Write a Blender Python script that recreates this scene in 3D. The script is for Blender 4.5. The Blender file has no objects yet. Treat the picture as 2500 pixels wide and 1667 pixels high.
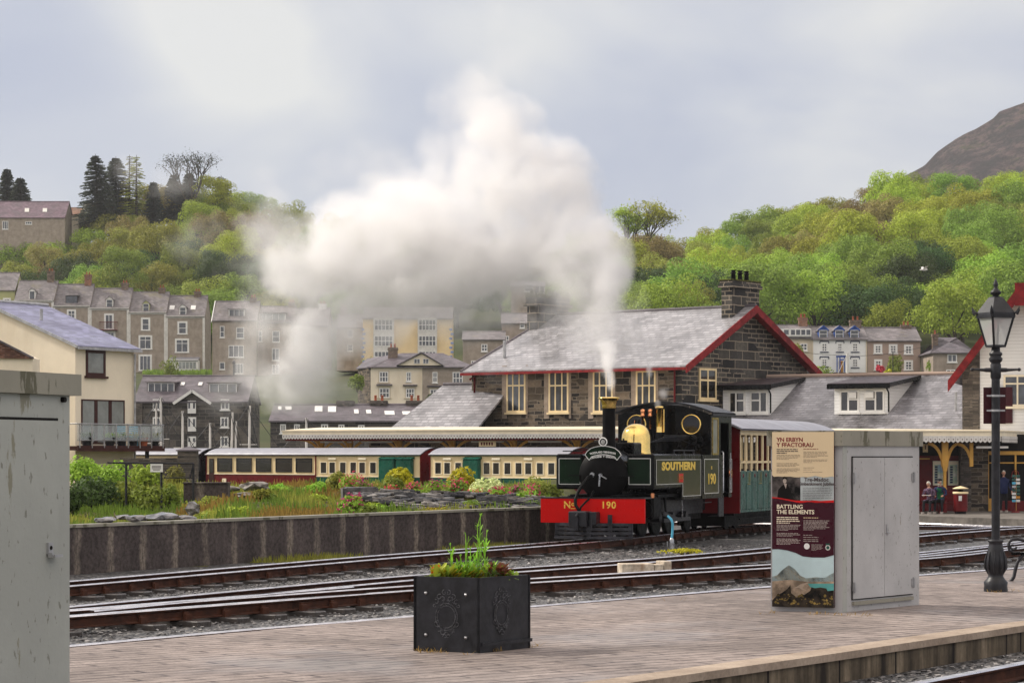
import bpy, bmesh, math, random
from mathutils import Vector, Matrix, noise
sc = bpy.context.scene
COL = sc.collection
R = math.radians
# ---------------------------------------------------------------- camera
F, CX, CY, H = 6000.0, 1250.0, 1110.0, 1.75      # focal length in photo pixels, horizon row, eye height
cam = bpy.data.objects.new('camera', bpy.data.cameras.new('camera'))
COL.objects.link(cam); sc.camera = cam
cam.location = (0, 0, H); cam.rotation_euler = (math.pi / 2, 0, 0)
cam.data.sensor_width = 36; cam.data.lens = F / 2500 * 36
cam.data.shift_y = (CY - 833.5) / 2500
cam.data.clip_start = 0.5; cam.data.clip_end = 8000
# ---------------------------------------------------------------- sky, sun, exposure
SUN_DIR = Vector((0.78, -0.30, -0.62)).normalized()      # the way the light travels
wd = bpy.data.worlds.new('World'); sc.world = wd; wd.use_nodes = True
def _world():
 nt = wd.node_tree; N = nt.nodes; L = nt.links; N.clear()
 out = N.new('ShaderNodeOutputWorld'); mix = N.new('ShaderNodeMixShader')
 b1 = N.new('ShaderNodeBackground'); b2 = N.new('ShaderNodeBackground')
 sky = N.new('ShaderNodeTexSky'); sky.sky_type = 'NISHITA'; sky.sun_disc = False
 sky.sun_elevation = math.asin(-SUN_DIR.z)
 sky.sun_rotation = math.atan2(-SUN_DIR.x, -SUN_DIR.y)
 L.new(sky.outputs[0], b1.inputs[0]); b1.inputs[1].default_value = 0.10
 tc = N.new('ShaderNodeTexCoord'); mp = N.new('ShaderNodeMapping')
 mp.inputs['Scale'].default_value = (5.0, 5.0, 8.5); mp.inputs['Location'].default_value = (1.7, 0.2, 3.1)
 L.new(tc.outputs['Generated'], mp.inputs[0])
 nz = N.new('ShaderNodeTexNoise'); nz.inputs['Scale'].default_value = 1.25; nz.inputs['Detail'].default_value = 4
 nz.inputs['Roughness'].default_value = 0.5; nz.inputs['Distortion'].default_value = 0.5
 L.new(mp.outputs[0], nz.inputs['Vector'])
 def spot(px, py, inner, outer, amp):                 # a thinner, brighter patch of the overcast in one direction of the sky
  d = Vector(((px - CX) / F, 1, (CY - py) / F)).normalized()
  v = N.new('ShaderNodeVectorMath'); v.operation = 'DISTANCE'; v.inputs[1].default_value = d
  L.new(tc.outputs['Generated'], v.inputs[0])
  m = N.new('ShaderNodeMapRange'); m.interpolation_type = 'SMOOTHERSTEP'
  m.inputs['From Min'].default_value = outer; m.inputs['From Max'].default_value = inner
  m.inputs['To Max'].default_value = amp
  L.new(v.outputs['Value'], m.inputs['Value']); return m.outputs[0]
 acc = nz.outputs[0]
 for s in ((480, 20, 0.0, 0.06, 0.30), (700, 120, 0.0, 0.07, 0.18), (1230, 150, 0.0, 0.05, 0.13), (1500, -40, 0.0, 0.08, 0.08), (900, 330, 0.0, 0.13, 0.10),
              (2350, -60, 0.0, 0.2, 0.10), (150, 300, 0.0, 0.15, -0.12), (1700, 470, 0, 0.1, -0.09), (700,420,0,.05,-.05)):
  a = N.new('ShaderNodeMath'); a.operation = 'ADD'; L.new(acc, a.inputs[0]); L.new(spot(*s), a.inputs[1]); acc = a.outputs[0]
 cr = N.new('ShaderNodeValToRGB'); e = cr.color_ramp.elements
 e[0].position = 0.34; e[0].color = (0.48, 0.53, 0.69, 1)
 e[1].position = 0.80; e[1].color = (0.88, 0.88, 0.87, 1)
 k = e.new(0.52); k.color = (0.62, 0.655, 0.76, 1)
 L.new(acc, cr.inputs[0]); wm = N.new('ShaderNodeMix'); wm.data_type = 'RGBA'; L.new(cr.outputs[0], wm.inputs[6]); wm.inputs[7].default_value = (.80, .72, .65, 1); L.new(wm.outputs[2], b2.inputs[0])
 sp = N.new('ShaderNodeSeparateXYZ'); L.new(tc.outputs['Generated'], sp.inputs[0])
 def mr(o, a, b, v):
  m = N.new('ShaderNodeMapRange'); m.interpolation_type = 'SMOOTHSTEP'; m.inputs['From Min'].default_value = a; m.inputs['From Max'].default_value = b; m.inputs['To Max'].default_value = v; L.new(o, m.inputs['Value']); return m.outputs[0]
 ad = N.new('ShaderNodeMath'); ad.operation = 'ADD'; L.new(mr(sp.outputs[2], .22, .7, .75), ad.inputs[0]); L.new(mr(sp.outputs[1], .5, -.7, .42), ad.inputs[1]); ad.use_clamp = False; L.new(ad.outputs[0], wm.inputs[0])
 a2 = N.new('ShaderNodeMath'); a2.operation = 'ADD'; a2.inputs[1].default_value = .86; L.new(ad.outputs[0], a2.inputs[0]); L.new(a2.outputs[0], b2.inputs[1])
 mix.inputs[0].default_value = 0.90
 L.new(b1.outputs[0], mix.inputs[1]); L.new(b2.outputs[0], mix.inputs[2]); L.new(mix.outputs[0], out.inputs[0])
_world()
sun = bpy.data.objects.new('sun', bpy.data.lights.new('sun', 'SUN')); COL.objects.link(sun)
sun.data.energy = 4.0; sun.data.angle = R(4.0); sun.data.color = (1.0, 0.93, 0.82)
sun.rotation_euler = SUN_DIR.to_track_quat('-Z', 'Y').to_euler()
sc.view_settings.view_transform = 'Standard'; sc.view_settings.look = 'None'
sc.view_settings.exposure = 0.08; sc.view_settings.gamma = 1.0
cy = sc.cycles
cy.max_bounces = 8; cy.diffuse_bounces = 3; cy.glossy_bounces = 3; cy.transmission_bounces = 4
cy.transparent_max_bounces = 12; cy.volume_bounces = 9; cy.volume_step_rate = 1.6; cy.volume_max_steps = 160
cy.use_denoising = True; cy.use_adaptive_sampling = True
# ---------------------------------------------------------------- pixel <-> place
def W(px, py, Y): return Vector(((px - CX) / F * Y, Y, H + (CY - py) / F * Y))
def G(px, py, z=0.0):
 Y = (H - z) * F / (py - CY); return Vector(((px - CX) / F * Y, Y, z))
# ---------------------------------------------------------------- mesh builder
class MB:
 def __init__(s): s.v = []; s.f = []; s.m = []; s.sm = []
 def add(s, vs, fs, mi=0, smooth=False):
  b = len(s.v); s.v += [Vector(p) for p in vs]
  for f in fs: s.f.append([b + i for i in f]); s.m.append(mi); s.sm.append(smooth)
  return s
 def quad(s, a, b, c, d, mi=0): return s.add([a, b, c, d], [(0, 1, 2, 3)], mi)
 def box(s, x0, x1, y0, y1, z0, z1, mi=0, M=None):
  vs = [Vector((x, y, z)) for z in (z0, z1) for y in (y0, y1) for x in (x0, x1)]
  if M is not None: vs = [M @ v for v in vs]
  return s.add(vs, [(0, 2, 3, 1), (4, 5, 7, 6), (0, 1, 5, 4), (1, 3, 7, 5), (3, 2, 6, 7), (2, 0, 4, 6)], mi)
 def bbox(s, x0, x1, y0, y1, z0, z1, b=0.01, mi=0, M=None):   # chamfered box
  if b <= 0: return s.box(x0, x1, y0, y1, z0, z1, mi, M)
  bm = bmesh.new()
  bmesh.ops.create_cube(bm, size=1)
  for v in bm.verts: v.co = Vector(((x0 + x1) / 2 + v.co.x * (x1 - x0), (y0 + y1) / 2 + v.co.y * (y1 - y0), (z0 + z1) / 2 + v.co.z * (z1 - z0)))
  bmesh.ops.bevel(bm, geom=bm.edges[:], offset=b, segments=1, affect='EDGES')
  return s.bm(bm, mi, False, M)
 def bm(s, bm, mi=0, smooth=False, M=None):
  bm.verts.index_update()
  vs = [(M @ v.co if M is not None else v.co.copy()) for v in bm.verts]
  s.add(vs, [[v.index for v in f.verts] for f in bm.faces], mi, smooth); bm.free(); return s
 def bar(s, a, b, w, h=None, mi=0, up=Vector((0, 0, 1))):      # rectangular bar from a to b
  a = Vector(a); b = Vector(b); h = w if h is None else h
  d = b - a; L_ = d.length
  if L_ < 1e-6: return s
  d.normalize()
  if abs(d.dot(up)) > 0.98: up = Vector((0, 1, 0))
  x = d.cross(up).normalized(); z = x.cross(d)
  M = Matrix(((x.x, d.x, z.x, a.x), (x.y, d.y, z.y, a.y), (x.z, d.z, z.z, a.z), (0, 0, 0, 1)))
  return s.box(-w / 2, w / 2, 0, L_, -h / 2, h / 2, mi, M)
 def tube(s, pts, r, n=8, mi=0, cap=True, smooth=True):
  pts = [Vector(p) for p in pts]; rs = r if isinstance(r, (list, tuple)) else [r] * len(pts)
  vs = []; fs = []; prev = None
  for i, p in enumerate(pts):
   d = (pts[min(i + 1, len(pts) - 1)] - pts[max(i - 1, 0)]).normalized()
   if prev is None:
    up = Vector((0, 0, 1)) if abs(d.z) < 0.9 else Vector((0, 1, 0)); x = d.cross(up).normalized()
   else: x = (prev - d * prev.dot(d)).normalized()
   prev = x; y = d.cross(x)
   for k in range(n):
    a = 2 * math.pi * k / n; vs.append(p + (x * math.cos(a) + y * math.sin(a)) * rs[i])
  for i in range(len(pts) - 1):
   for k in range(n):
    k2 = (k + 1) % n; fs.append((i * n + k, i * n + k2, (i + 1) * n + k2, (i + 1) * n + k))
  s.add(vs, fs, mi, smooth)
  if cap: s.add(vs[:n], [tuple(range(n - 1, -1, -1))], mi); s.add(vs[-n:], [tuple(range(n))], mi)
  return s
 def lathe(s, prof, c=(0, 0, 0), n=16, mi=0, axis='z', smooth=True, a0=0.0, a1=2 * math.pi):
  c = Vector(c); vs = []; fs = []; full = abs(a1 - a0 - 2 * math.pi) < 1e-6; m = n if full else n + 1
  for r, h in prof:
   for k in range(m):
    a = a0 + (a1 - a0) * k / n; ca, sa = math.cos(a) * r, math.sin(a) * r
    p = (ca, sa, h) if axis == 'z' else ((ca, h, sa) if axis == 'y' else (h, ca, sa))
    vs.append(c + Vector(p))
  for i in range(len(prof) - 1):
   for k in range(n):
    k2 = (k + 1) % m; q = (i * m + k, i * m + k2, (i + 1) * m + k2, (i + 1) * m + k)
    fs.append(q if axis != 'y' else q[::-1])
  s.add(vs, fs, mi, smooth)
  if full:
   if prof[0][0] > 1e-4: s.add(vs[:m], [tuple(range(m - 1, -1, -1)) if axis != 'y' else tuple(range(m))], mi)
   if prof[-1][0] > 1e-4: s.add(vs[-m:], [tuple(range(m)) if axis != 'y' else tuple(range(m - 1, -1, -1))], mi)
  return s
 def cyl(s, a, b, r, n=12, mi=0, smooth=True): return s.tube([a, b], r, n, mi, True, smooth)
 def prism(s, poly, ext, mi=0, mside=None):      # poly: list of 3D points, extruded by vector ext
  poly = [Vector(p) for p in poly]; e = Vector(ext); n = len(poly); ms = mi if mside is None else mside
  s.add(poly, [tuple(range(n))], mi); s.add([p + e for p in poly], [tuple(range(n - 1, -1, -1))], mi)
  for i in range(n):
   j = (i + 1) % n; s.add([poly[i], poly[i] + e, poly[j] + e, poly[j]], [(0, 1, 2, 3)], ms)
  return s
 def mesh(s, name, mats):
  me = bpy.data.meshes.new(name)
  me.from_pydata([tuple(v) for v in s.v], [], s.f)
  for m in (mats if isinstance(mats, (list, tuple)) else [mats]): me.materials.append(m)
  me.polygons.foreach_set('material_index', s.m); me.polygons.foreach_set('use_smooth', s.sm)
  uv = me.uv_layers.new(name='UVMap'); data = [0.0] * (2 * len(me.loops))
  for p in me.polygons:                         # metric planar UV: u level, v up the slope
   n = p.normal; t = Vector((-n.y, n.x, 0))
   t = Vector((1, 0, 0)) if t.length < 1e-3 or abs(n.z) > 0.995 else t.normalized()
   if abs(t.x) > abs(t.y):
    if t.x < 0: t = -t
   elif t.y < 0: t = -t
   b = n.cross(t)
   if b.z < -1e-4 or (abs(b.z) <= 1e-4 and b.y < 0): b = -b
   for li in p.loop_indices:
    v = me.vertices[me.loops[li].vertex_index].co
    data[2 * li] = v.dot(t); data[2 * li + 1] = v.dot(b)
  uv.data.foreach_set('uv', data); me.update(); return me
 def build(s, name, mats, parent=None, loc=None, rz=0, fix=True):
  me = s.mesh(name, mats)
  if fix:
   bm = bmesh.new(); bm.from_mesh(me); bmesh.ops.recalc_face_normals(bm, faces=bm.faces); bm.to_mesh(me); bm.free()
  o = bpy.data.objects.new(name, me); COL.objects.link(o)
  if parent is not None: o.parent = parent
  if loc is not None: o.location = loc; o.rotation_euler = (0, 0, rz)
  return o
def tag(o, label=None, cat=None, group=None, kind=None):
 if label: o['label'] = label
 if cat: o['category'] = cat
 if group: o['group'] = group
 if kind: o['kind'] = kind
 return o
def empty(name, loc, rz=0, label=None, cat=None, group=None):
 o = bpy.data.objects.new(name, None); COL.objects.link(o); o.location = loc; o.rotation_euler = (0, 0, rz)
 o.empty_display_size = 0.2
 return tag(o, label, cat, group)
def copy_tree(o, parent=None):
 c = o.copy(); COL.objects.link(c); c.parent = parent
 for ch in list(o.children): copy_tree(ch, c)
 return c
def text_mesh(txt, size, mat, parent, M, name='lettering', ext=0.004, shear=0, xs=1.0, bold=0.0, align='CENTER', space=1.0):
 cu = bpy.data.curves.new('t', 'FONT'); cu.body = txt; cu.size = size; cu.extrude = ext; cu.align_x = align; cu.align_y = 'CENTER'
 cu.offset = bold; cu.space_character = space; cu.resolution_u = 3
 to = bpy.data.objects.new('t', cu); COL.objects.link(to)
 dg = bpy.context.evaluated_depsgraph_get(); dg.update()
 me = bpy.data.meshes.new_from_object(to.evaluated_get(dg))
 COL.objects.unlink(to); bpy.data.objects.remove(to)
 me.transform(M @ Matrix.Diagonal((xs, 1, 1, 1))); me.materials.clear(); me.materials.append(mat)
 o = bpy.data.objects.new(name, me); COL.objects.link(o); o.parent = parent
 return o
def face_M(origin, xdir, up=(0, 0, 1)):
 x = Vector(xdir).normalized(); u = Vector(up).normalized(); n = x.cross(u)
 o = Vector(origin)
 return Matrix(((x.x, u.x, n.x, o.x), (x.y, u.y, n.y, o.y), (x.z, u.z, n.z, o.z), (0, 0, 0, 1)))
# ---------------------------------------------------------------- materials
class MT:
 """small node-graph helper"""
 def __init__(s, name, rough=0.7, metal=0.0, spec=0.22):
  s.m = bpy.data.materials.new(name); s.m.use_nodes = True; s.t = s.m.node_tree; s.N = s.t.nodes; s.L = s.t.links
  s.b = s.N['Principled BSDF']; s.b.inputs['Roughness'].default_value = rough; s.b.inputs['Metallic'].default_value = metal
  s.b.inputs['Specular IOR Level'].default_value = spec
  s.tc = s.N.new('ShaderNodeTexCoord')
 def n(s, typ, **kw):
  x = s.N.new(typ)
  for k, v in kw.items():
   if hasattr(x, k): setattr(x, k, v)
   else: x.inputs[k.replace('_', ' ')].default_value = v
  return x
 def noise(s, scale, detail=4, rough=0.5, vec='Object', sx=(1, 1, 1), dist=0.0):
  mp = s.n('ShaderNodeMapping'); mp.inputs['Scale'].default_value = sx
  s.L.new(s.tc.outputs[vec], mp.inputs[0])
  z = s.n('ShaderNodeTexNoise', Scale=scale, Detail=detail, Roughness=rough, Distortion=dist)
  s.L.new(mp.outputs[0], z.inputs['Vector']); return z.outputs[0]
 def ramp(s, src, stops):
  r = s.n('ShaderNodeValToRGB'); e = r.color_ramp.elements
  while len(e) > 1: e.remove(e[-1])
  for i, (p, c) in enumerate(stops):
   k = e[0] if i == 0 else e.new(p)
   k.position = p; c = (c, c, c) if isinstance(c, (int, float)) else c; k.color = (*c[:3], 1)
  s.L.new(src, r.inputs[0]); return r.outputs[0]
 def mix(s, a, b, f, mode='MIX'):
  x = s.n('ShaderNodeMix', data_type='RGBA', blend_type=mode); I = x.inputs
  for k, v in ((0, f), (6, a), (7, b)):
   sock = I[k]
   if isinstance(v, bpy.types.NodeSocket): s.L.new(v, sock)
   elif isinstance(v, (int, float)): sock.default_value = v if k == 0 else (v, v, v, 1)
   else: sock.default_value = (*v[:3], 1)
  return x.outputs[2]
 def math(s, op, a, b=0.0, c=None):
  x = s.n('ShaderNodeMath', operation=op)
  for i, v in enumerate((a, b, c)):
   if v is None: continue
   if isinstance(v, bpy.types.NodeSocket): s.L.new(v, x.inputs[i])
   else: x.inputs[i].default_value = v
  return x.outputs[0]
 def col(s, v):
  if isinstance(v, bpy.types.NodeSocket): s.L.new(v, s.b.inputs['Base Color'])
  else: s.b.inputs['Base Color'].default_value = (*v[:3], 1)
 def rough(s, v): s.L.new(v, s.b.inputs['Roughness'])
 def bump(s, src, dist=0.01, strength=0.6):
  x = s.n('ShaderNodeBump', Strength=strength, Distance=dist); s.L.new(src, x.inputs['Height']); s.L.new(x.outputs[0], s.b.inputs['Normal'])
 def uvmap(s, rot=0.0, sx=(1, 1, 1), loc=(0, 0, 0), src='UV'):
  mp = s.n('ShaderNodeMapping'); mp.inputs['Rotation'].default_value = (0, 0, rot); mp.inputs['Scale'].default_value = sx
  mp.inputs['Location'].default_value = loc
  s.L.new(s.tc.outputs[src], mp.inputs[0]); return mp.outputs[0]
 def brick(s, vec, w, h, mortar, c1=(0, 0, 0), c2=(1, 1, 1), cm=(0.5, 0.5, 0.5), off=0.5, bias=0.0, smooth=0.1):
  x = s.n('ShaderNodeTexBrick'); I = x.inputs
  I['Scale'].default_value = 1; I['Brick Width'].default_value = w; I['Row Height'].default_value = h; I['Mortar Size'].default_value = mortar
  I['Color1'].default_value = (*c1, 1); I['Color2'].default_value = (*c2, 1); I['Mortar'].default_value = (*cm, 1)
  I['Bias'].default_value = bias; I['Mortar Smooth'].default_value = smooth; x.offset = off
  s.L.new(vec, I['Vector']); return x
def plain(name, c, rough=0.6, metal=0.0, var=0.12, scale=3.0, spec=0.2, bump=0.0, dirt=None):
 t = MT(name, rough, metal, spec)
 nz = t.noise(scale, 5, 0.6)
 c2 = tuple(max(0, x * (1 - 2 * var)) for x in c); c3 = tuple(min(1, x * (1 + var)) for x in c)
 base = t.ramp(nz, [(0.37, c2), (0.63, c3)])
 if dirt: base = t.mix(base, dirt, t.ramp(t.noise(scale * 0.6, 6, 0.7, sx=(1, 1, .3)), [(0.52, 0), (0.75, 0.6)]))
 t.col(base)
 t.rough(t.ramp(t.noise(scale * 2.3, 3), [(0.3, max(0.03, rough - 0.1)), (0.7, min(1, rough + 0.1))]))
 if bump: t.bump(t.noise(scale * 12, 3), bump)
 return t.m
def stone_mat(name, cs, cm, w, h, mortar, bump=0.02, rough=0.75, irregular=0.12):
 """coursed rubble: two brick patterns of different size picked patch by patch, joints wobbling"""
 t = MT(name, rough)
 wob = t.n('ShaderNodeTexNoise', Scale=1.7 / w, Detail=3.0); t.L.new(t.tc.outputs['UV'], wob.inputs['Vector'])
 sub = t.n('ShaderNodeVectorMath', operation='SUBTRACT'); t.L.new(wob.outputs[1], sub.inputs[0]); sub.inputs[1].default_value = (.5, .5, .5)
 scl = t.n('ShaderNodeVectorMath', operation='SCALE'); t.L.new(sub.outputs[0], scl.inputs[0]); scl.inputs['Scale'].default_value = irregular * w
 add = t.n('ShaderNodeVectorMath', operation='ADD'); t.L.new(t.tc.outputs['UV'], add.inputs[0]); t.L.new(scl.outputs[0], add.inputs[1])
 A = t.brick(add.outputs[0], w, h, mortar, (0, 0, 0), (1, 1, 1), (0, 0, 0), 0.37)
 B = t.brick(add.outputs[0], w * 1.7, h * 2, mortar, (0, 0, 0), (1, 1, 1), (0, 0, 0), 0.43)
 sel = t.n('ShaderNodeTexVoronoi', Scale=0.42 / w); t.L.new(t.tc.outputs['UV'], sel.inputs['Vector'])
 sepc = t.n('ShaderNodeSeparateColor'); t.L.new(sel.outputs['Color'], sepc.inputs[0])
 pick = t.math('GREATER_THAN', sepc.outputs[0], 0.62)
 tone = t.mix(A.outputs['Color'], B.outputs['Color'], pick); mort = t.mix(A.outputs['Fac'], B.outputs['Fac'], pick)
 stops = [(i / max(1, len(cs) - 1), c) for i, c in enumerate(cs)]
 c = t.ramp(tone, stops)
 g = t.noise(7, 6, 0.7)
 c = t.mix(c, t.ramp(g, [(0.3, 0.55), (0.7, 1.35)]), 0.75, 'MULTIPLY')
 c = t.mix(c, t.ramp(t.noise(0.7, 3, 0.6), [(0.35, 0.62), (0.65, 1.25)]), 0.8, 'MULTIPLY')
 c = t.mix(c, cm, mort); t.col(c)
 hgt = t.math('ADD', t.math('MULTIPLY', mort, -1.0), t.math('MULTIPLY', g, 0.6)); t.bump(hgt, bump, 0.9)
 return t.m
def slate_mat(name, c, w=0.3, h=0.22, rough=0.42, line=0.012, stain=(0.05, 0.047, 0.05), stain_amt=0.5, var=0.35, moss=None):
 t = MT(name, rough, 0, .5)
 vec = t.uvmap()
 B = t.brick(vec, w, h, line, (0, 0, 0), (1, 1, 1), (0.5, 0.5, 0.5), 0.5, smooth=0.0)
 lo = tuple(x * (1 - var) for x in c); hi = tuple(min(1, x * (1 + var * .6)) for x in c)
 base = t.ramp(B.outputs['Color'], [(0, lo), (1, hi)])
 base = t.mix(base, t.ramp(t.noise(1.3, 5, .65), [(0.3, .7), (0.7, 1.2)]), .7, 'MULTIPLY')
 base = t.mix(base, stain, t.math('MULTIPLY', t.ramp(t.noise(0.35, 5, 0.6, sx=(1.3, 1.3, 0.45)), [(0.46, 0), (0.66, 1)]), stain_amt))
 if moss: base = t.mix(base, moss, t.ramp(t.noise(0.5, 6, 0.65), [(0.56, 0), (0.72, .7)]))
 sep = t.n('ShaderNodeSeparateXYZ'); t.L.new(vec, sep.inputs[0])
 saw = t.math('FRACT', t.math('DIVIDE', sep.outputs[1], h)); base = t.mix(base, (0.03, 0.028, 0.032), t.math('MAXIMUM', t.math('MULTIPLY', B.outputs['Fac'], 0.22), t.ramp(saw, [(0, .62), (.13, .5), (.17, 0)]))); t.col(base)
 hh = t.math('ADD', t.math('MULTIPLY', saw, -1.0), t.math('ADD', t.math('MULTIPLY', B.outputs['Fac'], -0.7), t.math('MULTIPLY', B.outputs['Color'], 0.25)))
 t.bump(hh, 0.012, 0.8)
 t.rough(t.ramp(t.noise(0.8, 4), [(0.3, rough - 0.14), (0.7, rough + 0.14)]))
 return t.m
def leaf_mat(name, c, var=0.35, trans=0.35, island=True):
 t = MT(name, 0.65, 0, 0.25)
 info = t.n('ShaderNodeObjectInfo'); geo = t.n('ShaderNodeNewGeometry')
 base = t.ramp(geo.outputs['Random Per Island'], [(0, tuple(x * (1 - var) for x in c)), (0.6, c), (1, tuple(min(1, x * (1 + var)) for x in c))])
 hsv = t.n('ShaderNodeHueSaturation'); t.L.new(base, hsv.inputs['Color'])
 t.L.new(t.math('MULTIPLY_ADD', info.outputs['Random'], 0.05, 0.475), hsv.inputs['Hue'])
 t.L.new(t.math('MULTIPLY_ADD', info.outputs['Random'], 0.5, 0.75), hsv.inputs['Value'])
 t.col(hsv.outputs[0])
 tr = t.n('ShaderNodeBsdfTranslucent'); t.L.new(hsv.outputs[0], tr.inputs[0])
 mx = t.n('ShaderNodeMixShader'); mx.inputs[0].default_value = trans
 out = t.N['Material Output']; t.L.new(t.b.outputs[0], mx.inputs[1]); t.L.new(tr.outputs[0], mx.inputs[2]); t.L.new(mx.outputs[0], out.inputs[0])
 return t.m
def glass_mat(name, c=(0.03, 0.035, 0.04), rough=0.06):
 t = MT(name, rough, 0, 0.9)
 t.col(t.ramp(t.noise(1.4, 2), [(0.35, tuple(x * .5 for x in c)), (0.65, tuple(x * 1.6 for x in c))]))
 return t.m
M = {}
M['stone'] = stone_mat('dark slate stone masonry', [(0.016, 0.014, 0.014), (0.05, 0.041, 0.034), (0.11, 0.085, 0.06), (0.20, 0.155, 0.11)], (0.20, 0.165, 0.125), 0.52, 0.17, 0.018, bump=.04, irregular=.26)
M['stone_gable'] = stone_mat('coursed slate stone of gable', [(0.022, 0.022, 0.024), (0.05, 0.047, 0.044), (0.10, 0.092, 0.078)], (0.30, 0.25, 0.19), 0.66, 0.22, 0.022, irregular=.10)
M['stone_far'] = stone_mat('dark warehouse stone', [(0.030, 0.028, 0.028), (0.075, 0.068, 0.064), (0.14, 0.122, 0.105)], (0.16, 0.145, 0.125), 0.75, 0.28, 0.02)
M['rubble'] = stone_mat('weathered slate rubble', [(0.05, 0.045, 0.04), (0.12, 0.10, 0.085), (0.20, 0.17, 0.14)], (0.09, 0.08, 0.07), 0.4, 0.07, 0.012)
M['slate'] = slate_mat('wet slate roof', (0.33, 0.32, 0.335), 0.40, 0.27, 0.27, stain_amt=.45, var=.34, line=.030)
M['slate_wing'] = slate_mat('rain streaked slate roof', (0.27, 0.26, 0.28), 0.40, 0.27, 0.27, stain_amt=1.0, var=.34, line=.030)
M['slate_house'] = slate_mat('old slate roof', (0.19, 0.168, 0.172), 0.45, 0.30, 0.6, moss=(0.17, 0.15, 0.08))
M['slate_purple'] = slate_mat('purple slate roof', (0.24, 0.24, 0.38), 0.45, 0.22, 0.40, stain_amt=.25)
M['slate_low'] = slate_mat('purple slate of low roofs', (0.13, 0.11, 0.125), 0.45, 0.30, 0.55)
M['slate_heather'] = slate_mat('heather slate roof', (0.16, 0.10, 0.13), 0.5, 0.35, 0.6)
M['render_grey'] = plain('grey brown pebbledash', (0.34, 0.285, 0.235), 0.9, var=.1, scale=1.2, bump=.01, dirt=(0.17, 0.14, 0.11))
M['render_cream'] = plain('cream render', (0.80, 0.71, 0.56), 0.85, var=.04, scale=.5, bump=.004, dirt=(0.55, 0.44, 0.30))
M['render_yellow'] = plain('yellow render', (0.80, 0.62, 0.36), 0.85, var=.06, scale=.3)
M['render_buff'] = plain('buff render', (0.58, 0.50, 0.38), 0.9, var=.06, scale=.3, dirt=(0.4, 0.34, 0.26))
M['render_pink'] = plain('pinkish brown render', (0.36, 0.27, 0.22), 0.9, var=.06, scale=.4)
M['render_white'] = plain('white render', (0.78, 0.78, 0.76), 0.8, var=.04, scale=.4)
M['render_green'] = plain('pale green render', (0.42, 0.42, 0.20), 0.9, var=.06, scale=.3)
M['white'] = plain('white paint', (0.76, 0.75, 0.72), 0.45, var=.04, scale=2)
M['white_dirty'] = plain('weathered white paint', (0.66, 0.64, 0.60), 0.6, var=.06, scale=2, dirt=(0.4, 0.37, 0.32))
M['cream'] = plain('cream paint', (0.80, 0.64, 0.38), 0.4, var=.05, scale=2)
M['cream_pale'] = plain('pale cream paint', (0.83, 0.74, 0.56), 0.45, var=.04, scale=2)
M['ochre'] = plain('ochre yellow paint', (0.60, 0.33, 0.07), 0.45, var=.08, scale=3)
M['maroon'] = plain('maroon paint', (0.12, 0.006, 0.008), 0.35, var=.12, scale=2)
M['maroon_dark'] = plain('dark maroon paint', (0.045, 0.006, 0.010), 0.4, var=.1, scale=2)
M['red'] = plain('buffer beam red', (0.56, 0.005, 0.004), 0.35, var=.025, scale=3, spec=.1)
M['red_wood'] = plain('weathered red bargeboard', (0.20, 0.012, 0.014), 0.55, var=.2, scale=4)
M['black'] = plain('gloss black paint', (0.0025, 0.0025, 0.003), 0.22, var=.3, scale=3, spec=.15)
M['black_matt'] = plain('sooty black paint', (0.0035, 0.0032, 0.0035), 0.5, var=.3, scale=5, spec=.08)
M['iron'] = plain('dark iron', (0.015, 0.015, 0.019), 0.42, var=.3, scale=8, bump=.002, spec=.35)
M['steel'] = plain('bare steel', (0.45, 0.45, 0.46), 0.3, 1.0, var=.15, scale=8)
M['galv'] = plain('galvanised steel', (0.42, 0.42, 0.43), 0.45, .6, var=.12, scale=5)
M['brass'] = plain('polished brass', (0.95, 0.66, 0.22), 0.12, 1.0, var=.04, scale=6)
M['copper'] = plain('copper', (0.8, 0.34, 0.16), 0.2, 1.0, var=.08, scale=6)
M['gold'] = plain('golden yellow lettering', (0.80, 0.56, 0.09), 0.45, var=.03)
M['lining'] = plain('white lining', (0.75, 0.75, 0.72), 0.4, var=.03)
M['green'] = plain('dark bronze green paint', (0.004, 0.016, 0.006), 0.2, var=.2, scale=2, spec=.12)
M['tank'] = plain('glossy olive green paint', (0.040, 0.038, 0.028), 0.06, var=.1, scale=2, spec=.5)
M['green_coach'] = plain('coach green paint', (0.012, 0.085, 0.058), 0.3, var=.15, scale=2)
M['green_wagon'] = plain('faded green paint', (0.035, 0.10, 0.085), 0.3, var=.2, scale=3)
M['roof_grey'] = plain('coach roof grey', (0.26, 0.26, 0.30), 0.40, var=.06, scale=1.0, spec=.5)
M['roof_dark'] = plain('dark felt roof', (0.05, 0.035, 0.04), 0.5, var=.2, scale=2)
M['glass'] = glass_mat('window glass', (0.045, 0.05, 0.06))
M['glass_curtain'] = plain('window with pale curtain', (0.24, 0.26, 0.25), 0.12, var=.12, scale=1.2, spec=.8)
M['glass_dark'] = glass_mat('dark window glass', (0.012, 0.011, 0.011))
M['brick'] = stone_mat('red chimney brick', [(0.18, 0.07, 0.04), (0.35, 0.15, 0.08)], (0.3, 0.25, 0.2), 0.25, 0.09, 0.012)
M['brick_grey'] = stone_mat('grey brown chimney brick', [(0.12, 0.085, 0.06), (0.26, 0.19, 0.14)], (0.22, 0.18, 0.15), 0.3, 0.12, 0.012)
M['terracotta'] = plain('terracotta', (0.42, 0.12, 0.06), 0.7)
M['blue'] = plain('blue paint', (0.03, 0.09, 0.36), 0.4)
M['blue_pale'] = plain('pale blue plastic', (0.10, 0.40, 0.58), 0.4)
M['navy'] = plain('navy blue paint', (0.02, 0.03, 0.08), 0.5)
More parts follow.
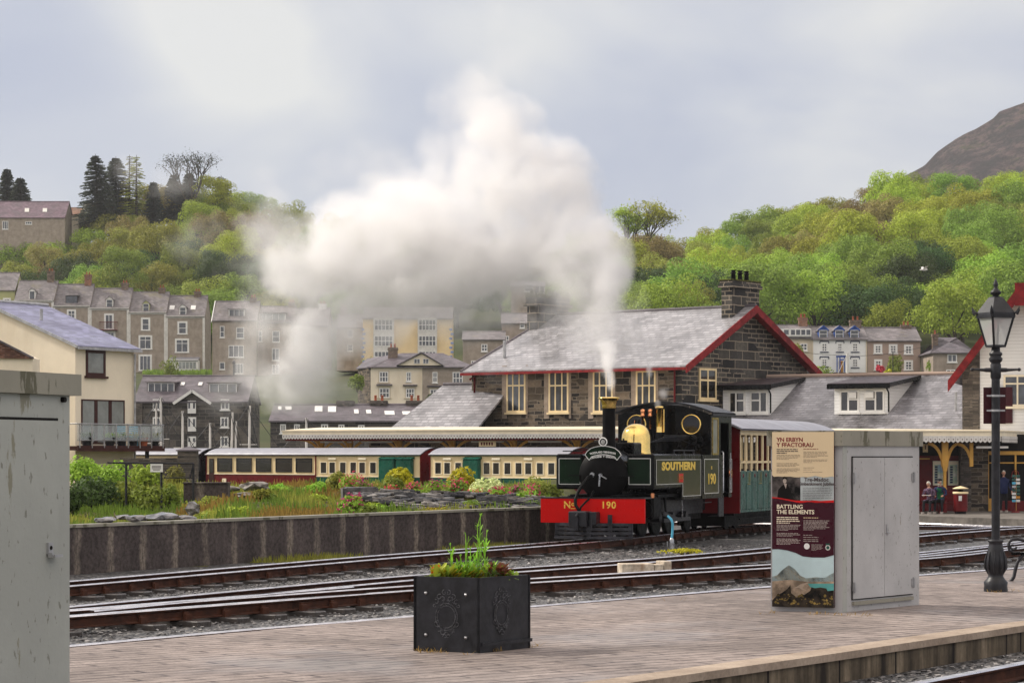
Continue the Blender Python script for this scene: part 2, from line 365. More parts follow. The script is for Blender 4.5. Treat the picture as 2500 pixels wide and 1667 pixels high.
M['orange_door'] = plain('orange varnished door', (0.50, 0.22, 0.03), 0.4)
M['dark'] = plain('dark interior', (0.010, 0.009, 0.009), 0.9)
M['brown_wood'] = plain('brown painted window timber', (0.045, 0.012, 0.010), 0.4)
M['moss'] = plain('moss and lichen', (0.10, 0.10, 0.02), 0.95, var=.4, scale=6, bump=.02)
M['bark'] = plain('bark', (0.07, 0.055, 0.042), 0.95, var=.3, scale=4, bump=.03)
M['skin'] = plain('skin', (0.50, 0.27, 0.19), 0.5, var=.05)
M['hair_grey'] = plain('silver hair', (0.45, 0.42, 0.36), 0.7, var=.2, scale=20)
M['cloth_navy'] = plain('navy cloth', (0.015, 0.022, 0.07), 0.85)
M['cloth_dark'] = plain('dark cloth', (0.014, 0.014, 0.018), 0.9)
M['cloth_green'] = plain('green pullover', (0.01, 0.13, 0.05), 0.9)
M['cloth_mauve'] = plain('patterned mauve cardigan', (0.13, 0.08, 0.13), 0.9, var=.5, scale=14)
M['shoe'] = plain('pale grey shoe', (0.42, 0.38, 0.34), 0.7)
M['paper'] = plain('printed paper', (0.68, 0.68, 0.66), 0.6)
M['sign_cream'] = plain('cream sign panel', (0.72, 0.57, 0.36), 0.35, var=.02, scale=.8)
M['sign_red'] = plain('dark red lettering', (0.22, 0.01, 0.02), 0.5)
M['sign_maroon'] = plain('aubergine sign panel', (0.042, 0.004, 0.012), 0.3, var=.05)
M['sign_redline'] = plain('red sign edge', (0.55, 0.01, 0.01), 0.4)
M['ink'] = plain('printing ink', (0.09, 0.07, 0.07), 0.6)
M['ink_grey'] = plain('grey printed lines', (0.36, 0.28, 0.20), 0.6)
M['ink_light'] = plain('pale printed lines', (0.46, 0.40, 0.36), 0.6)
def _ballast():
 t = MT('slate ballast', 0.55, 0, .6)
 v = t.n('ShaderNodeTexVoronoi', Scale=19.0); v.inputs['Randomness'].default_value = 1
 mp = t.n('ShaderNodeMapping'); mp.inputs['Scale'].default_value = (1, .55, 1); t.L.new(t.tc.outputs['Object'], mp.inputs[0]); t.L.new(mp.outputs[0], v.inputs['Vector'])
 s = t.n('ShaderNodeSeparateColor'); t.L.new(v.outputs['Color'], s.inputs[0])
 c = t.ramp(s.outputs[0], [(0, (0.022, 0.021, 0.023)), (.45, (0.085, 0.08, 0.08)), (.8, (0.20, 0.19, 0.18)), (1, (0.34, 0.325, 0.315))])
 c = t.mix(c, 0.0, t.ramp(v.outputs['Distance'], [(0.35, 0), (0.75, .85)]))
 c = t.mix(c, t.ramp(t.noise(.5, 4, .6), [(0.4, .5), (0.6, 1.15)]), .85, 'MULTIPLY'); t.col(c)
 t.bump(t.math('ADD', t.math('MULTIPLY', v.outputs['Distance'], -1.2), s.outputs[1]), .05, 1.0); return t.m
M['ballast'] = _ballast()
def _stones():
 t = MT('loose slate chippings', 0.65, 0, .3)
 geo = t.n('ShaderNodeNewGeometry')
 t.col(t.ramp(geo.outputs['Random Per Island'], [(0, (0.03, 0.03, 0.032)), (.5, (0.10, 0.095, 0.095)), (.85, (0.20, 0.19, 0.185)), (1, (0.36, 0.34, 0.33))])); return t.m
M['stones'] = _stones()
def _ground():
 t = MT('soil and rough grass', 0.95)
 c = t.ramp(t.noise(0.35, 6, 0.65), [(0.3, (0.035, 0.04, 0.014)), (0.5, (0.075, 0.08, 0.022)), (0.7, (0.11, 0.075, 0.03))])
 c = t.mix(c, t.ramp(t.noise(6, 5, 0.7), [(0.3, .5), (0.7, 1.4)]), .8, 'MULTIPLY'); t.col(c); t.bump(t.noise(9, 5, .7), .08); return t.m
M['ground'] = _ground()
def _wood_floor():
 t = MT('woodland floor', 0.95)
 c = t.ramp(t.noise(0.08, 6, 0.65), [(0.3, (0.02, 0.028, 0.010)), (0.55, (0.05, 0.06, 0.018)), (0.75, (0.07, 0.055, 0.03))]); t.col(c); return t.m
M['wood_floor'] = _wood_floor()
def _paving():
 t = MT('block paving', 0.8)
 wob = t.n('ShaderNodeTexNoise', Scale=.8, Detail=2.0); t.L.new(t.tc.outputs['Object'], wob.inputs['Vector'])
 scl = t.n('ShaderNodeVectorMath', operation='SCALE'); t.L.new(wob.outputs[1], scl.inputs[0]); scl.inputs['Scale'].default_value = .06
 add = t.n('ShaderNodeVectorMath', operation='ADD'); t.L.new(t.tc.outputs['Object'], add.inputs[0]); t.L.new(scl.outputs[0], add.inputs[1])
 mp = t.n('ShaderNodeMapping'); mp.inputs['Rotation'].default_value = (0, 0, R(-38)); t.L.new(add.outputs[0], mp.inputs[0])
 B = t.brick(mp.outputs[0], .9, .20, .026, (0, 0, 0), (1, 1, 1), (.5, .5, .5), .4, smooth=.4)
 B2 = t.brick(mp.outputs[0], .207, .1033, .008, (0, 0, 0), (1, 1, 1), (.5, .5, .5), .5, smooth=.4)
 c = t.ramp(B2.outputs['Color'], [(0, (0.205, 0.170, 0.155)), (1, (0.310, 0.260, 0.236))])
 c = t.mix(c, t.ramp(t.noise(30, 4, .7), [(0.3, .62), (0.7, 1.3)]), .75, 'MULTIPLY')
 c = t.mix(c, t.ramp(t.noise(.55, 5, .6), [(0.4, .68), (0.6, 1.15)]), .85, 'MULTIPLY')
 c = t.mix(c, (.06, .045, .045), t.math('MULTIPLY', B2.outputs['Fac'], .25))
 c = t.mix(c, (.05, .04, .042), t.math('MULTIPLY', B.outputs['Fac'], t.ramp(t.noise(3.5, 4, .6), [(0.40, .2), (0.58, .9)])))
 c = t.mix(c, (.33, .22, .07), t.math('MULTIPLY', t.ramp(t.noise(7, 5, .75), [(0.60, 0), (0.72, .6)]), t.ramp(t.noise(.6, 3), [(0.45, 0), (0.65, 1)])))
 t.col(c)
 wet = t.ramp(t.noise(.33, 4, .55, sx=(1, 1, 1)), [(0.5, .75), (0.66, .3)]); t.rough(wet)
 t.bump(t.math('MULTIPLY', B.outputs['Fac'], -1.0), .012, .7); return t.m
M['paving'] = _paving()
def _kerb():
 t = MT('concrete coping', 0.85)
 c = t.ramp(t.noise(1.3, 6, .65), [(0.3, (.22, .17, .13)), (0.7, (.42, .34, .27))]); c = t.mix(c, t.ramp(t.noise(25, 4, .7), [(0.3, .7), (0.7, 1.25)]), .7, 'MULTIPLY'); t.col(c); return t.m
M['kerb'] = _kerb()
M['tarmac'] = plain('worn grey tarmac', (.15, .135, .12), .85, var=.2, scale=2)
def _kerb_face():
 t = MT('streaked platform face', 0.8)
 B = t.brick(t.uvmap(), 1.3, 2.0, .018, (0, 0, 0), (1, 1, 1), (0, 0, 0), 0)
 c = t.ramp(t.noise(1.6, 5, .6, 'UV', (2.2, .25, 1)), [(0.36, (.025, .02, .016)), (0.52, (.12, .095, .065)), (0.68, (.30, .24, .17))])
 c = t.mix(c, t.ramp(t.noise(18, 4, .7), [(0.3, .7), (0.7, 1.25)]), .7, 'MULTIPLY'); c = t.mix(c, (.01, .008, .008), B.outputs['Fac']); t.col(c); return t.m
M['kerb_face'] = _kerb_face()
def _conc(name, joint, lo, mid, hi):
 t = MT(name, 0.75)
 sep = t.n('ShaderNodeSeparateXYZ'); t.L.new(t.tc.outputs['UV'], sep.inputs[0])
 wob = t.math('MULTIPLY_ADD', t.noise(2.5, 3, .6, 'UV'), .30, t.math('DIVIDE', sep.outputs[0], joint))
 fr = t.math('ABSOLUTE', t.math('SUBTRACT', t.math('FRACT', wob), .5))
 pale = t.ramp(fr, [(0.0, 1), (0.055, .75), (0.13, 0)])       # pale lime run-off down every joint
 base = t.ramp(t.noise(1.2, 6, .65, 'UV', (1, .5, 1)), [(0.3, lo), (0.7, mid)])
 c = t.mix(base, hi, t.math('MULTIPLY', pale, t.ramp(t.noise(1.8, 4, .6, 'UV', (1.5, .4, 1)), [(0.35, .25), (0.6, .9)])))
 c = t.mix(c, (.012, .01, .01), t.ramp(fr, [(0.0, .8), (0.012, 0)]))
 c = t.mix(c, t.ramp(t.noise(14, 5, .7), [(0.38, .5), (0.62, 1.4)]), .8, 'MULTIPLY'); t.col(c); t.bump(t.noise(20, 4), .01); return t.m
M['retaining'] = _conc('stained concrete wall', .92, (.034, .027, .026), (.105, .084, .078), (.27, .225, .18))
def _rust():
 t = MT('rusty rail side', 0.8); t.col(t.ramp(t.noise(7, 5, .7), [(0.3, (.022, .009, .006)), (0.7, (.085, .030, .016))])); return t.m
M['rust'] = _rust()
M['rail_top'] = plain('polished rail head', (0.75, 0.73, 0.75), 0.30, 1.0, var=.12, scale=3)
def _sleeper():
 t = MT('wet dark sleeper', 0.25, 0, .6); t.col(t.ramp(t.noise(4, 5, .7, sx=(1, 8, 1)), [(0.3, (.022, .018, .017)), (0.7, (.085, .075, .07))])); return t.m
M['sleeper'] = _sleeper()
def _cab(name, paint, under, thr, spots=True):
 t = MT(name, 0.55)
 c = t.ramp(t.noise(1.1, 5, .6), [(0.4, tuple(x * .86 for x in paint)), (0.7, tuple(min(1, x * 1.08) for x in paint))])
 c = t.mix(c, under, t.ramp(t.noise(2.0, 8, .72, sx=(1.6, 1.6, .45)), [(thr, 0), (thr + .03, .85)]))
 if spots: c = t.mix(c, tuple(x * .5 for x in under), t.ramp(t.noise(26, 4, .6, sx=(1, 1, .55)), [(0.635, 0), (0.68, .6)]))
 t.col(c); t.bump(t.noise(40, 4), .002); return t.m
M['cabinet'] = _cab('grey cabinet paint', (.46, .455, .455), (.22, .20, .15), .64)
M['cabinet_old'] = _cab('flaking grey green cabinet paint', (.40, .41, .38), (.215, .20, .14), .545)
M['cabinet_cap'] = _cab('algae stained concrete cap', (.29, .275, .225), (.09, .085, .05), .54, False)
def _mountain():
 t = MT('heather mountain', 0.95)
 c = t.ramp(t.noise(.035, 9, .75, sx=(1, 1, 1.6)), [(0.40, (.022, .012, .016)), (0.49, (.070, .038, .042)), (0.55, (.15, .095, .09)), (0.62, (.07, .065, .022))])
 c = t.mix(c, t.ramp(t.noise(.13, 8, .8), [(0.43, .2), (0.54, 1.25)]), .9, 'MULTIPLY'); t.col(c); t.bump(t.noise(.06, 10, .8), 25, 1.0); return t.m
M['mountain'] = _mountain()
def _clap(name, c, pitch=.15, mt=(.4, .38, .36)):
 t = MT(name, 0.5)
 sep = t.n('ShaderNodeSeparateXYZ'); t.L.new(t.tc.outputs['UV'], sep.inputs[0])
 fr = t.math('FRACT', t.math('DIVIDE', sep.outputs[1], pitch))
 cc = t.mix(c, mt, t.ramp(fr, [(0.0, .9), (0.10, 0)])); cc = t.mix(cc, t.ramp(t.noise(1, 4), [(0.3, .93), (0.7, 1.03)]), .6, 'MULTIPLY'); t.col(cc); t.bump(fr, .02, .8); return t.m
M['clapboard'] = _clap('white weatherboard', (.80, .80, .79))
LEAF = {
 'lime': leaf_mat('lime green leaves', (0.31, 0.42, 0.05)), 'mid': leaf_mat('mid green leaves', (0.22, 0.31, 0.045)),
 'olive': leaf_mat('olive leaves', (0.29, 0.30, 0.05)), 'russet': leaf_mat('russet spring leaves', (0.28, 0.235, 0.075)),
 'dark': leaf_mat('dark green leaves', (0.06, 0.105, 0.025)), 'yellow': leaf_mat('yellow green leaves', (0.37, 0.43, 0.045)),
 'conifer': leaf_mat('conifer needles', (0.06, 0.075, 0.05), trans=.1), 'straw': leaf_mat('straw coloured blades', (0.35, 0.24, 0.06)),
 'grass': leaf_mat('grass blades', (0.15, 0.22, 0.03)), 'pink': leaf_mat('pink flowers', (0.55, 0.06, 0.16)),
 'cream': leaf_mat('variegated cream leaves', (0.60, 0.62, 0.30)), 'red': leaf_mat('red flowers', (0.60, 0.01, 0.03)),
 'blueflower': leaf_mat('blue flowers', (0.08, 0.09, 0.6)), 'gold': leaf_mat('golden leaves', (0.45, 0.40, 0.02)), 'rust': leaf_mat('rusty ground cover', (0.30, 0.20, 0.045)),
 'fresh': leaf_mat('fresh green leaves', (0.28, 0.48, 0.05)), 'bronze': leaf_mat('bronze leaves', (0.22, 0.09, 0.04)),
}
# ---------------------------------------------------------------- ground
rnd = random.Random(7)
def sstep(a, b, x):
 t = max(0.0, min(1.0, (x - a) / (b - a))); return t * t * (3 - 2 * t)
WALL = [Vector((-13.0, 31.2)), Vector((-7.5, 41.2)), Vector((-2.9, 49.6)), Vector((0.64, 55.6)), Vector((2.2, 58.6))]
def wall_d(x, y):
 """signed distance behind the retaining wall (positive: garden side)"""
 p = Vector((x, y)); best = None
 for a, b in zip(WALL, WALL[1:]):
  d = b - a; L_ = d.length; d = d / L_; t = (p - a).dot(d)
  if a is WALL[0]: t = min(t, L_)
  elif b is WALL[-1]: t = max(t, 0)
  else: t = max(0, min(L_, t))
  q = a + d * t; s = -(p - q).x * d.y + (p - q).y * d.x; dist = (p - q).length * (1 if s > 0 else -1)
  if best is None or abs(dist) < abs(best): best = dist
 return best
def yard_z(y): return -0.265 - 0.80 * sstep(62, 94, y)
def rail_z(y): return -0.05 - 0.80 * sstep(60, 92, y)
def gz(x, y):
 d = wall_d(x, y); z = yard_z(y)
 if y > 135: z = -1.6
 d -= .85; edge = 1 - sstep(-1.0, 0.6, x - (1.9 + (y - 58) * .03))
 if d > 0 and y < 130 and edge > 0:
  n = noise.noise(Vector((x * .25, y * .25, 0))) * .16 + noise.noise(Vector((x * .9, y * .9, 3))) * .06
  top = 0.42 + 0.26 * sstep(0.5, 13, d) + n * sstep(0, 3, d)
  px = CX + x / y * F
  top += 0.10 * sstep(700, 420, px) * 0 - 0.34 * sstep(560, 430, px) * sstep(0, 2, d) * (1 - sstep(8, 16, d))
  fall = 1 - (1 - sstep(17, 26, d)) * edge; z = top * (1 - fall) + z * fall
 return z
def ground():
 mb = MB(); xs = [-3000, -800, -200, -80] + [-46 + i * 0.75 for i in range(0, 124)] + [60, 90, 220, 900, 3000]
 ys = [-60, 0, 8] + [12 + i * .75 for i in range(0, 165)] + [140, 170, 230, 400, 900, 2500, 6000]
 vs = [(x, y, gz(x, y) if -60 < x < 50 and y > 8 else (-1.6 if y > 135 else -.29)) for y in ys for x in xs]; n = len(xs)
 mb.v = [Vector(v) for v in vs]
 for j in range(len(ys) - 1):
  for i in range(n - 1):
   a = j * n + i; mb.f.append([a, a + 1, a + 1 + n, a + n])
   cx = (xs[i] + xs[i + 1]) / 2; cyy = (ys[j] + ys[j + 1]) / 2
   yard = 8 < cyy < 128 and -60 < cx < 50 and (wall_d(cx, cyy) < .2 or cx > 2.2 + (cyy - 58) * .03)
   mb.m.append(0 if yard else 1); mb.sm.append(True)
 o = mb.build('ground', [M['ballast'], M['ground']], fix=False); tag(o, kind='structure')
ground()
def poly_at(pts, y):
 for a, b in zip(pts, pts[1:]):
  if a[1] <= y <= b[1]: return a[0] + (b[0] - a[0]) * (y - a[1]) / (b[1] - a[1])
 a, b = (pts[0], pts[1]) if y < pts[0][1] else (pts[-2], pts[-1])
 return a[0] + (b[0] - a[0]) * (y - a[1]) / (b[1] - a[1])
BACK = [(-12.5, 9.0), (-4.12, 22.2), (-1.52, 26.0), (.235, 28.2), (3.39, 32.3), (5.87, 35.5), (7.9, 37.8), (12.5, 43.2), (18, 49)]
FRONT = [(-6.5, 8.0), (.914, 18.85), (3.04, 21.9), (5.2, 25.1), (9.5, 31.0), (14.5, 37), (22, 45)]
def platform_near():
 top = MB(); pb = [Vector((x, y, 0)) for x, y in BACK]; pf = [Vector((x, y, 0)) for x, y in FRONT]
 def off(pts, d):
  out = []
  for i, p in enumerate(pts):
   t = (pts[min(i + 1, len(pts) - 1)] - pts[max(i - 1, 0)]).normalized(); out.append(p + Vector((-t.y, t.x, 0)) * d)
  return out
 fi = off(pf, .32); bi = off(pb, 0)
 top.add(bi + fi[::-1], [tuple(range(len(bi) + len(fi)))], 0)
 o = top.build('platform', [M['paving']], fix=True)
 tag(o, kind='structure')
 c = MB()
 up = Vector((0, 0, .006)); dn = Vector((0, 0, -.12))
 for A, B, in ((pf, fi), (bi, pb)):
  for i in range(len(A) - 1):
   c.quad(A[i] + up, A[i + 1] + up, B[i + 1] + up, B[i] + up, 0)
 for i in range(len(pf) - 1):
  c.quad(pf[i] + up, pf[i + 1] + up, pf[i + 1] + dn * .5, pf[i] + dn * .5, 0)
  a, b = off(pf, .03)[i], off(pf, .03)[i + 1]
  c.quad(pf[i] + dn * .5, pf[i + 1] + dn * .5, b + dn * .5, a + dn * .5, 0)
  c.quad(a + dn * .5, b + dn * .5, b + Vector((0, 0, -.6)), a + Vector((0, 0, -.6)), 1)
 for i in range(len(pb) - 1):
  c.quad(pb[i] - up, pb[i + 1] - up, pb[i + 1] + Vector((0, 0, -.5)), pb[i] + Vector((0, 0, -.5)), 1)
 o = c.build('platform_edge', [M['kerb'], M['kerb_face']], fix=False); tag(o, kind='structure')
platform_near()
FAR_EDGE = [(-40, 139), (-15, 121.6), (4, 107.6), (12, 102.2), (16.3, 98.6), (19.4, 93.3), (21.5, 86), (23, 76)]
def platform_far():
 mb = MB(); e = [Vector((x, y, -.70)) for x, y in FAR_EDGE]; b = [Vector((60, 76, -.7)), Vector((60, 160, -.7)), Vector((-40, 160, -.7))]
 mb.add(e + b, [tuple(range(len(e) + 3))], 0)
 for i in range(len(e) - 1):
  d = Vector((0, 0, -.4)); mb.quad(e[i] + Vector((0, 0, .004)), e[i + 1] + Vector((0, 0, .004)), e[i + 1] + d, e[i] + d, 1)
  n = (e[i + 1] - e[i]).normalized(); n = Vector((-n.y, n.x, .0)) * .35; u = Vector((0, 0, .005)); mb.quad(e[i] + u, e[i + 1] + u, e[i + 1] + n + u, e[i] + n + u, 1)
 o = mb.build('station_platform', [M['tarmac'], M['tarmac']]); tag(o, kind='structure')
platform_far()
def retaining():
 mb = MB(); zt = .575
 L_ = [Vector((p.x, p.y, 0)) for p in WALL]
 root = tag(empty('retaining_wall', (L_[1].x, L_[1].y, -.25)), 'long stained concrete retaining wall between the garden bank and the rails', 'wall')
 o0 = root.location
 for a, b in zip(L_, L_[1:]):
  d = (b - a).normalized(); n = Vector((-d.y, d.x, 0)) * .22
  A, B = a - o0, b - o0
  mb.prism([A + Vector((0, 0, -.5)), B + Vector((0, 0, -.5)), B + Vector((0, 0, zt - .05)), A + Vector((0, 0, zt - .05))], n)
 mb.build('wall_face', M['retaining'], root)
 c = MB()
 for a, b in zip(L_, L_[1:]):
  d = (b - a).normalized(); n = Vector((-d.y, d.x, 0)); A, B = a - o0 - n * .03, b - o0 - n * .03
  c.prism([A + Vector((0, 0, zt - .05)), B + Vector((0, 0, zt - .05)), B + Vector((0, 0, zt)), A + Vector((0, 0, zt))], n * .29)
 c.build('coping', M['cabinet_cap'], root)
retaining()
# ---------------------------------------------------------------- tracks
def catmull(pts, step=.6):
 P = [Vector((*p, 0)) for p in pts]; P = [P[0] * 2 - P[1]] + P + [P[-1] * 2 - P[-2]]; out = []
 for i in range(1, len(P) - 2):
  n = max(2, int((P[i + 1] - P[i]).length / step))
  for k in range(n):
   t = k / n; a, b, c, d = P[i - 1:i + 3]
   out.append(0.5 * ((2 * b) + (c - a) * t + (2 * a - 5 * b + 4 * c - d) * t * t + (-a + 3 * b - 3 * c + d) * t ** 3))
 out.append(P[-2]); return out
RAIL = [(-.05, 0), (.05, 0), (.05, .012), (.012, .025), (.012, .10), (.040, .112), (.044, .130), (.036, .142), (-.036, .142), (-.044, .130), (-.040, .112), (-.012, .10), (-.012, .025), (-.05, .012)]
def rail_mesh(line, zf, root, name='rail'):
 vs = []; n = len(RAIL)
 for i, p in enumerate(line):
  t = (line[min(i + 1, len(line) - 1)] - line[max(i - 1, 0)]).normalized(); r = Vector((t.y, -t.x, 0))
  for x, z in RAIL: vs.append(p + r * x + Vector((0, 0, zf(p.y) - .142 + z)) - root.location)
 mb = MB(); mb.v = vs
 for i in range(len(line) - 1):
  for k in range(n):
   k2 = (k + 1) % n; mb.f.append([i * n + k, i * n + k2, (i + 1) * n + k2, (i + 1) * n + k]); mb.m.append(1 if k in (6, 7, 8) else 0); mb.sm.append(False)
 mb.add(vs[:n], [tuple(range(n))], 0); mb.add(vs[-n:], [tuple(range(n))], 0)
 return mb.build(name, [M['rust'], M['rail_top']], root)
def offset_line(line, d):
 out = []
 for i, p in enumerate(line):
  t = (line[min(i + 1, len(line) - 1)] - line[max(i - 1, 0)]).normalized(); out.append(p + Vector((t.y, -t.x, 0)) * d)
 return out
def track(pts, label, zf=rail_z, gauge=.74, sleepers=True, step=.62, slim=100, srange=None, rails=(-1, 1)):
 line = catmull(pts); mid = line[len(line) // 2]
 root = tag(empty('railway_track', (mid.x, mid.y, zf(mid.y) - .17)), label, 'railway track', 'narrow gauge tracks through the station yard')
 for s in rails: rail_mesh(offset_line(line, s * gauge / 2), zf, root)
 if sleepers:
  sl = MB(); sl.bbox(-.72, .72, -.12, .12, -.12, 0, .012)
  for sx in (-1, 1):                                        # pressed steel clips either side of each rail foot
   for q in (-1, 1):
    x = sx * gauge / 2 + q * .075; sl.box(x - .026, x + .026, -.055, .055, 0, .075, 1); sl.box(x - .014 - q * .022, x + .014 - q * .022, -.04, .04, .075, .10, 1)
  me = sl.mesh('sleeper', [M['sleeper'], M['rust']]); cnt = 0; acc = 0; last = line[0]
  for i in range(1, len(line)):
   acc += (line[i] - line[i - 1]).length
   if acc >= step and cnt < slim and (srange is None or srange[0] < line[i].y < srange[1]):
    acc = 0; t = (line[i] - line[i - 1]).normalized()
    o = bpy.data.objects.new('sleeper', me); COL.objects.link(o); o.parent = root
    o.location = line[i] + Vector((rnd.uniform(-.03, .03), 0, zf(line[i].y) - .147)) - root.location
    o.rotation_euler = (0, 0, math.atan2(t.y, t.x) - math.pi / 2 + rnd.uniform(-.03, .03)); cnt += 1
 return root, line
TB = [(-13.5, 18.5), (-9.9, 26.5), (-6.1, 34.8), (-2.28, 43.6), (.35, 49.0), (1.70, 52.0), (2.73, 54.8), (4.1, 58.6), (6.0, 63.3), (8.7, 69), (12.5, 75.5), (17, 82)]
track(TB, 'rusty track that the black tank engine stands on', srange=(24, 66))
TC2 = [(-12.6, 17.0), (-9.2, 22.2), (-5.03, 28.05), (-1.65, 33.0), (.293, 35.4), (4.146, 39.9), (7.2, 43.5), (10.2, 49.1), (14, 56), (20, 67)]
track(TC2, 'rusty through track next beyond the platform side track', srange=(20, 60))
TC1 = [(-5.20, 28.6), (-1.79, 35.9 - .25), (.325, 39.0), (2.6, 42.6), (4.91, 46.9), (7.0, 51.2), (9.4, 56), (13.5, 63), (19, 72)]
track(TC1, 'diverging track curving away from the points towards the engine', srange=(34, 66))
TD = [(-12.2, 9.8), (-4.0, 23.0), (-1.32, 26.8), (.50, 29.2), (3.80, 33.6), (6.35, 36.8), (8.5, 39.3), (13, 44.5), (19, 51)]
track(TD, 'track hard against the far edge of the block paved platform', gauge=.62, srange=(20, 44))
TC3 = [(5.2, 41.3), (8.0, 45.6), (11.6, 52.5), (15.5, 61), (20, 72)]
track(TC3, 'track branching off to the right behind the lamp post', srange=(46, 70))
TE1 = [(-34, 133.5), (-15.3, 118.4), (1.3, 105.6), (9, 99.9), (14.2, 95.6), (17.3, 90), (19, 82), (20, 72)]
track(TE1, 'platform track in front of the station canopy', step=1.3, srange=(78, 100))
TE2 = [(-2, 100), (6, 96.2), (12.3, 91), (15.2, 85.5), (17, 78), (18, 70)]
track(TE2, 'outer yard track curving past the station platform', step=1.3, srange=(72, 94))
TF = [(1.6, 16.6), (3.55, 19.5), (4.82, 21.45), (8.2, 26.8), (13, 34)]
track(TF, 'track in front of the block paved platform at the bottom right corner', zf=lambda y: -.07, srange=(16, 33))
def check_rails():
 """second blade and check rail of the turnout"""
 root = tag(empty('turnout_rails', (-3.4, 31, -.2)), 'switch blades and check rail of the points on the left', 'points')
 for pts in ([(-8.6, 23.4), (-5.15, 28.7), (-3.4, 31.6), (-2.2, 33.7)], [(-7.2, 24.5), (-4.9, 27.75), (-3.2, 30.2), (-1.9, 32.0)]):
  rail_mesh(catmull(pts), rail_z, root, 'switch_blade')
check_rails()
def ballast_stones():
 mb = MB(); r = random.Random(3)
 base = [Vector(p) for p in ((1, 0, -.3), (-.5, .8, -.3), (-.6, -.8, -.2), (.2, .1, .5), (.7, -.6, .1), (-.8, .2, .35))]
 fs = [(0, 1, 3), (1, 5, 3), (5, 2, 3), (2, 4, 3), (4, 0, 3), (0, 4, 2, 1), (1, 2, 5)]
 def put(x, y, z, s):
  Mx = Matrix.Rotation(r.uniform(0, 6.28), 4, 'Z') @ Matrix.Rotation(r.uniform(-.5, .5), 4, 'X')
  mb.add([Vector((x, y, z)) + (Mx @ Vector((p.x * s, p.y * s * .7, p.z * s * .55))) for p in base], fs)
 zones = [(BACK, TC2, .25, -.25, 21.5, 44, 6500), (TC2, TC1, .5, .9, 33, 52, 2500), (TC1, TB, .5, -.55, 35, 55, 6500), (TC2, TB, .5, -.55, 24, 42, 3500), (FRONT, TF, .08, .2, 17, 30, 3500), (TC2, [(8, 40), (40, 70)], .4, 0, 42, 70, 1800), (TB, [(x + .0, y + 1.6) for x, y in TB], .5, 0, 26, 50, 1500)]
 for A, B, oa, ob, y0, y1, n in zones:
  for _ in range(n):
   y = y0 + (y1 - y0) * r.random() ** 1.3; xa = poly_at(A, y) ; xb = poly_at(B, y); lo, hi = min(xa, xb), max(xa, xb)
   x = r.uniform(lo - .3, hi + .3) if A is not FRONT else r.uniform(xa + .12, xb + .3)
   if wall_d(x, y) > -.2: continue
   if A is BACK and x > poly_at(BACK, y) - .02: continue
   if A is FRONT and x < poly_at(FRONT, y): continue
   put(x, y, -.25, r.uniform(.018, .045))
 o = mb.build('ballast', [M['stones']], fix=False); tag(o, 'loose grey slate ballast strewn between the rails', 'ballast', kind='stuff')
ballast_stones()
# ---------------------------------------------------------------- buildings
class Facade:
 """local frame of a wall: x along the wall, z up from the horizon-free zero, y into the building; pixels on the wall plane -> (x, z)"""
 def __init__(s, px0, Y0, px1, Y1, base_z):
  s.a = Vector(((px0 - CX) / F * Y0, Y0, 0)); s.b = Vector(((px1 - CX) / F * Y1, Y1, 0))
  s.d = (s.b - s.a).normalized(); s.n = Vector((-s.d.y, s.d.x, 0)); s.len = (s.b - s.a).length; s.z0 = base_z
  s.loc = Vector((s.a.x, s.a.y, base_z)); s.rz = math.atan2(s.d.y, s.d.x)
 def uz(s, px, py, y=0.0):
  r = Vector(((px - CX) / F, 1, 0)); a = s.a + s.n * y           # a + d*u = r*Y
  det = s.d.x * (-r.y) - s.d.y * (-r.x)
  u = (-a.x * (-r.y) + a.y * (-r.x)) / det
  Y = a.y + s.d.y * u; return u, H + (CY - py) / F * Y - s.z0
 def u(s, px, y=0.0): return s.uz(px, CY, y)[0]
 def root(s, name, label, cat, group=None): return empty(name, s.loc, s.rz, label, cat, group)
def window(parent, x0, x1, z0, z1, y=0.0, nx=2, nz=2, fw=.07, bw=.035, mat='white', pane='glass', sill=True, surround=None, sw=.14, depth=.05, splits=None, name='window', transom=None):
 f = MB(); yo = y - depth
 f.box(x0, x0 + fw, yo, y + .02, z0, z1); f.box(x1 - fw, x1, yo, y + .02, z0, z1)
 f.box(x0 + fw, x1 - fw, yo, y + .02, z0, z0 + fw); f.box(x0 + fw, x1 - fw, yo, y + .02, z1 - fw, z1)
 xs = [(x0 + (x1 - x0) * i / nx) for i in range(1, nx)] if splits is None else [x0 + (x1 - x0) * t for t in splits]
 zs = [z0 + (z1 - z0) * i / nz for i in range(1, nz)] if transom is None else [z0 + (z1 - z0) * t for t in transom]
 for x in xs: f.box(x - bw / 2, x + bw / 2, yo + .01, y + .01, z0 + fw, z1 - fw)
 for z in zs: f.box(x0 + fw, x1 - fw, yo + .013, y + .008, z - bw / 2, z + bw / 2)
 if surround:
  s = sw; f.box(x0 - s, x0, y - .03, y + .01, z0 - s * .3, z1 + s, 1); f.box(x1, x1 + s, y - .03, y + .01, z0 - s * .3, z1 + s, 1); f.box(x0, x1, y - .03, y + .01, z1, z1 + s, 1)
 if sill: f.box(x0 - .08 - (sw if surround else 0), x1 + .08 + (sw if surround else 0), y - .12, y + .01, z0 - .10, z0 - .002, 1)
 o = f.build(name, [M[mat], M[surround or mat]], parent)
 p = MB(); p.box(x0 + fw * .5, x1 - fw * .5, yo + min(.028, depth * .5), yo + min(.034, depth * .5 + .006), z0 + fw * .5, z1 - fw * .5); p.build('pane', M[pane], o)
 return o
def wpx(fc, parent, px0, py0, px1, py1, **k):
 x0, z1 = fc.uz(px0, py0); x1, z0 = fc.uz(px1, py1); return window(parent, x0, x1, z0, z1, **k)
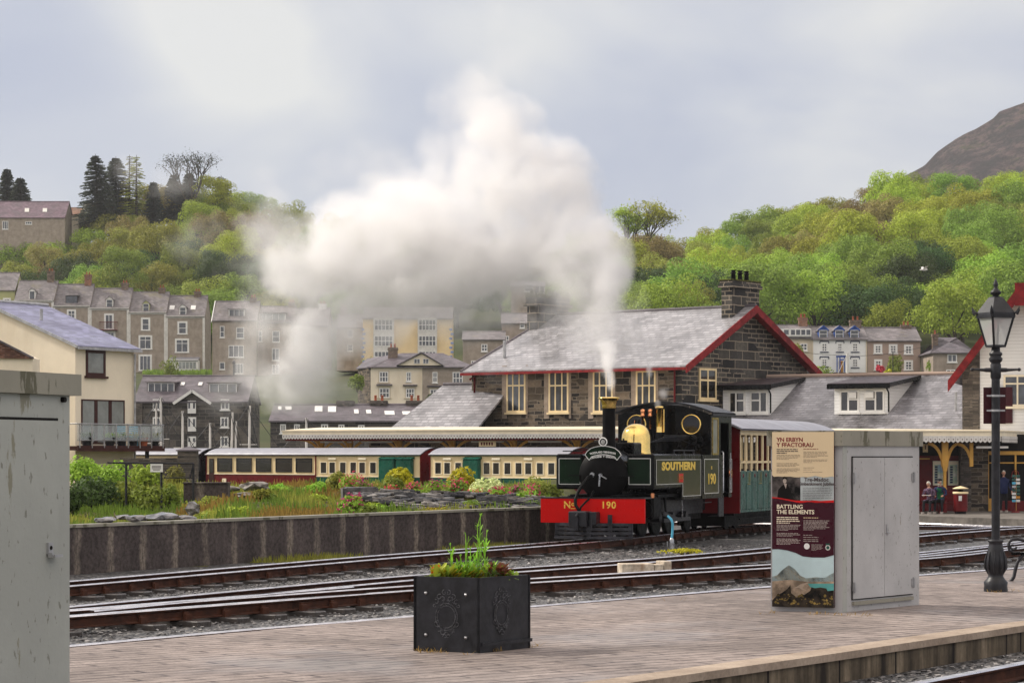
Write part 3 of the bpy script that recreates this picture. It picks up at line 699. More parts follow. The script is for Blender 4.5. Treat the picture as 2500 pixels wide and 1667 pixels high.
def gable_body(parent, x0, x1, y0, y1, ze, zr, wall='render_grey', roof='slate_house', over=.25, thick=.12, ridge_t=.5, zbase=0.0, axis='x', eave_over=.3, barge=None, fascia=None, name_wall='wall'):
 """walls with two gables and a pitched roof; axis: direction of the ridge"""
 w = MB()
 if axis == 'x':
  ym = y0 + (y1 - y0) * ridge_t
  prof = [(y0, zbase), (y1, zbase), (y1, ze), (ym, zr), (y0, ze)]
  w.prism([Vector((x0, a, b)) for a, b in prof], (x1 - x0, 0, 0))
 else:
  xm = x0 + (x1 - x0) * ridge_t
  prof = [(x0, zbase), (x1, zbase), (x1, ze), (xm, zr), (x0, ze)]
  w.prism([Vector((a, y0, b)) for a, b in prof], (0, y1 - y0, 0))
 wo = w.build(name_wall, M[wall], parent)
 r = MB(); e = .02
 if axis == 'x':
  ym = y0 + (y1 - y0) * ridge_t; s0 = (zr - ze) / (ym - y0); s1 = (zr - ze) / (y1 - ym)
  for ya, s_ in ((y0 - eave_over, s0), (y1 + eave_over, s1)):
   za = ze - s_ * eave_over
   P = [Vector((x0 - over, ya, za + e)), Vector((x1 + over, ya, za + e)), Vector((x1 + over, ym, zr + e)), Vector((x0 - over, ym, zr + e))]
   r.prism(P, (0, 0, thick))
  r.tube([(x0 - over, ym, zr + thick + .02), (x1 + over, ym, zr + thick + .02)], .11, 6, 0)
 else:
  xm = x0 + (x1 - x0) * ridge_t; s0 = (zr - ze) / (xm - x0); s1 = (zr - ze) / (x1 - xm)
  for xa, s_ in ((x0 - eave_over, s0), (x1 + eave_over, s1)):
   za = ze - s_ * eave_over
   P = [Vector((xa, y0 - over, za + e)), Vector((xa, y1 + over, za + e)), Vector((xm, y1 + over, zr + e)), Vector((xm, y0 - over, zr + e))]
   r.prism(P, (0, 0, thick))
  r.tube([(xm, y0 - over, zr + thick + .02), (xm, y1 + over, zr + thick + .02)], .11, 6, 0)
 ro = r.build('roof', M[roof], parent)
 if axis == 'x' and fascia:
  f = MB(); f.box(x0 - over, x1 + over, y0 - eave_over - .04, y0 - eave_over - .003, ze - (zr - ze) / (ym - y0) * eave_over - .06, ze - (zr - ze) / (ym - y0) * eave_over + thick); f.build('gutter', M[fascia], parent)
 return wo, ro
def chimney(parent, x, y, z0, z1, w=.8, d=.6, mat='brick', pots=2, cap=True, pot='terracotta', potr=.11):
 c = MB(); c.box(x - w / 2, x + w / 2, y - d / 2, y + d / 2, z0, z1)
 if cap: c.box(x - w / 2 - .07, x + w / 2 + .07, y - d / 2 - .07, y + d / 2 + .07, z1 - .25, z1 - .1); c.box(x - w / 2 - .04, x + w / 2 + .04, y - d / 2 - .04, y + d / 2 + .04, z1 - .099, z1 + .03)
 o = c.build('chimney', M[mat], parent)
 for i in range(pots):
  p = MB(); xx = x + (i - (pots - 1) / 2) * w / max(pots, 1) * .8
  p.lathe([(potr, 0), (potr * .85, .35), (potr * 1.05, .36), (potr * 1.05, .42), (potr * .7, .42)], (xx, y, z1 + .03), 8); p.build('chimney_pot', M[pot], o)
 return o
def roof_z(y, y0, ze, ym, zr): return ze + (zr - ze) * (y - y0) / (ym - y0)
def dormer(parent, x, w, zsill, h, y0, ze, ym, zr, kind='gable', mat='white', side='render_grey', roof='slate_house', pane='glass', nx=2, nz=1, over=.15):
 """dormer on a front roof slope; its front stands where the slope meets its sill"""
 yf = y0 + (ym - y0) * (zsill - ze) / (zr - ze); top = zsill + h
 yb = min(ym, y0 + (ym - y0) * (top - ze) / (zr - ze) + .05); b = MB()
 b.prism([Vector((x - w / 2, yf, zsill - .1)), Vector((x - w / 2, yf, top)), Vector((x - w / 2, yb, top))], (w, 0, 0))
 if kind == 'gable':
  pk = w * .45; b.prism([Vector((x - w / 2, yf, top)), Vector((x + w / 2, yf, top)), Vector((x, yf, top + pk))], (0, .3, 0))
 o = b.build('dormer', M[side], parent); r = MB()
 if kind == 'gable':
  yb2 = min(ym, yb + .8)
  for s_ in (-1, 1):
   r.prism([Vector((x + s_ * (w / 2 + over), yf - .12, top - over * .9)), Vector((x, yf - .12, top + pk)), Vector((x, yb2, top + pk)), Vector((x + s_ * (w / 2 + over), yb2, top - over * .9))], (0, 0, .07))
 else:
  r.prism([Vector((x - w / 2 - over, yf - .2, top)), Vector((x + w / 2 + over, yf - .2, top)), Vector((x + w / 2 + over, ym, max(top + .12, roof_z(yb, y0, ze, ym, zr)))), Vector((x - w / 2 - over, ym, max(top + .12, roof_z(yb, y0, ze, ym, zr))))], (0, 0, .09))
 r.build('dormer_roof', M[roof], o)
 window(o, x - w / 2 + .06, x + w / 2 - .06, zsill + .03, top - .03, yf - .01, nx, nz, .06, .05, mat, pane, sill=False)
 return o
# ---- station house ------------------------------------------------------------
A_ = Vector((7.95, 115.0, 0))
def station_house():
 zb = -.7; fc = Facade(1152, 122.97, 1665, 115.0, zb)
 root = fc.root('station_house', 'long two storey dark stone station house with wet slate roof, red fascia and two chimneys', 'station building')
 L_ = fc.len; D = 11.0; ze = H + 222 / F * 115 - zb; zr = H + 356 / F * 119.3 - zb   # eaves and ridge above base
 w = MB(); ym = D / 2
 w.prism([Vector((L_, 0, 0)), Vector((L_, D, 0)), Vector((L_, D, ze)), Vector((L_, ym, zr)), Vector((L_, 0, ze))], (-.45, 0, 0), 1)
 w.box(0, L_ - .45, 0, .5, 0, ze, 0); w.box(0, .5, .5, D, 0, ze, 0); w.box(.5, L_ - .45, D - .5, D, 0, ze, 0)
 w.build('wall', [M['stone'], M['stone_gable']], root)
 hx = fc.u(1350, ym)                                     # ridge stops here; hipped end to the left
 r = MB(); eo = .45; s = (zr - ze) / ym; zl = ze - s * eo; t = .13; go = .55
 FL = Vector((-.35, -eo, zl)); FR = Vector((L_ + go, -eo, zl)); RR = Vector((L_ + go, ym, zr)); RL = Vector((hx, ym, zr)); BL = Vector((-.35, D + eo, zl)); BR = Vector((L_ + go, D + eo, zl))
 up = Vector((0, 0, t))
 r.prism([FL, FR, RR, RL], up); r.prism([BL, BR, RR, RL], up); r.prism([FL, RL, BL], up)
 ro = r.build('roof', M['slate'], root)
 rc = MB(); rc.tube([RL + up, RR + up], .10, 6); rc.tube([FL + up, RL + up], .07, 6); rc.build('ridge_tiles', M['slate_low'], ro)
 f = MB()
 f.box(-.35, L_ + go - .02, -eo - .05, -eo - .004, zl - .07, zl + t * .45)
 f.box(-.35, L_ + .3, -eo, 0.0, zl - .05, zl - .01)
 for sgn, ya, yb in ((1, -eo - .05, ym), (-1, D + eo + .05, ym)):
  za = zl; zb_ = zr
  f.prism([Vector((L_ + go + .003, ya, za - .22)), Vector((L_ + go + .003, ya, za + t)), Vector((L_ + go + .003, yb, zb_ + t + .02)), Vector((L_ + go + .003, yb, zb_ - .24))], (.06, 0, 0))
  f.prism([Vector((L_ + .01, ya, za - .04)), Vector((L_ + go, ya, za - .04)), Vector((L_ + go, yb, zb_ - .04)), Vector((L_ + .01, yb, zb_ - .04))], (0, 0, .03))
 f.build('bargeboard', M['red_wood'], root)
 g = MB(); g.tube([(.25, -.1, .2), (.25, -.1, ze - .35), (.25, -eo, ze - .5)], .055, 6); g.tube([(L_ - .35, -.1, .2), (L_ - .35, -.1, ze - .3)], .055, 6)
 g.build('downpipe', M['maroon'], root)
 for (a, b) in ((1237, 1285), (1340, 1390), (1448, 1498), (1553, 1603)):
  sp = MB(); x0, z1 = fc.uz(a, 905); x1, z0 = fc.uz(b, 1006)
  x0, x1 = x0 + .02, x1 - .02
  o = window(root, x0, x1, z0, z1, 0, 3, 2, .09, .07, 'cream', 'glass', True, None, .12, .06, transom=(.64,))
  q = MB(); q.box(x0 - .30, x0 - .002, -.025, .01, z0 - .3, z1 + .25); q.box(x1 + .002, x1 + .12, -.025, .01, z0 - .3, z1 + .25); q.build('stone_jamb', M['kerb'], o)
  cu = MB(); cu.box(x0 + .1, x0 + .26, -.018, -.012, z0 + .1, z1 - .1); cu.box(x1 - .3, x1 - .1, -.018, -.012, z0 + .1, z1 - .1); cu.build('curtain', M['glass_curtain'], o)
 gf = Facade(1665, 115.0, 1985, 123.6, zb)
 u0, z1 = gf.uz(1707, 898); u1, z0 = gf.uz(1750, 976)
 gr = empty('window', (L_, 0, 0), math.pi / 2); gr.parent = root
 gw = window(root, u0, u1, z0, z1, 0, 2, 2, .1, .09, 'cream', 'glass_dark', True, None, .12, .06, transom=(.62,), name='gable_window')
 for c_ in [gw] + list(gw.children): c_.data.transform(Matrix.Translation((L_, 0, 0)) @ Matrix.Rotation(math.pi / 2, 4, 'Z'))
 bpy.data.objects.remove(gr)
 ch = MB(); x, y = L_ - .36, ym; w2, d2 = .30, 1.2
 zc1 = H + (CY - 688) / F * 119.5 - zb
 ch.box(x - w2, x + w2, y - d2, y + d2, zr - 1.2, zc1 - .35)
 ch.box(x - w2 - .12, x + w2 + .12, y - d2 - .12, y + d2 + .12, zc1 - .35, zc1 - .16); ch.box(x - w2 - .06, x + w2 + .06, y - d2 - .06, y + d2 + .06, zc1 - .159, zc1)
 co = ch.build('chimney', M['stone_gable'], root)
 ms = MB(); ms.box(x - w2 - .1, x + w2 + .10, y - d2 - .1, y + d2 + .1, zc1 + .002, zc1 + .06); ms.build('moss', M['moss'], co)
 for i in range(3):
  p = MB(); p.lathe([(.12, 0), (.10, .30), (.14, .31), (.14, .36), (.10, .37), (.10, .44), (.15, .45), (.15, .48)], (x, y - .62 + i * .58, zc1 + .06), 10); p.build('chimney_pot', M['black_matt'], co)
 c2 = MB(); x2 = fc.u(1338, 5.2); zt = H + (CY - 718) / F * 124.6 - zb; y2 = 5.2
 c2.box(x2 - .3, x2 + .3, y2 - 1.35, y2 + 1.35, ze + .8, zt - .55); c2.box(x2 - .44, x2 + .44, y2 - 1.49, y2 + 1.49, zt - .55, zt - .38); c2.box(x2 - .36, x2 + .36, y2 - 1.4, y2 + 1.4, zt - .379, zt - .1)
 c2o = c2.build('chimney', M['stone_gable'], root)
 ms = MB(); ms.box(x2 - .38, x2 + .38, y2 - 1.42, y2 + 1.42, zt - .098, zt);
 r_ = random.Random(5)
 for k in range(160):
  p = Vector((x2 + r_.uniform(-.4, .4), y2 + r_.uniform(-1.45, 1.5), zt)); ms.bar(p, p + Vector((r_.uniform(-.15, .2), r_.uniform(-.1, .1), r_.uniform(.05, .38))), .035, .01)
 ms.build('moss', M['moss'], c2o)
 vp = MB(); xv = fc.u(1232, .9); zv = ze + s * .9; vp.cyl((xv, .9, zv - .1), (xv, .9, zv + 1.0), .085, 8); vp.build('vent_pipe', M['galv'], root)
 return fc, root
SH = station_house()
def left_wing():
 zb = -.7
 fc = Facade(965, 121.5, 1172, 119.3, zb); root = fc.root('station_wing', 'low station wing with steep pale slate roof sloping up to the stone house wall', 'building')
 pts = [(962, 1048), (1172, 1048), (1172, 943), (1083, 945)]
 L_ = fc.len; ze = fc.uz(1060, 1050)[1]; D = 3.6
 zt = H + (CY - 944) / F * 124 - zb
 w = MB(); w.box(0.2, L_, .05, D, 0, ze - .05); w.build('wall', M['stone'], root)
 r = MB(); x1 = L_ - .1; xt = fc.u(1083, D)
 r.prism([Vector((-.3, -.2, ze - .1)), Vector((x1, -.2, ze - .1)), Vector((x1, D, zt)), Vector((xt, D, zt))], (0, 0, .12))
 r.prism([Vector((-.3, -.2, ze - .1)), Vector((xt, D, zt)), Vector((-.3, 2 * D, ze - .1))], (0, 0, .12))
 r.prism([Vector((x1, D, zt)), Vector((xt, D, zt)), Vector((-.3, 2 * D, ze - .1)), Vector((x1, 2 * D, ze - .1))], (0, 0, .12))
 ro = r.build('roof', M['slate'], root)
 rr = MB(); rr.tube([(xt, D, zt + .14), (x1, D, zt + .14)], .1, 6); rr.build('ridge_tiles', M['slate_low'], ro)
left_wing()
# ---- low slate roofed wing with two flat dormers, right of the station house ----
def right_wing():
 zb = -.7; fc = Facade(1740, 115.6, 2362, 109.4, zb); root = fc.root('goods_shed_wing', 'single storey wing with wide wet slate roof and two flat roofed white dormers', 'building')
 L_ = fc.len; ze = fc.uz(2000, 1058)[1]; D = 6.0; zr = fc.uz(2150, 922, D)[1]
 w = MB(); w.box(0, L_, .3, 2 * D, 0, ze - .02); w.build('wall', M['stone'], root)
 r = MB(); r.prism([Vector((-.1, -.3, ze - .25)), Vector((L_, -.3, ze - .25)), Vector((L_, D, zr)), Vector((-.1, D, zr))], (0, 0, .12))
 r.prism([Vector((-.1, D, zr)), Vector((L_, D, zr)), Vector((L_, 2 * D, ze - .1)), Vector((-.1, 2 * D, ze - .1))], (0, 0, .12))
 ro = r.build('roof', M['slate_wing'], root); rr = MB(); rr.tube([(-.1, D, zr + .15), (L_, D, zr + .15)], .11, 6); rr.build('ridge_tiles', M['render_pink'], ro)
 sl = (zr - ze + .25) / (D + .3)
 for (pa, pb, py0, py1, wins) in ((1765, 1880, 950, 1002, ((1780, 1820), (1832, 1875))), (2037, 2168, 947, 1002, ((2051, 2098), (2110, 2160)))):
  yf = 1.9
  x0, z1 = fc.uz(pa, py0, yf); x1, z0 = fc.uz(pb, py1, yf); zz = ze - .25 + sl * (yf + .3) + .12; z0 = zz - .02
  b = MB(); yb = -.3 + (z1 - ze + .25 - .12) / sl
  b.prism([Vector((x0, yf, z0)), Vector((x0, yf, z1)), Vector((x0, D - .5, zr - .10))], (x1 - x0, 0, 0)); dm = b.build('dormer', M['clapboard'], root)
  t = MB(); t.prism([Vector((x0 - .2, yf - .35, z1 + .02)), Vector((x0 - .2, D - .35, zr - .12)), Vector((x0 - .2, D - .35, zr + .06)), Vector((x0 - .2, yf - .35, z1 + .2))], (x1 - x0 + .4, 0, 0), 0)
  t.box(x0 - .22, x1 + .22, yf - .40, yf - .352, z1 - .06, z1 + .17, 1); t.tube([(x1 + .05, yf - .30, z1 - .05), (x1 + .05, yf - .05, z1 - .25), (x1 + .05, yf - .05, z0 + .1)], .04, 6, 1)
  t.bar((x1 + .21, yf - .4, z1 + .09), (x1 + .21, D - .35, zr - .02), .03, .2, 1)
  t.build('dormer_roof', [M['roof_dark'], M['black']], dm)
  for i, (wa, wb) in enumerate(wins):
   u0 = fc.u(wa, yf); u1 = fc.u(wb, yf); o = window(dm, u0, u1, z0 + .12, z1 - .12, yf - .01, 2, 1, .08, .08, 'white', 'glass_dark', True, None, .1, .05, splits=(.44 if i == 0 else .56,))
   q = MB(); a, bb = (u0 + (u1 - u0) * .48, u1 - .08) if i == 0 else (u0 + .08, u0 + (u1 - u0) * .52); zm = z0 + .12 + (z1 - z0 - .24) * .58
   q.box(a, bb, yf - .06, yf - .01, zm - .035, zm + .035)
   if pa > 2000: q.bbox(a + .02, bb - .02, yf - .16, yf - .08, zm + .05, z1 - .2, .01)
   q.build('casement', M['white'], o)
 v = MB(); xv = fc.u(2333, 2.2); zv = ze - .25 + sl * 2.5; v.cyl((xv, 2.2, zv), (xv + .02, 2.2, zv + .95), .06, 8); v.build('vent_pipe', M['galv'], root)
right_wing()
# ---- white weatherboarded gable building at the right edge ----------------------
def white_gable():
 zb = -.7; fc = Facade(2353, 109.6, 2640, 108.2, zb); root = fc.root('white_gabled_building', 'white weatherboarded gable with deep red bargeboards and a slate stone corner', 'building')
 s = F / 109.0; X = lambda px: (px - 2353) / s; Z = lambda py: H + (CY - py) / s - zb
 xm = X(2492); L_ = 2 * xm; ze = Z(893) ; zr = Z(708)
 w = MB(); w.prism([Vector((0, 0, 0)), Vector((L_, 0, 0)), Vector((L_, 0, ze)), Vector((xm, 0, zr)), Vector((0, 0, ze))], (0, 11, 0)); w.build('wall', M['clapboard'], root)
 st = MB(); st.box(-.06, X(2392), -.06, .8, 0, Z(878)); st.prism([Vector((0, -.06, Z(878))), Vector((X(2392), -.06, Z(878))), Vector((X(2392), -.06, Z(835)))], (0, .5, 0)); st.build('stone_corner', M['rubble'], root)
 r = MB(); k = (zr - ze) / xm
 for sg in (-1, 1):
  xe = -.55 if sg < 0 else L_ + .55
  r.prism([Vector((xe, -.8, ze - k * .55 + .02)), Vector((xm, -.8, zr + .02)), Vector((xm, 11, zr + .02)), Vector((xe, 11, ze - k * .55 + .02))], (0, 0, .14))
 r.build('roof', M['slate_low'], root)
 b = MB()
 for sg in (-1, 1):
  xe = -.62 if sg < 0 else L_ + .62
  ze2 = ze - k * .62
  b.prism([Vector((xe, -.86, ze2 - .34)), Vector((xe, -.86, ze2 + .18)), Vector((xm, -.86, zr + .2)), Vector((xm, -.86, zr - .40))], (0, .055, 0))
  b.prism([Vector((xe + .05 * (1 if sg < 0 else -1), -.80, ze2 - .03)), Vector((xm, -.80, zr - .03)), Vector((xm, -.02, zr - .03)), Vector((xe + .05 * (1 if sg < 0 else -1), -.02, ze2 - .03))], (0, 0, .03))
 b.box(xm - .22, xm + .22, -.95, -.865, zr - .75, zr + .25)
 b.build('bargeboard', M['red_wood'], root)
 window(root, X(2449), X(2540), Z(992), Z(915), -.01, 3, 1, .09, .07, 'cream_pale', 'glass', True, None, .1, .06, splits=(.37, .7), transom=(.72,))
 n = MB(); n.box(X(2416), X(2471), -.10, -.02, Z(1033), Z(945)); n.build('notice_board', M['maroon_dark'], root)
white_gable()
# ---- platform canopies ----------------------------------------------------------
def valance(root, x0, x1, z1, z0, y=0, pitch=.14, hole=True):
 f = MB(); zm = z0 + (z1 - z0) * .56
 f.box(x0, x1, y - .03, y, zm, z1); f.box(x0 - .03, x1 + .03, y - .09, y + .3, z1, z1 + .05)
 f.build('fascia', M['cream_pale'], root)
 v = MB(); n = int((x1 - x0) / pitch); p = (x1 - x0) / n
 for i in range(n):
  a = x0 + i * p; v.prism([Vector((a + .004, y - .055, zm + .02)), Vector((a + .004, y - .055, z0 + .07)), Vector((a + p / 2, y - .055, z0)), Vector((a + p - .004, y - .055, z0 + .07)), Vector((a + p - .004, y - .055, zm + .02))], (0, .018, 0))
 o = v.build('valance', M['white_dirty'], root)
 if hole:
  h = MB()
  for i in range(n): a = x0 + (i + .5) * p; h.box(a - .018, a + .018, y - .062, y - .056, z0 + .12, z0 + .165)
  h.build('valance_holes', M['brown_wood'], o)
def arch_brace(mb, p, dx, dy, h, w=.08):
 P = [];
 for k in range(9):
  a = math.pi / 2 * k / 8; P.append(Vector(p) + Vector((dx * (1 - math.cos(a)), dy * (1 - math.cos(a)), h * math.sin(a))))
 for a, b in zip(P, P[1:]): mb.bar(a, b, w, w * 1.4)
def canopy_left():
 fc = Facade(690, 117.0, 1530, 111.0, -.7); root = fc.root('platform_canopy', 'long cream canopy with saw toothed valance on ochre posts behind the parked coaches', 'canopy')
 L_ = fc.len; z1 = 3.56; z0 = 3.18
 valance(root, 0, L_, z1, z0, 0, .15)
 r = MB(); r.prism([Vector((0, .3, z1)), Vector((L_, .3, z1)), Vector((L_, 4.2, z1 + .15)), Vector((0, 4.2, z1 + .15))], (0, 0, .08)); r.build('roof', M['cream_pale'], root)
 fr = MB(); fr.box(.1, L_, .08, .24, z0 - .06, z0 + .1)
 for k in range(14): fr.box(.3 + k * L_ / 14, .42 + k * L_ / 14, .24, 4, z0 + .1, z0 + .28)
 fr.build('beam', M['maroon'], root)
 for px in (785, 855, 975, 1105, 1255, 1410):
  x = fc.u(px, 1.2); p = MB(); p.box(x - .11, x + .11, 1.09, 1.31, 0, z0);
  for s_ in (-1, 1): arch_brace(p, (x, 1.2, z0 - 1.0), s_ * 1.15, 0, 1.0)
  arch_brace(p, (x, 1.2, z0 - 1.0), 0, -1.0, 1.0); p.build('post', M['ochre'], root)
 for px in (820, 920, 1040, 1190, 1330):
  x = fc.u(px, .8); t = MB(); t.box(x - .8, x + .8, .75, .87, z0 - .16, z0 - .09); t.build('strip_light', M['white_dirty'], root)
 w = MB(); w.box(2.5, L_, 4.5, 4.6, 0, z0); w.build('back_wall', M['stone'], root)
 s = MB(); x, z = fc.uz(1190, 1083, .4); s.box(x - .42, x + .42, .38, .43, z - .13, z + .13); so = s.build('hanging_sign', M['cream'], root)
 for i in range(5):
  q = MB(); q.box(x - .32 + i * .13, x - .24 + i * .13, .374, .379, z - .07, z + .07); q.build('sign_letter_block', M['maroon'], so)
canopy_left()
def canopy_right():
 fc = Facade(1790, 104.0, 2443, 104.0, -.7); root = fc.root('platform_canopy', 'cream canopy with saw toothed valance over the station entrance at the right', 'canopy')
 L_ = fc.len; z1 = 3.44; z0 = 2.96; s = F / 104; X = lambda px: (px - 1790) / s; Z = lambda py: H + (CY - py) / s + .7
 valance(root, 0, L_, z1, z0, 0, .19)
 c = empty('canopy_return', (L_, 0, 0), R(72));
 me0 = [o for o in root.children]
 f2 = empty('x', (0, 0, 0)); valance(f2, 0, 16, z1, z0, 0, .19)
 Mx = Matrix.Translation((L_, 0, 0)) @ Matrix.Rotation(R(68), 4, 'Z')
 for o in list(f2.children):
  for q in list(o.children): q.data.transform(Mx)
  o.data.transform(Mx); o.parent = root
 bpy.data.objects.remove(c); bpy.data.objects.remove(f2)
 r = MB(); r.prism([Vector((0, .3, z1 + .01)), Vector((L_ - .1, .05, z1 + .01)), Vector((L_ + 3, 8, z1 + .01)), Vector((0, 8.5, z1 + .2))], (0, 0, .06)); r.build('roof', M['cream_pale'], root)
 fr = MB(); fr.box(0, L_, .1, .25, z0 + .05, z0 + .2); fr.prism([Vector((0, .3, z0 + .2)), Vector((L_, .3, z0 + .2)), Vector((L_ + 2, 6, z0 + .2)), Vector((0, 6, z0 + .2))], (0, 0, .05)); fr.build('soffit', M['maroon'], root)
 for px in (2313,):
  x = X(px); p = MB(); p.box(x - .13, x + .13, .5, .76, 2.05, z0 + .1)
  p.prism([Vector((x - .13, .5, 2.05)), Vector((x + .13, .5, 2.05)), Vector((x + .07, .5, 1.75)), Vector((x - .07, .5, 1.75))], (0, .24, 0))
  for s_ in (-1, 1): arch_brace(p, (x + s_ * .1, .63, 1.95), s_ * (.62 if s_ < 0 else .50), 0, .98, .09)
  arch_brace(p, (x + 1.12, .63, 2.0), -.55, 0, .9, .09); p.box(x + 1.05, x + 1.2, .55, .7, 1.95, z0)
  p.cyl((x, .63, 1.0), (x, .63, 1.8), .07, 12); p.cyl((x, .63, .98), (x, .63, 1.03), .10, 12); p.build('post', M['ochre'], root)
  q = MB(); q.cyl((x, .63, 0), (x, .63, .98), .10, 12); q.build('post_base', M['maroon'], root)
 t = MB(); t.box(X(2386), X(2464), .2, .3, Z(1094), Z(1089)); t.build('strip_light', M['white_dirty'], root)
canopy_right()
def entrance():
 """the wall under the right canopy: maroon boarding, posters, dark stone, shop front"""
 zb = -.7; Yw = 107.3; fc = Facade(1900, Yw, 2640, Yw, zb); s = F / Yw; X = lambda px: (px - 1900) / s; Z = lambda py: H + (CY - py) / s - zb
 root = fc.root('station_entrance', 'station front under the canopy with maroon boarding, stone pier and ochre shop front', 'shop front')
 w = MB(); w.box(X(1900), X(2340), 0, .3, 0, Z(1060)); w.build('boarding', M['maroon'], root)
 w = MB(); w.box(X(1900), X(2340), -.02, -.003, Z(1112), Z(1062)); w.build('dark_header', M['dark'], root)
 t = MB(); t.box(X(2200), X(2270), -.05, -.02, Z(1121), Z(1118)); t.build('trim', M['ochre'], root)
 p = MB(); p.box(X(2340), X(2366), -.5, .3, 0, Z(1060)); p.build('stone_pier', M['rubble'], root)
 p = MB(); p.box(X(2366), X(2408), -.45, .3, 0, Z(1060)); p.build('stone_wall', M['stone'], root)
 g = MB(); g.box(X(2408), X(2640), .0, .3, 0, Z(1060)); g.build('shop_interior', M['dark'], root)
 o = MB()
 for a, b in ((2404, 2413), (2476, 2480), (2540, 2548)): o.box(X(a), X(b), -.14, -.01, 0, Z(1102))
 o.box(X(2413), X(2540), -.12, -.01, Z(1131), Z(1128)); o.box(X(2404), X(2548), -.16, -.01, Z(1110), Z(1101)); o.box(X(2413), X(2430), -.12, -.01, 0, .55)
 o.build('shop_frame', M['ochre'], root)
 m = MB(); m.box(X(2430), X(2548), -.10, -.01, 0, .45); m.build('stall_riser', M['maroon'], root)
 for i, (a, b) in enumerate(((2277, 2306), (2314, 2339))):
  f = MB(); f.box(X(a), X(b), -.09, -.02, Z(1184), Z(1125)); po = f.build('poster_case', M['cream_pale'], root)
  q = MB(); q.box(X(a) + .06, X(b) - .05, -.097, -.091, Z(1181), Z(1134)); q.build('poster', POSTER, po)
  r_ = random.Random(i); l = MB()
  for k in range(14):
   zz = Z(1181) + .06 + k * .055; xa = X(a) + .3; l.box(xa, xa + r_.uniform(.05, .14), -.1, -.098, zz, zz + .012)
  for k in range(7): zz = Z(1181) + .04 + k * .11; l.box(X(a) + .08, X(a) + .2, -.1, -.098, zz, zz + .08, 1)
  l.build('poster_print', [M['ink'], M['navy']], po)
 n = MB(); n.box(X(2242), X(2254), -1.2, -1.16, Z(1104), Z(1084)); no = tag(n.build('platform_number', M['cream'], None, fc.loc, fc.rz), 'small cream platform sign reading 1 beside the grey cabinet', 'sign')
 text_mesh('1', .24, M['ink'], no, face_M(((X(2242) + X(2254)) / 2, -1.205, (Z(1104) + Z(1084)) / 2 + .03), (1, 0, 0)), 'numeral', .003, bold=.01)
 b = MB(); b.box(X(2245), X(2251), -1.206, -1.201, Z(1103) , Z(1102)); b.build('rule', M['ink'], no)
def _poster():
 t = MT('map poster', .3); t.col(t.ramp(t.noise(2.2, 4, .6), [(0.35, (.28, .42, .50)), (0.5, (.42, .52, .36)), (0.65, (.66, .66, .58))])); return t.m
POSTER = _poster()
entrance()
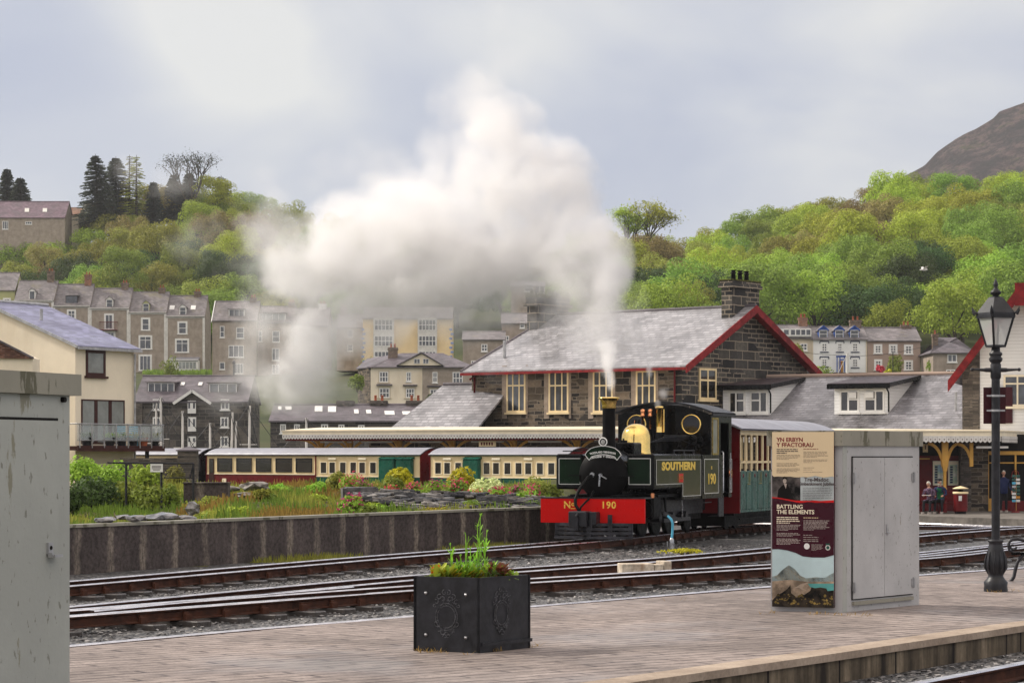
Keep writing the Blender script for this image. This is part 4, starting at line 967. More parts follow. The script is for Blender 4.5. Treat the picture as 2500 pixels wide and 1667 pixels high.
# ---------------------------------------------------------------- the tank engine
def loco():
 root = empty('steam_locomotive', (1.70, 52.0, -.05), R(-20), 'black and olive tank engine with red buffer beam, brass dome and tall chimney', 'steam engine')
 B = lambda name, mb, mat, par=None: mb.build(name, mat, par or root)
 m = MB(); m.box(-.42, -.36, .1, 7.0, .3, .95); m.box(.36, .42, .1, 7.0, .3, .95); m.box(-.95, .95, .06, 1.5, .86, .90)
 m.box(-.55, .55, .7, 6.9, .5, .9); m.box(-1.0, 1.0, 1.5, 7.2, .88, .94)
 B('frame', m, M['black_matt'])
 m = MB(); m.bbox(-1.157, 1.157, 0, .06, .36, .873, .004, 0)
 bb = B('buffer_beam', m, M['red'])
 rv = MB()
 for x in (-.62, -.5, .5, .62, .98, -.98, 1.06, -1.06, .72):
  for z in (.42, .52, .64, .76, .83): rv.lathe([(.014, -.012), (.010, -.02)], (x, 0.01, z), 6, axis='y')
 B('rivets', rv, M['red'], bb)
 m = MB(); m.box(-1.157, 1.157, -.01, .5, .875, .90); B('running_board', m, M['iron'])
 text_mesh('N', .21, M['gold'], bb, face_M((-.56, -.004, .735), (1, 0, 0)), 'lettering', .003, bold=.004)
 text_mesh('o', .14, M['gold'], bb, face_M((-.43, -.004, .76), (1, 0, 0)), 'lettering', .003, bold=.004)
 q = MB(); q.box(-.48, -.38, -.008, -.001, .655, .672); B('lettering', q, M['gold'], bb)
 text_mesh('190', .205, M['gold'], bb, face_M((.36, -.004, .735), (1, 0, 0)), 'lettering', .003, bold=.004, space=1.12)
 m = MB(); m.bbox(-.40, .0, -.42, -.02, .28, .615, .02); m.bbox(.02, .18, -.30, -.02, .32, .60, .015); m.tube([(-.2, -.5, .50), (-.2, -.42, .56), (-.18, -.2, .60)], .025, 6); m.box(-.24, -.16, -.5, -.4, .22, .5)
 m.cyl((.08, -.34, .2), (.08, -.28, .55), .02, 6)
 B('coupling', m, M['iron'])
 h = MB(); h.tube([(-.165, .52, 1.36), (-.20, .35, 1.33), (-.25, .12, 1.18), (-.31, -.04, 1.0), (-.34, -.12, .85), (-.32, -.16, .74), (-.26, -.18, .66), (-.22, -.18, .60)], .036, 8)
 h.tube([(-.12, .45, 1.02), (-.10, .3, .98), (-.06, .1, .90), (-.10, -.1, .82), (-.20, -.17, .70), (-.22, -.18, .62)], .022, 8)
 B('vacuum_hose', h, M['black_matt'])
 h = MB(); h.lathe([(.05, -.05), (.055, 0), (.04, .04)], (-.165, .52, 1.375), 10, axis='y'); B('hose_coupling', h, M['steel'])
 g = MB()
 for z, w in ((.055, .86), (.145, .85), (.235, .84), (.33, .82)):
  g.prism([Vector((-w, .02, z - .03)), Vector((-w, .02, z + .03)), Vector((0 - .05, -.28, z + .03)), Vector((-.05, -.28, z - .03))], (0, .03, 0))
  g.prism([Vector((-.05, -.28, z - .03)), Vector((-.05, -.28, z + .03)), Vector((w, .02, z + .03)), Vector((w, .02, z - .03))], (0, .03, 0))
 for x, zt in ((-.80, .54), (-.42, .40), (.0, .36), (.42, .54), (.83, .54)):
  yy = .02 - .30 * (1 - abs(x) / .85); g.box(x - .045, x + .045, yy + .02, yy + .06, .03, zt)
 B('cowcatcher', g, plain('worn grey guard iron', (.035, .035, .042), .4, var=.3, scale=6))
 m = MB(); m.lathe([(0.001, .60), (.30, .615), (.46, .66), (.50, .70), (.535, .71), (.535, .80)], (0, 0, 1.37), 40, axis='y')
 d = B('smokebox_door', m, M['black_matt'])
 m = MB(); m.cyl((0, .62, 1.37), (0, .52, 1.37), .035, 10); m.bar((0, .52, 1.37), (-.015, .51, 1.13), .028); m.bar((0, .53, 1.37), (.15, .51, 1.29), .022); B('door_handle', m, M['steel'], d)
 m = MB()
 for z in (1.35,):
  m.bar((.1, .60, z), (.72, .66, z), .055, .025)
 m.bar((-.1, .63, 1.36), (-.78, .74, 1.36), .05, .025); B('hinge', m, M['black_matt'], d)
 m = MB(); m.cyl((0, .8, 1.37), (0, 4.8, 1.37), .53, 40); m.box(-.40, .40, .85, 2.0, .9, 1.2); B('boiler', m, M['black'])
 m = MB(); m.lathe([(.26, 1.80), (.20, 1.86), (.155, 1.95), (.142, 2.1), (.140, 2.80)], (0, 1.15, 0), 28); c = B('chimney', m, M['black_matt'])
 m = MB(); m.lathe([(.142, 2.80), (.155, 2.82), (.15, 2.86), (.165, 2.94), (.20, 3.00), (.235, 3.01), (.24, 3.035), (.13, 3.05), (.12, 2.9)], (0, 1.15, 0), 28); B('chimney_cap', m, M['brass'], c)
 m = MB(); m.lathe([(.36, 1.80), (.335, 1.88), (.325, 1.95), (.328, 2.16), (.318, 2.25), (.29, 2.33), (.245, 2.40), (.18, 2.455), (.10, 2.487), (.001, 2.495)], (0, 3.15, 0), 32); B('dome', m, M['brass'])
 m = MB(); m.bbox(-.33, .33, 1.9, 2.5, 1.80, 2.07, .03); m.cyl((0, 2.2, 2.07), (0, 2.2, 2.12), .09, 12); m.cyl((0, 2.2, 2.1), (0, 2.2, 2.16), .02, 6); B('sand_box', m, M['black'])
 m = MB(); m.tube([(-.36, 1.2, 2.10), (-.36, 2.6, 2.12)], .012, 5); m.tube([(-.80, 1.1, 1.90), (-.45, 1.15, 1.90)], .012, 5); m.box(-.46, -.43, 1.1, 1.16, 1.82, 1.92); m.tube([(-1.0, 1.0, 1.88), (-.62, .9, 1.88), (-.5, .85, 1.86)], .012, 5); B('handrail', m, M['black'])
 for sx in (-1, 1):
  t = MB(); x0, x1 = (.50, 1.105) if sx > 0 else (-1.105, -.50)
  t.bbox(x0, x1, .85, 4.62, 1.06, 1.82, .03, 0); t.bbox(x0 + (.25 if sx > 0 else 0), x1 - (0 if sx > 0 else .25), 3.0, 4.62, .80, 1.10, .02, 0)
  o = B('side_tank', t, M['black'])
  f = MB(); f.box(x0 + .06 if sx < 0 else x0 + .02, x1 - .02 if sx < 0 else x1 - .06, .838, .848, 1.16, 1.73); B('front_panel', f, M['green'], o)
  l = MB(); a, b = (-1.03, -.55) if sx < 0 else (.55, 1.03)
  inner = b if sx < 0 else a; outer = a if sx < 0 else b
  l.box(outer - .006, outer + .006, .828, .836, 1.17, 1.72); l.box(a, b, .828, .836, 1.715, 1.727); l.box(a, b, .828, .836, 1.163, 1.175); l.box(inner - .006, inner + .006, .828, .836, 1.17, 1.33)
  B('lining', l, M['lining'], o)
  xs = sx * 1.107
  p = MB(); e = .004 * sx
  p.prism([Vector((xs + e, .97, 1.16)), Vector((xs + e, 2.98, 1.16)), Vector((xs + e, 3.05, .88)), Vector((xs + e, 4.52, .88)), Vector((xs + e, 4.52, 1.70)), Vector((xs + e, .97, 1.70))], (.006 * sx, 0, 0)); B('side_panel', p, M['tank'], o)
  xl = xs + .012 * sx; l = MB()
  pl = [(.98, 1.165), (3.02, 1.165), (3.02, .885), (4.50, .885), (4.50, 1.695), (.98, 1.695), (.98, 1.165)]
  for (ya, za), (yb, zb_) in zip(pl, pl[1:]): l.bar((xl, ya, za), (xl, yb, zb_), .008, .010)
  B('lining', l, M['lining'], o)
  if sx > 0:
   Mt = face_M((xs + .013, 2.72, 1.545), (0, 1, 0))
   text_mesh('SOUTHERN', .235, M['gold'], o, Mt, 'lettering', .003, bold=.012, space=1.08, xs=2.05)
   sr = MB()                                                     # slab serifs on the stems
   cu = 2.72 - 1.42
   q = MB(); q.box(xs + .012, xs + .022, 2.68, 3.02, 1.20, 1.385); pq = B('name_plate', q, M['red'], o)
   q = MB()
   for ya, yb, za, zb_ in ((2.67, 3.03, 1.19, 1.198), (2.67, 3.03, 1.387, 1.395), (2.67, 2.685, 1.198, 1.387), (3.015, 3.03, 1.198, 1.387)): q.box(xs + .012, xs + .026, ya, yb, za, zb_)
   B('plate_rim', q, M['copper'], pq)
   text_mesh('LYD', .10, M['brass'], pq, face_M((xs + .024, 2.85, 1.292), (0, 1, 0)), 'lettering', .002, bold=.004, xs=1.5)
 m = MB(); m.tube([(1.02, 2.6, 1.90), (1.02, 4.3, 1.90)], .014, 6)
 for y in (2.65, 3.45, 4.25): m.box(1.005, 1.035, y - .015, y + .015, 1.80, 1.90)
 B('handrail', m, M['iron'])
 def arc(x): return 2.74 + .25 * (1 - (x / 1.14) ** 2)
 cab = MB(); n = 14
 prof = [Vector((-1.12, 5.35, .94))] + [Vector((x, 5.35, arc(x) - .03)) for x in [(-1.12 + 2.24 * i / n) for i in range(n + 1)]] + [Vector((1.12, 5.35, .94))]
 cab.prism(prof, (0, .03, 0))
 co = B('cab', cab, M['black'])
 for cx_ in (.66, -.66):
  s = MB(); s.lathe([(.235, 5.348), (.235, 5.31), (.205, 5.31), (.205, 5.348)], (cx_, 0, 2.50), 32, axis='y'); B('spectacle_ring', s, M['brass'], co)
  s = MB(); s.lathe([(.001, 5.338), (.206, 5.338)], (cx_, 0, 2.50), 32, axis='y'); B('spectacle_glass', s, M['glass_dark'], co)
 rf = MB(); k = 16
 for i in range(k):
  xa = -1.20 + 2.40 * i / k; xb = -1.20 + 2.40 * (i + 1) / k
  za, zb_ = arc(xa * .95) + .01, arc(xb * .95) + .01
  rf.add([(xa, 5.28, za), (xb, 5.28, zb_), (xb, 7.28, zb_), (xa, 7.28, za), (xa, 5.28, za + .035), (xb, 5.28, zb_ + .035), (xb, 7.28, zb_ + .035), (xa, 7.28, za + .035)], [(0, 1, 2, 3), (4, 7, 6, 5), (0, 4, 5, 1), (2, 6, 7, 3)], 0)
 rf.box(1.16, 1.20, 5.28, 7.28, 2.70, 2.76); B('roof', rf, M['iron'], co)
 for sx in (-1, 1):
  x = sx * 1.12; s = MB(); a, b = (x - .03, x) if sx > 0 else (x, x + .03)
  s.box(a, b, 4.62, 6.42, .80, 1.80); s.box(a, b, 5.36, 5.50, 1.8, 2.74); s.box(a, b, 5.98, 6.2, 1.8, 2.74); s.box(a, b, 5.50, 5.98, 2.62, 2.74); s.box(a, b, 5.5, 5.98, 1.8, 1.84)
  s.box(a, b, 6.95, 7.2, .80, 2.74); s.box(a, b, 6.2, 6.95, 2.55, 2.74)
  o = B('cab_side', s, M['black'], co); e = .004 * sx
  p = MB(); p.box(min(x + e, x + 2 * e), max(x + e, x + 2 * e), 4.74, 6.02, .90, 1.72); B('cab_panel', p, M['tank'], o)
  l = MB(); xl = x + .012 * sx
  for ya, za, yb, zb_ in ((4.76, .92, 6.0, .92), (6.0, .92, 6.0, 1.70), (6.0, 1.70, 4.76, 1.70), (4.76, 1.70, 4.76, .92), (7.0, .92, 7.18, .92), (7.18, .92, 7.18, 1.7), (7.18, 1.7, 7.0, 1.7), (7.0, 1.7, 7.0, .92)): l.bar((xl, ya, za), (xl, yb, zb_), .006, .012)
  B('lining', l, M['lining'], o)
  if sx > 0:
   text_mesh('E', .09, M['gold'], o, face_M((x + .012, 5.38, 1.50), (0, 1, 0)), 'lettering', .003, bold=.004, xs=1.6)
   text_mesh('190', .34, M['gold'], o, face_M((x + .012, 5.38, 1.235), (0, 1, 0)), 'lettering', .003, bold=.006, xs=1.45)
   q = MB(); q.lathe([(.001, x + .02), (.10, x + .018), (.10, x)], (0, 7.09, 1.36), 20, axis='x'); B('crest', q, M['red'], o)
   q = MB(); q.lathe([(.10, x + .022), (.115, x + .022), (.115, x)], (0, 7.09, 1.36), 20, axis='x'); B('crest_ring', q, M['copper'], o)
   g = MB(); g.box(x - .02, x - .012, 5.5, 5.98, 1.84, 2.62); B('side_window', g, M['glass_curtain'], o)
   q = MB()
   for ya, yb, za, zb_ in ((5.48, 5.52, 1.8, 2.66), (5.96, 6.0, 1.8, 2.66), (5.52, 5.96, 1.8, 1.84), (5.52, 5.96, 2.62, 2.66)): q.box(x, x + .012, ya, yb, za, zb_)
   B('window_frame', q, M['brass'], o)
  hr = MB(); hr.tube([(x + .05 * sx, 6.26, .92), (x + .05 * sx, 6.26, 1.85), (x, 6.35, 1.88)], .018, 6); hr.tube([(x + .05 * sx, 6.92, .92), (x + .05 * sx, 6.92, 1.85)], .014, 6); B('cab_handrail', hr, M['steel'], o)
 bw = MB(); bw.box(-1.08, 1.08, 7.15, 7.2, .8, 2.7); B('bunker', bw, M['black_matt'], co)
 m = MB(); m.lathe([(.085, 2.30), (.075, 2.36), (.075, 2.85), (.10, 2.87), (.105, 2.90), (.07, 2.92)], (.02, 4.9, 0), 16); m.tube([(.12, 4.92, 2.32), (.12, 4.92, 2.85)], .018, 6); B('safety_valve', m, M['brass'])
 m = MB(); m.lathe([(.10, 1.85), (.09, 2.32)], (.02, 4.9, 0), 14); B('valve_base', m, M['black'])
 for x, z in ((-.20, 2.86), (-.38, 2.86)):
  m = MB(); m.lathe([(.025, 2.35), (.025, z - .2), (.055, z - .19), (.055, z - .13), (.035, z - .12), (.055, z - .08), (.05, z - .02), (.01, z)], (x, 4.9, 0), 12); B('whistle', m, M['copper'])
 m = MB(); m.tube([(-.2, 4.9, 1.9), (-.2, 4.9, 2.4)], .03, 6); m.tube([(-.38, 4.9, 1.9), (-.38, 4.9, 2.4)], .025, 6); m.tube([(-.72, 5.2, 1.95), (-.70, 5.2, 2.3), (-.64, 5.2, 2.62)], .014, 6); m.tube([(-.8, 5.25, 1.9), (-.8, 5.25, 2.1)], .09, 8)
 B('pipework', m, M['copper'] if False else M['black_matt'])
 m = MB(); m.tube([(-.70, 5.2, 2.35), (-.66, 5.2, 2.60)], .012, 6); B('copper_pipe', m, M['copper'])
 r = random.Random(2)
 for i in range(7):
  m = MB(); z = 2.12 + i * .02; pts = [(.30 + .03 * i, 3.2 + .1 * i, z - .04), (.45, 3.8, z + .02 * math.sin(i)), (.62 + .03 * i, 4.5, z), (.80, 4.9 + r.uniform(-.2, .2), z + r.uniform(-.1, .12))]; m.tube(pts, .011, 5)
  if i < 3: m.tube([(.80 + .09 * math.cos(a), 4.95, z + .09 * math.sin(a)) for a in [k * math.pi / 5 for k in range(11)]], .012, 5)
  B('fire_iron', m, M['iron'])
 m = MB()
 for i in range(26): p = Vector((r.uniform(.45, 1.0), r.uniform(4.7, 5.2), r.uniform(1.95, 2.25))); m.bar(p, p + Vector((r.uniform(-.12, .12), r.uniform(-.12, .12), r.uniform(-.12, .12))), .05)
 B('coal', m, M['black_matt'])['kind'] = 'stuff'
 hb = MB(); pts = []; n = 10
 for i in range(n + 1): a = -.42 + .84 * i / n; pts.append(Vector((a * 1.02, .62, 1.93 + .10 * math.cos(a * 3.2) - .02)))
 lo = [Vector((p.x * (1.0), .62, p.z - .205)) for p in reversed(pts)]
 prof = [Vector((-.46, .62, 1.88))] + pts[1:-1] + [Vector((.46, .62, 1.88)), Vector((.52, .62, 1.80)), Vector((.40, .62, 1.675))] + [Vector((p.x * .95, .62, p.z + .005)) for p in lo[1:-1]] + [Vector((-.40, .62, 1.675)), Vector((-.52, .62, 1.80))]
 Mh = Matrix.Translation((.06, -.06, .0))
 prof = [Mh @ Vector((p.x * .78, p.y, 1.80 + (p.z - 1.80) * .9)) for p in prof]
 hb.prism(prof, (0, .02, 0)); ho = B('headboard', hb, M['green'])
 rim = MB()
 for a, b in zip(prof, prof[1:] + prof[:1]): rim.bar(a + Vector((0, -.012, 0)), b + Vector((0, -.012, 0)), .012, .012)
 rim.tube([(.06 + .085 * math.cos(a), .55, 2.075 + .085 * math.sin(a)) for a in [k * math.pi / 10 for k in range(21)]], .014, 6)
 rim.box(-.11, .23, .545, .552, 1.785, 1.791)
 B('headboard_rim', rim, M['lining'], ho)
 q = MB(); q.lathe([(.001, .555), (.085, .555), (.085, .575)], (.06, 0, 2.075), 20, axis='y'); B('badge', q, M['black'], ho)
 q = MB(); q.lathe([(.03, .548), (.05, .548)], (.06, 0, 2.075), 16, axis='y'); B('badge_ring', q, M['lining'], ho)
 def arctext(s, zc, sz, cx_=.06, curv=.42):
  w = sz * .62; x0 = -w * (len(s) - 1) / 2
  for i, ch in enumerate(s):
   if ch == ' ': continue
   x = x0 + i * w; z = zc + .09 * math.cos(x * 3.2); sl = -.09 * 3.2 * math.sin(x * 3.2)
   text_mesh(ch, sz, M['lining'], ho, face_M((cx_ + x, .552, z), (1, 0, sl), (-sl, 0, 1)), 'lettering', .002, bold=.002)
 arctext('WOODLAND WANDERER', 1.768, .054); arctext('CRWYDRWR Y GOEDWIG', 1.672, .050)
 def wheel(x, y, r_, side):
  w = MB(); w.lathe([(r_ - .05, -.05), (r_, -.05), (r_, .02), (r_ + .025, .02), (r_ + .025, .045), (r_ - .05, .045)], (x, y, r_), 28, axis='x'); w.lathe([(.08, -.05), (.08, .05)], (x, y, r_), 12, axis='x')
  for k in range(10): a = k * math.pi / 5; w.bar((x, y, r_), (x, y + (r_ - .03) * math.cos(a), r_ + (r_ - .03) * math.sin(a)), .035)
  return B('wheel', w, M['black_matt'])
 for y, r_ in ((.85, .28), (2.3, .42), (3.35, .42), (4.4, .42), (5.9, .28)):
  for sx in (-1, 1): wheel(sx * .36, y, r_, sx)
 for sx in (-1, 1):
  c = MB(); c.bbox(min(sx * .55, sx * 1.0), max(sx * .55, sx * 1.0), 1.15, 1.75, .42, .92, .05); c.cyl((sx * .78, 1.1, .62), (sx * .78, 1.8, .62), .2, 16); B('cylinder', c, M['black_matt'])
  c = MB(); c.cyl((sx * .78, 1.7, .62), (sx * .78, 2.6, .55), .025, 6); c.bar((sx * .80, 2.5, .52), (sx * .84, 3.5, .36), .06, .09); c.bar((sx * .88, 2.3, .36), (sx * .88, 4.4, .36), .05, .08); c.bar((sx * .7, 3.0, .9), (sx * .72, 3.1, .45), .05, .05); c.box(min(sx * .62, sx * .66), max(sx * .62, sx * .66), 1.8, 6.3, .45, .80)
  for y in (2.3, 3.35, 4.4): c.cyl((sx * .6, y, .42), (sx * .82, y, .42), .11, 12)
  B('connecting_rod', c, M['iron'])
  st = MB(); st.bar((sx * .95, 5.2, .70), (sx * .95, 6.0, .70), .02, .02); st.box(min(sx * .78, sx * 1.05), max(sx * .78, sx * 1.05), 6.3, 6.75, .35, .37); st.box(min(sx * 1.02, sx * 1.05), max(sx * 1.02, sx * 1.05), 6.3, 6.75, .35, .85); B('step', st, M['iron'])
  st = MB(); st.tube([(sx * 1.0, 3.0, .98), (sx * 1.04, 3.2, .82), (sx * 1.04, 3.25, .4)], .02, 6); B('pipe', st, M['steel'])
 m = MB(); m.cyl((1.05, .9, .88), (1.05, .9, .98), .05, 8); B('lamp_bracket', m, M['copper'])
 return root
loco()
# ---------------------------------------------------------------- coaches
def front_coach():
 """open sided cream and green coach coupled behind the engine"""
 root = empty('railway_coach', (4.46, 59.3, -.07), R(-22.5), 'cream and green coach with red end and open upper sides coupled behind the tank engine', 'railway coach')
 L_ = 8.6; hw = 1.08; e = MB(); n = 12
 arc = lambda x, c=.26, z=2.42: z + c * (1 - (x / hw) ** 2)
 P = [Vector((-hw, 0, .42))] + [Vector((-hw + 2 * hw * i / n, 0, arc(-hw + 2 * hw * i / n))) for i in range(n + 1)] + [Vector((hw, 0, .42))]
 e.prism(P, (0, .05, 0)); e.build('end_panel', M['maroon'], root); e = MB(); e.prism([p + Vector((0, L_ - .05, 0)) for p in P], (0, .05, 0)); e.build('end_panel', M['maroon'], root)
 rf = MB(); k = 14; w = hw + .10
 for i in range(k):
  xa = -w + 2 * w * i / k; xb = xa + 2 * w / k; za, zb_ = arc(xa * .97) + .02, arc(xb * .97) + .02
  rf.add([(xa, -.12, za), (xb, -.12, zb_), (xb, L_ + .1, zb_), (xa, L_ + .1, za), (xa, -.12, za + .04), (xb, -.12, zb_ + .04), (xb, L_ + .1, zb_ + .04), (xa, L_ + .1, za + .04)], [(0, 1, 2, 3), (4, 7, 6, 5), (0, 4, 5, 1), (2, 6, 7, 3)])
 rf.build('roof', M['roof_grey'], root)
 nb = 9; pw = (L_ - .1) / nb
 for sx in (-1, 1):
  x = sx * hw; a, b = min(x - .04 * sx, x), max(x - .04 * sx, x); c = MB()
  c.box(a, b, .05, L_ - .05, 2.30, 2.44)
  for i in range(nb + 1): y = .05 + i * pw; c.box(a, b, y - .045, y + .045, 1.42, 2.30);
  for i in range(nb):
   y = .05 + (i + .5) * pw; c.box(a, b, y - .035, y + .035, 1.42, 2.30); c.box(a, b, y - pw / 2, y + pw / 2, 1.62, 1.67)
  c.build('window_posts', M['cream'], root)
  for i in range(nb):
   y = .05 + i * pw; d = MB(); d.bbox(a - .004, b + .004, y + .02, y + pw * .48, .50, 1.44, .012); d.bbox(a - .004, b + .004, y + pw * .52, y + pw - .02, .50, 1.44, .012); d.box(a, b, y, y + pw, .44, .50)
   if sx > 0: d.lathe([(.001, x + .012), (.05, x + .01), (.05, x)], (0, y + pw * .25, 1.32), 10, 1, 'x')
   do = d.build('door', [M['green_wagon'], M['maroon']], root)
   h = MB(); h.bar((x + .02 * sx, y + pw * .75, 1.15), (x + .02 * sx, y + pw * .75, 1.4), .015); h.bar((x + .02 * sx, y + pw * .55, 1.12), (x + .02 * sx, y + pw * .78, 1.12), .015); h.build('handle', M['brass'], do)
 s = MB(); s.box(-.9, .9, .1, L_ - .1, .36, .46); s.box(-.6, .6, .3, L_ - .3, .1, .36)
 for yy in (1.4, L_ - 1.4):
  for q in (-.4, .4):
   for sx in (-1, 1): s.lathe([(.26, -.03), (.26, .03)], (sx * .4, yy + q, .26), 16, 0, 'x')
 s.box(.96, .99, .3, L_ - .3, .26, .29)
 s.build('underframe', M['black_matt'], root)
 i_ = MB(); i_.box(-.95, .95, .5, L_ - .5, .46, .5)
 for k in range(8): i_.box(-.9, .9, .6 + k * .95, .7 + k * .95, .5, 1.45)
 i_.build('seats', M['brown_wood'], root)
front_coach()
def coach(pa, pb, label, kind, idx):
 """pa, pb: near-side corners (left, right end) on the ground; y local points away"""
 a = Vector((*pa, 0)); b = Vector((*pb, 0)); d = (b - a); L_ = d.length; rz = math.atan2(d.y, d.x)
 root = empty('railway_coach', (a.x, a.y, -.85), rz, label, 'railway coach', 'coaches parked at the station platform')
 w = 2.0; ze = 2.57; hump = .30
 lower = 'maroon' if kind in ('saloon', 'prev') else 'green_coach'; zw = 1.70 if kind in ('saloon', 'prev') else 1.62
 bd = MB(); bd.box(0, L_, .04, w, .45, zw, 0); bd.box(0, L_, .04, .07, zw, ze, 1); bd.box(0, L_, w - .03, w, zw, ze, 1); bd.build('body', [M[lower], M['cream']], root)
 n = 12; arcz = lambda y: ze + hump * (1 - ((y - w / 2) / (w / 2)) ** 2) ** .75
 en = MB(); ys = [w * i / n for i in range(n + 1)]
 P = [Vector((L_, 0, .45))] + [Vector((L_, y, arcz(y))) for y in ys] + [Vector((L_, w, .45))]
 en.prism(P, (.05, 0, 0)); e2 = MB(); e2.prism([p - Vector((L_ + .03, 0, 0)) for p in P], (.03, 0, 0)); e2.build('end_panel', M['maroon'], root)
 en.build('end_panel', M['black'] if kind == 'prev' else M['maroon'], root)
 rf = MB(); ov = .08; k = 16; y0, y1 = -ov, w + ov
 for i in range(k):
  ya = y0 + (y1 - y0) * i / k; yb = y0 + (y1 - y0) * (i + 1) / k; f = lambda y: arcz(max(0, min(w, y))) + .02
  rf.add([(-.05, ya, f(ya)), (-.05, yb, f(yb)), (L_ + .09, yb, f(yb)), (L_ + .09, ya, f(ya)), (-.05, ya, f(ya) + .035), (-.05, yb, f(yb) + .035), (L_ + .09, yb, f(yb) + .035), (L_ + .09, ya, f(ya) + .035)], [(0, 1, 2, 3), (4, 7, 6, 5), (1, 5, 6, 2), (3, 7, 4, 0)], 0, True)
 rf.build('roof', M['roof_grey'], root)
 g = MB(); g.box(-.02, L_ + .02, -.03, .03, ze - .02, ze + .05); g.build('cornice', M['maroon_dark'] if kind in ('saloon', 'prev') else M['green_coach'], root)
 tm = MB(); tm.box(0, L_, .02, .038, zw - .02, zw + .02); tm.build('waist_rail', M['cream_pale'], root)
 if kind == 'saloon':
  q = MB(); q.box(.16, .5, .015, .03, .9, 2.42); do = q.build('door', M['brown_wood'], root); q = MB(); q.box(.2, .46, .005, .012, 1.75, 2.38); q.build('pane', M['glass_dark'], do)
  xs = 1.08
  for i in range(5):
   pw_ = ((530, 566), (577, 614), (625, 662), (673, 712), (722, 761))[i]; k_ = lambda q: (q - 504) / 265 * L_ * (1 + .03 * (1 - (q - 504) / 265)); x0 = k_(pw_[0]); wi = k_(pw_[1]) - x0
   o = window(root, x0, x0 + wi, zw + .10, ze - .12, .035, 1, 1, .05, .03, 'iron', 'glass_dark', False, None, .1, .035, transom=(.74,), splits=())
  q = MB(); q.box(1.1, 1.35, .0, .035, 1.22, 1.48); q.build('number_plate', M['cream_pale'], root)
 elif kind == 'prev':
  for i in range(3): window(root, 1 + i * 1.6, 2 + i * 1.6, zw + .1, ze - .12, .035, 1, 1, .05, .03, 'iron', 'glass_dark', False)
 else:
  pat = [(.02, 1), (.22, 2), (.42, 1), (.55, 1), (.68, 2), (.88, 1)]
  r = random.Random(idx); x = .25; i = 0; duck = 3.9 if idx == 1 else 1.9
  while x < L_ - .6:
   if duck < x + .55 and x < duck + 1.05 and x >= duck - .35:
    q = MB(); x = max(x, duck); q.bbox(x, x + .9, -.22, .03, .95, 2.42, .05); q.prism([Vector((x - .02, -.25, 2.42)), Vector((x - .02, .03, 2.42)), Vector((x - .02, .03, 2.52))], (.94, 0, 0)); q.build('guard_lookout', M['green_coach'], root); x += 1.0; continue
   k_ = i % 3; wi = .40
   if k_ == 1:
    dq = MB(); dq.box(x - .05, x + wi + .05, .012, .036, .6, 2.30); do = dq.build('door', [M['cream']], root)
    q = MB(); q.bbox(x - .04, x + wi + .04, -.035, .01, 2.36, 2.47, .02); q.build('ventilator', M['cream_pale'], do)
    q = MB(); q.box(x - .05, x + wi + .05, .008, .0118, .6, zw - .03); q.build('door_panel', M['green_coach'], do)
    par = do
   else: par = root
   window(par, x, x + wi, zw + .12, ze - .28, .012 if k_ == 1 else .036, 1, 1, .035, .03, 'cream_pale', 'glass_dark', False, None, .1, .02)
   x += wi + (.17 if k_ else .10) + .05; i += 1
 u = MB(); u.box(0, L_, .2, w - .2, .25, .45)
 for yy in (1.2, 2.1, L_ - 2.1, L_ - 1.2):
  u.lathe([(.28, -.04), (.28, .04)], (yy, .5, .28), 14, 0, 'y')
 u.build('underframe', M['black_matt'], root)
NS = [(-19.6, 121.5), (-14.78, 117.9), (-14.40, 117.6), (-8.98, 113.2), (-8.85, 113.1), (-3.65, 109.7), (-3.55, 108.9), (1.62, 104.9)]
NS[0] = ((300 - CX) / F * 121.6, 121.6); NS[1] = ((484 - CX) / F * 118.6, 118.6); NS[2] = ((504 - CX) / F * 117.6, 117.6); NS[3] = ((769 - CX) / F * 112.9, 112.9)
NS[4] = ((771 - CX) / F * 112.6, 112.6); NS[5] = ((1025 - CX) / F * 108.9, 108.9); NS[6] = ((1050 - CX) / F * 108.3, 108.3); NS[7] = ((1385 - CX) / F * 103.4, 103.4)
coach(NS[0], NS[1], 'coach with pale roof and black end half hidden by the balcony house', 'prev', 0)
coach(NS[2], NS[3], 'cream and maroon saloon coach with five large windows', 'saloon', 0)
coach(NS[4], NS[5], 'cream and green coach with a green guard lookout and red end panel', 'comp', 1)
coach(NS[6], NS[7], 'cream and green coach whose right end is hidden behind the engine', 'comp', 2)
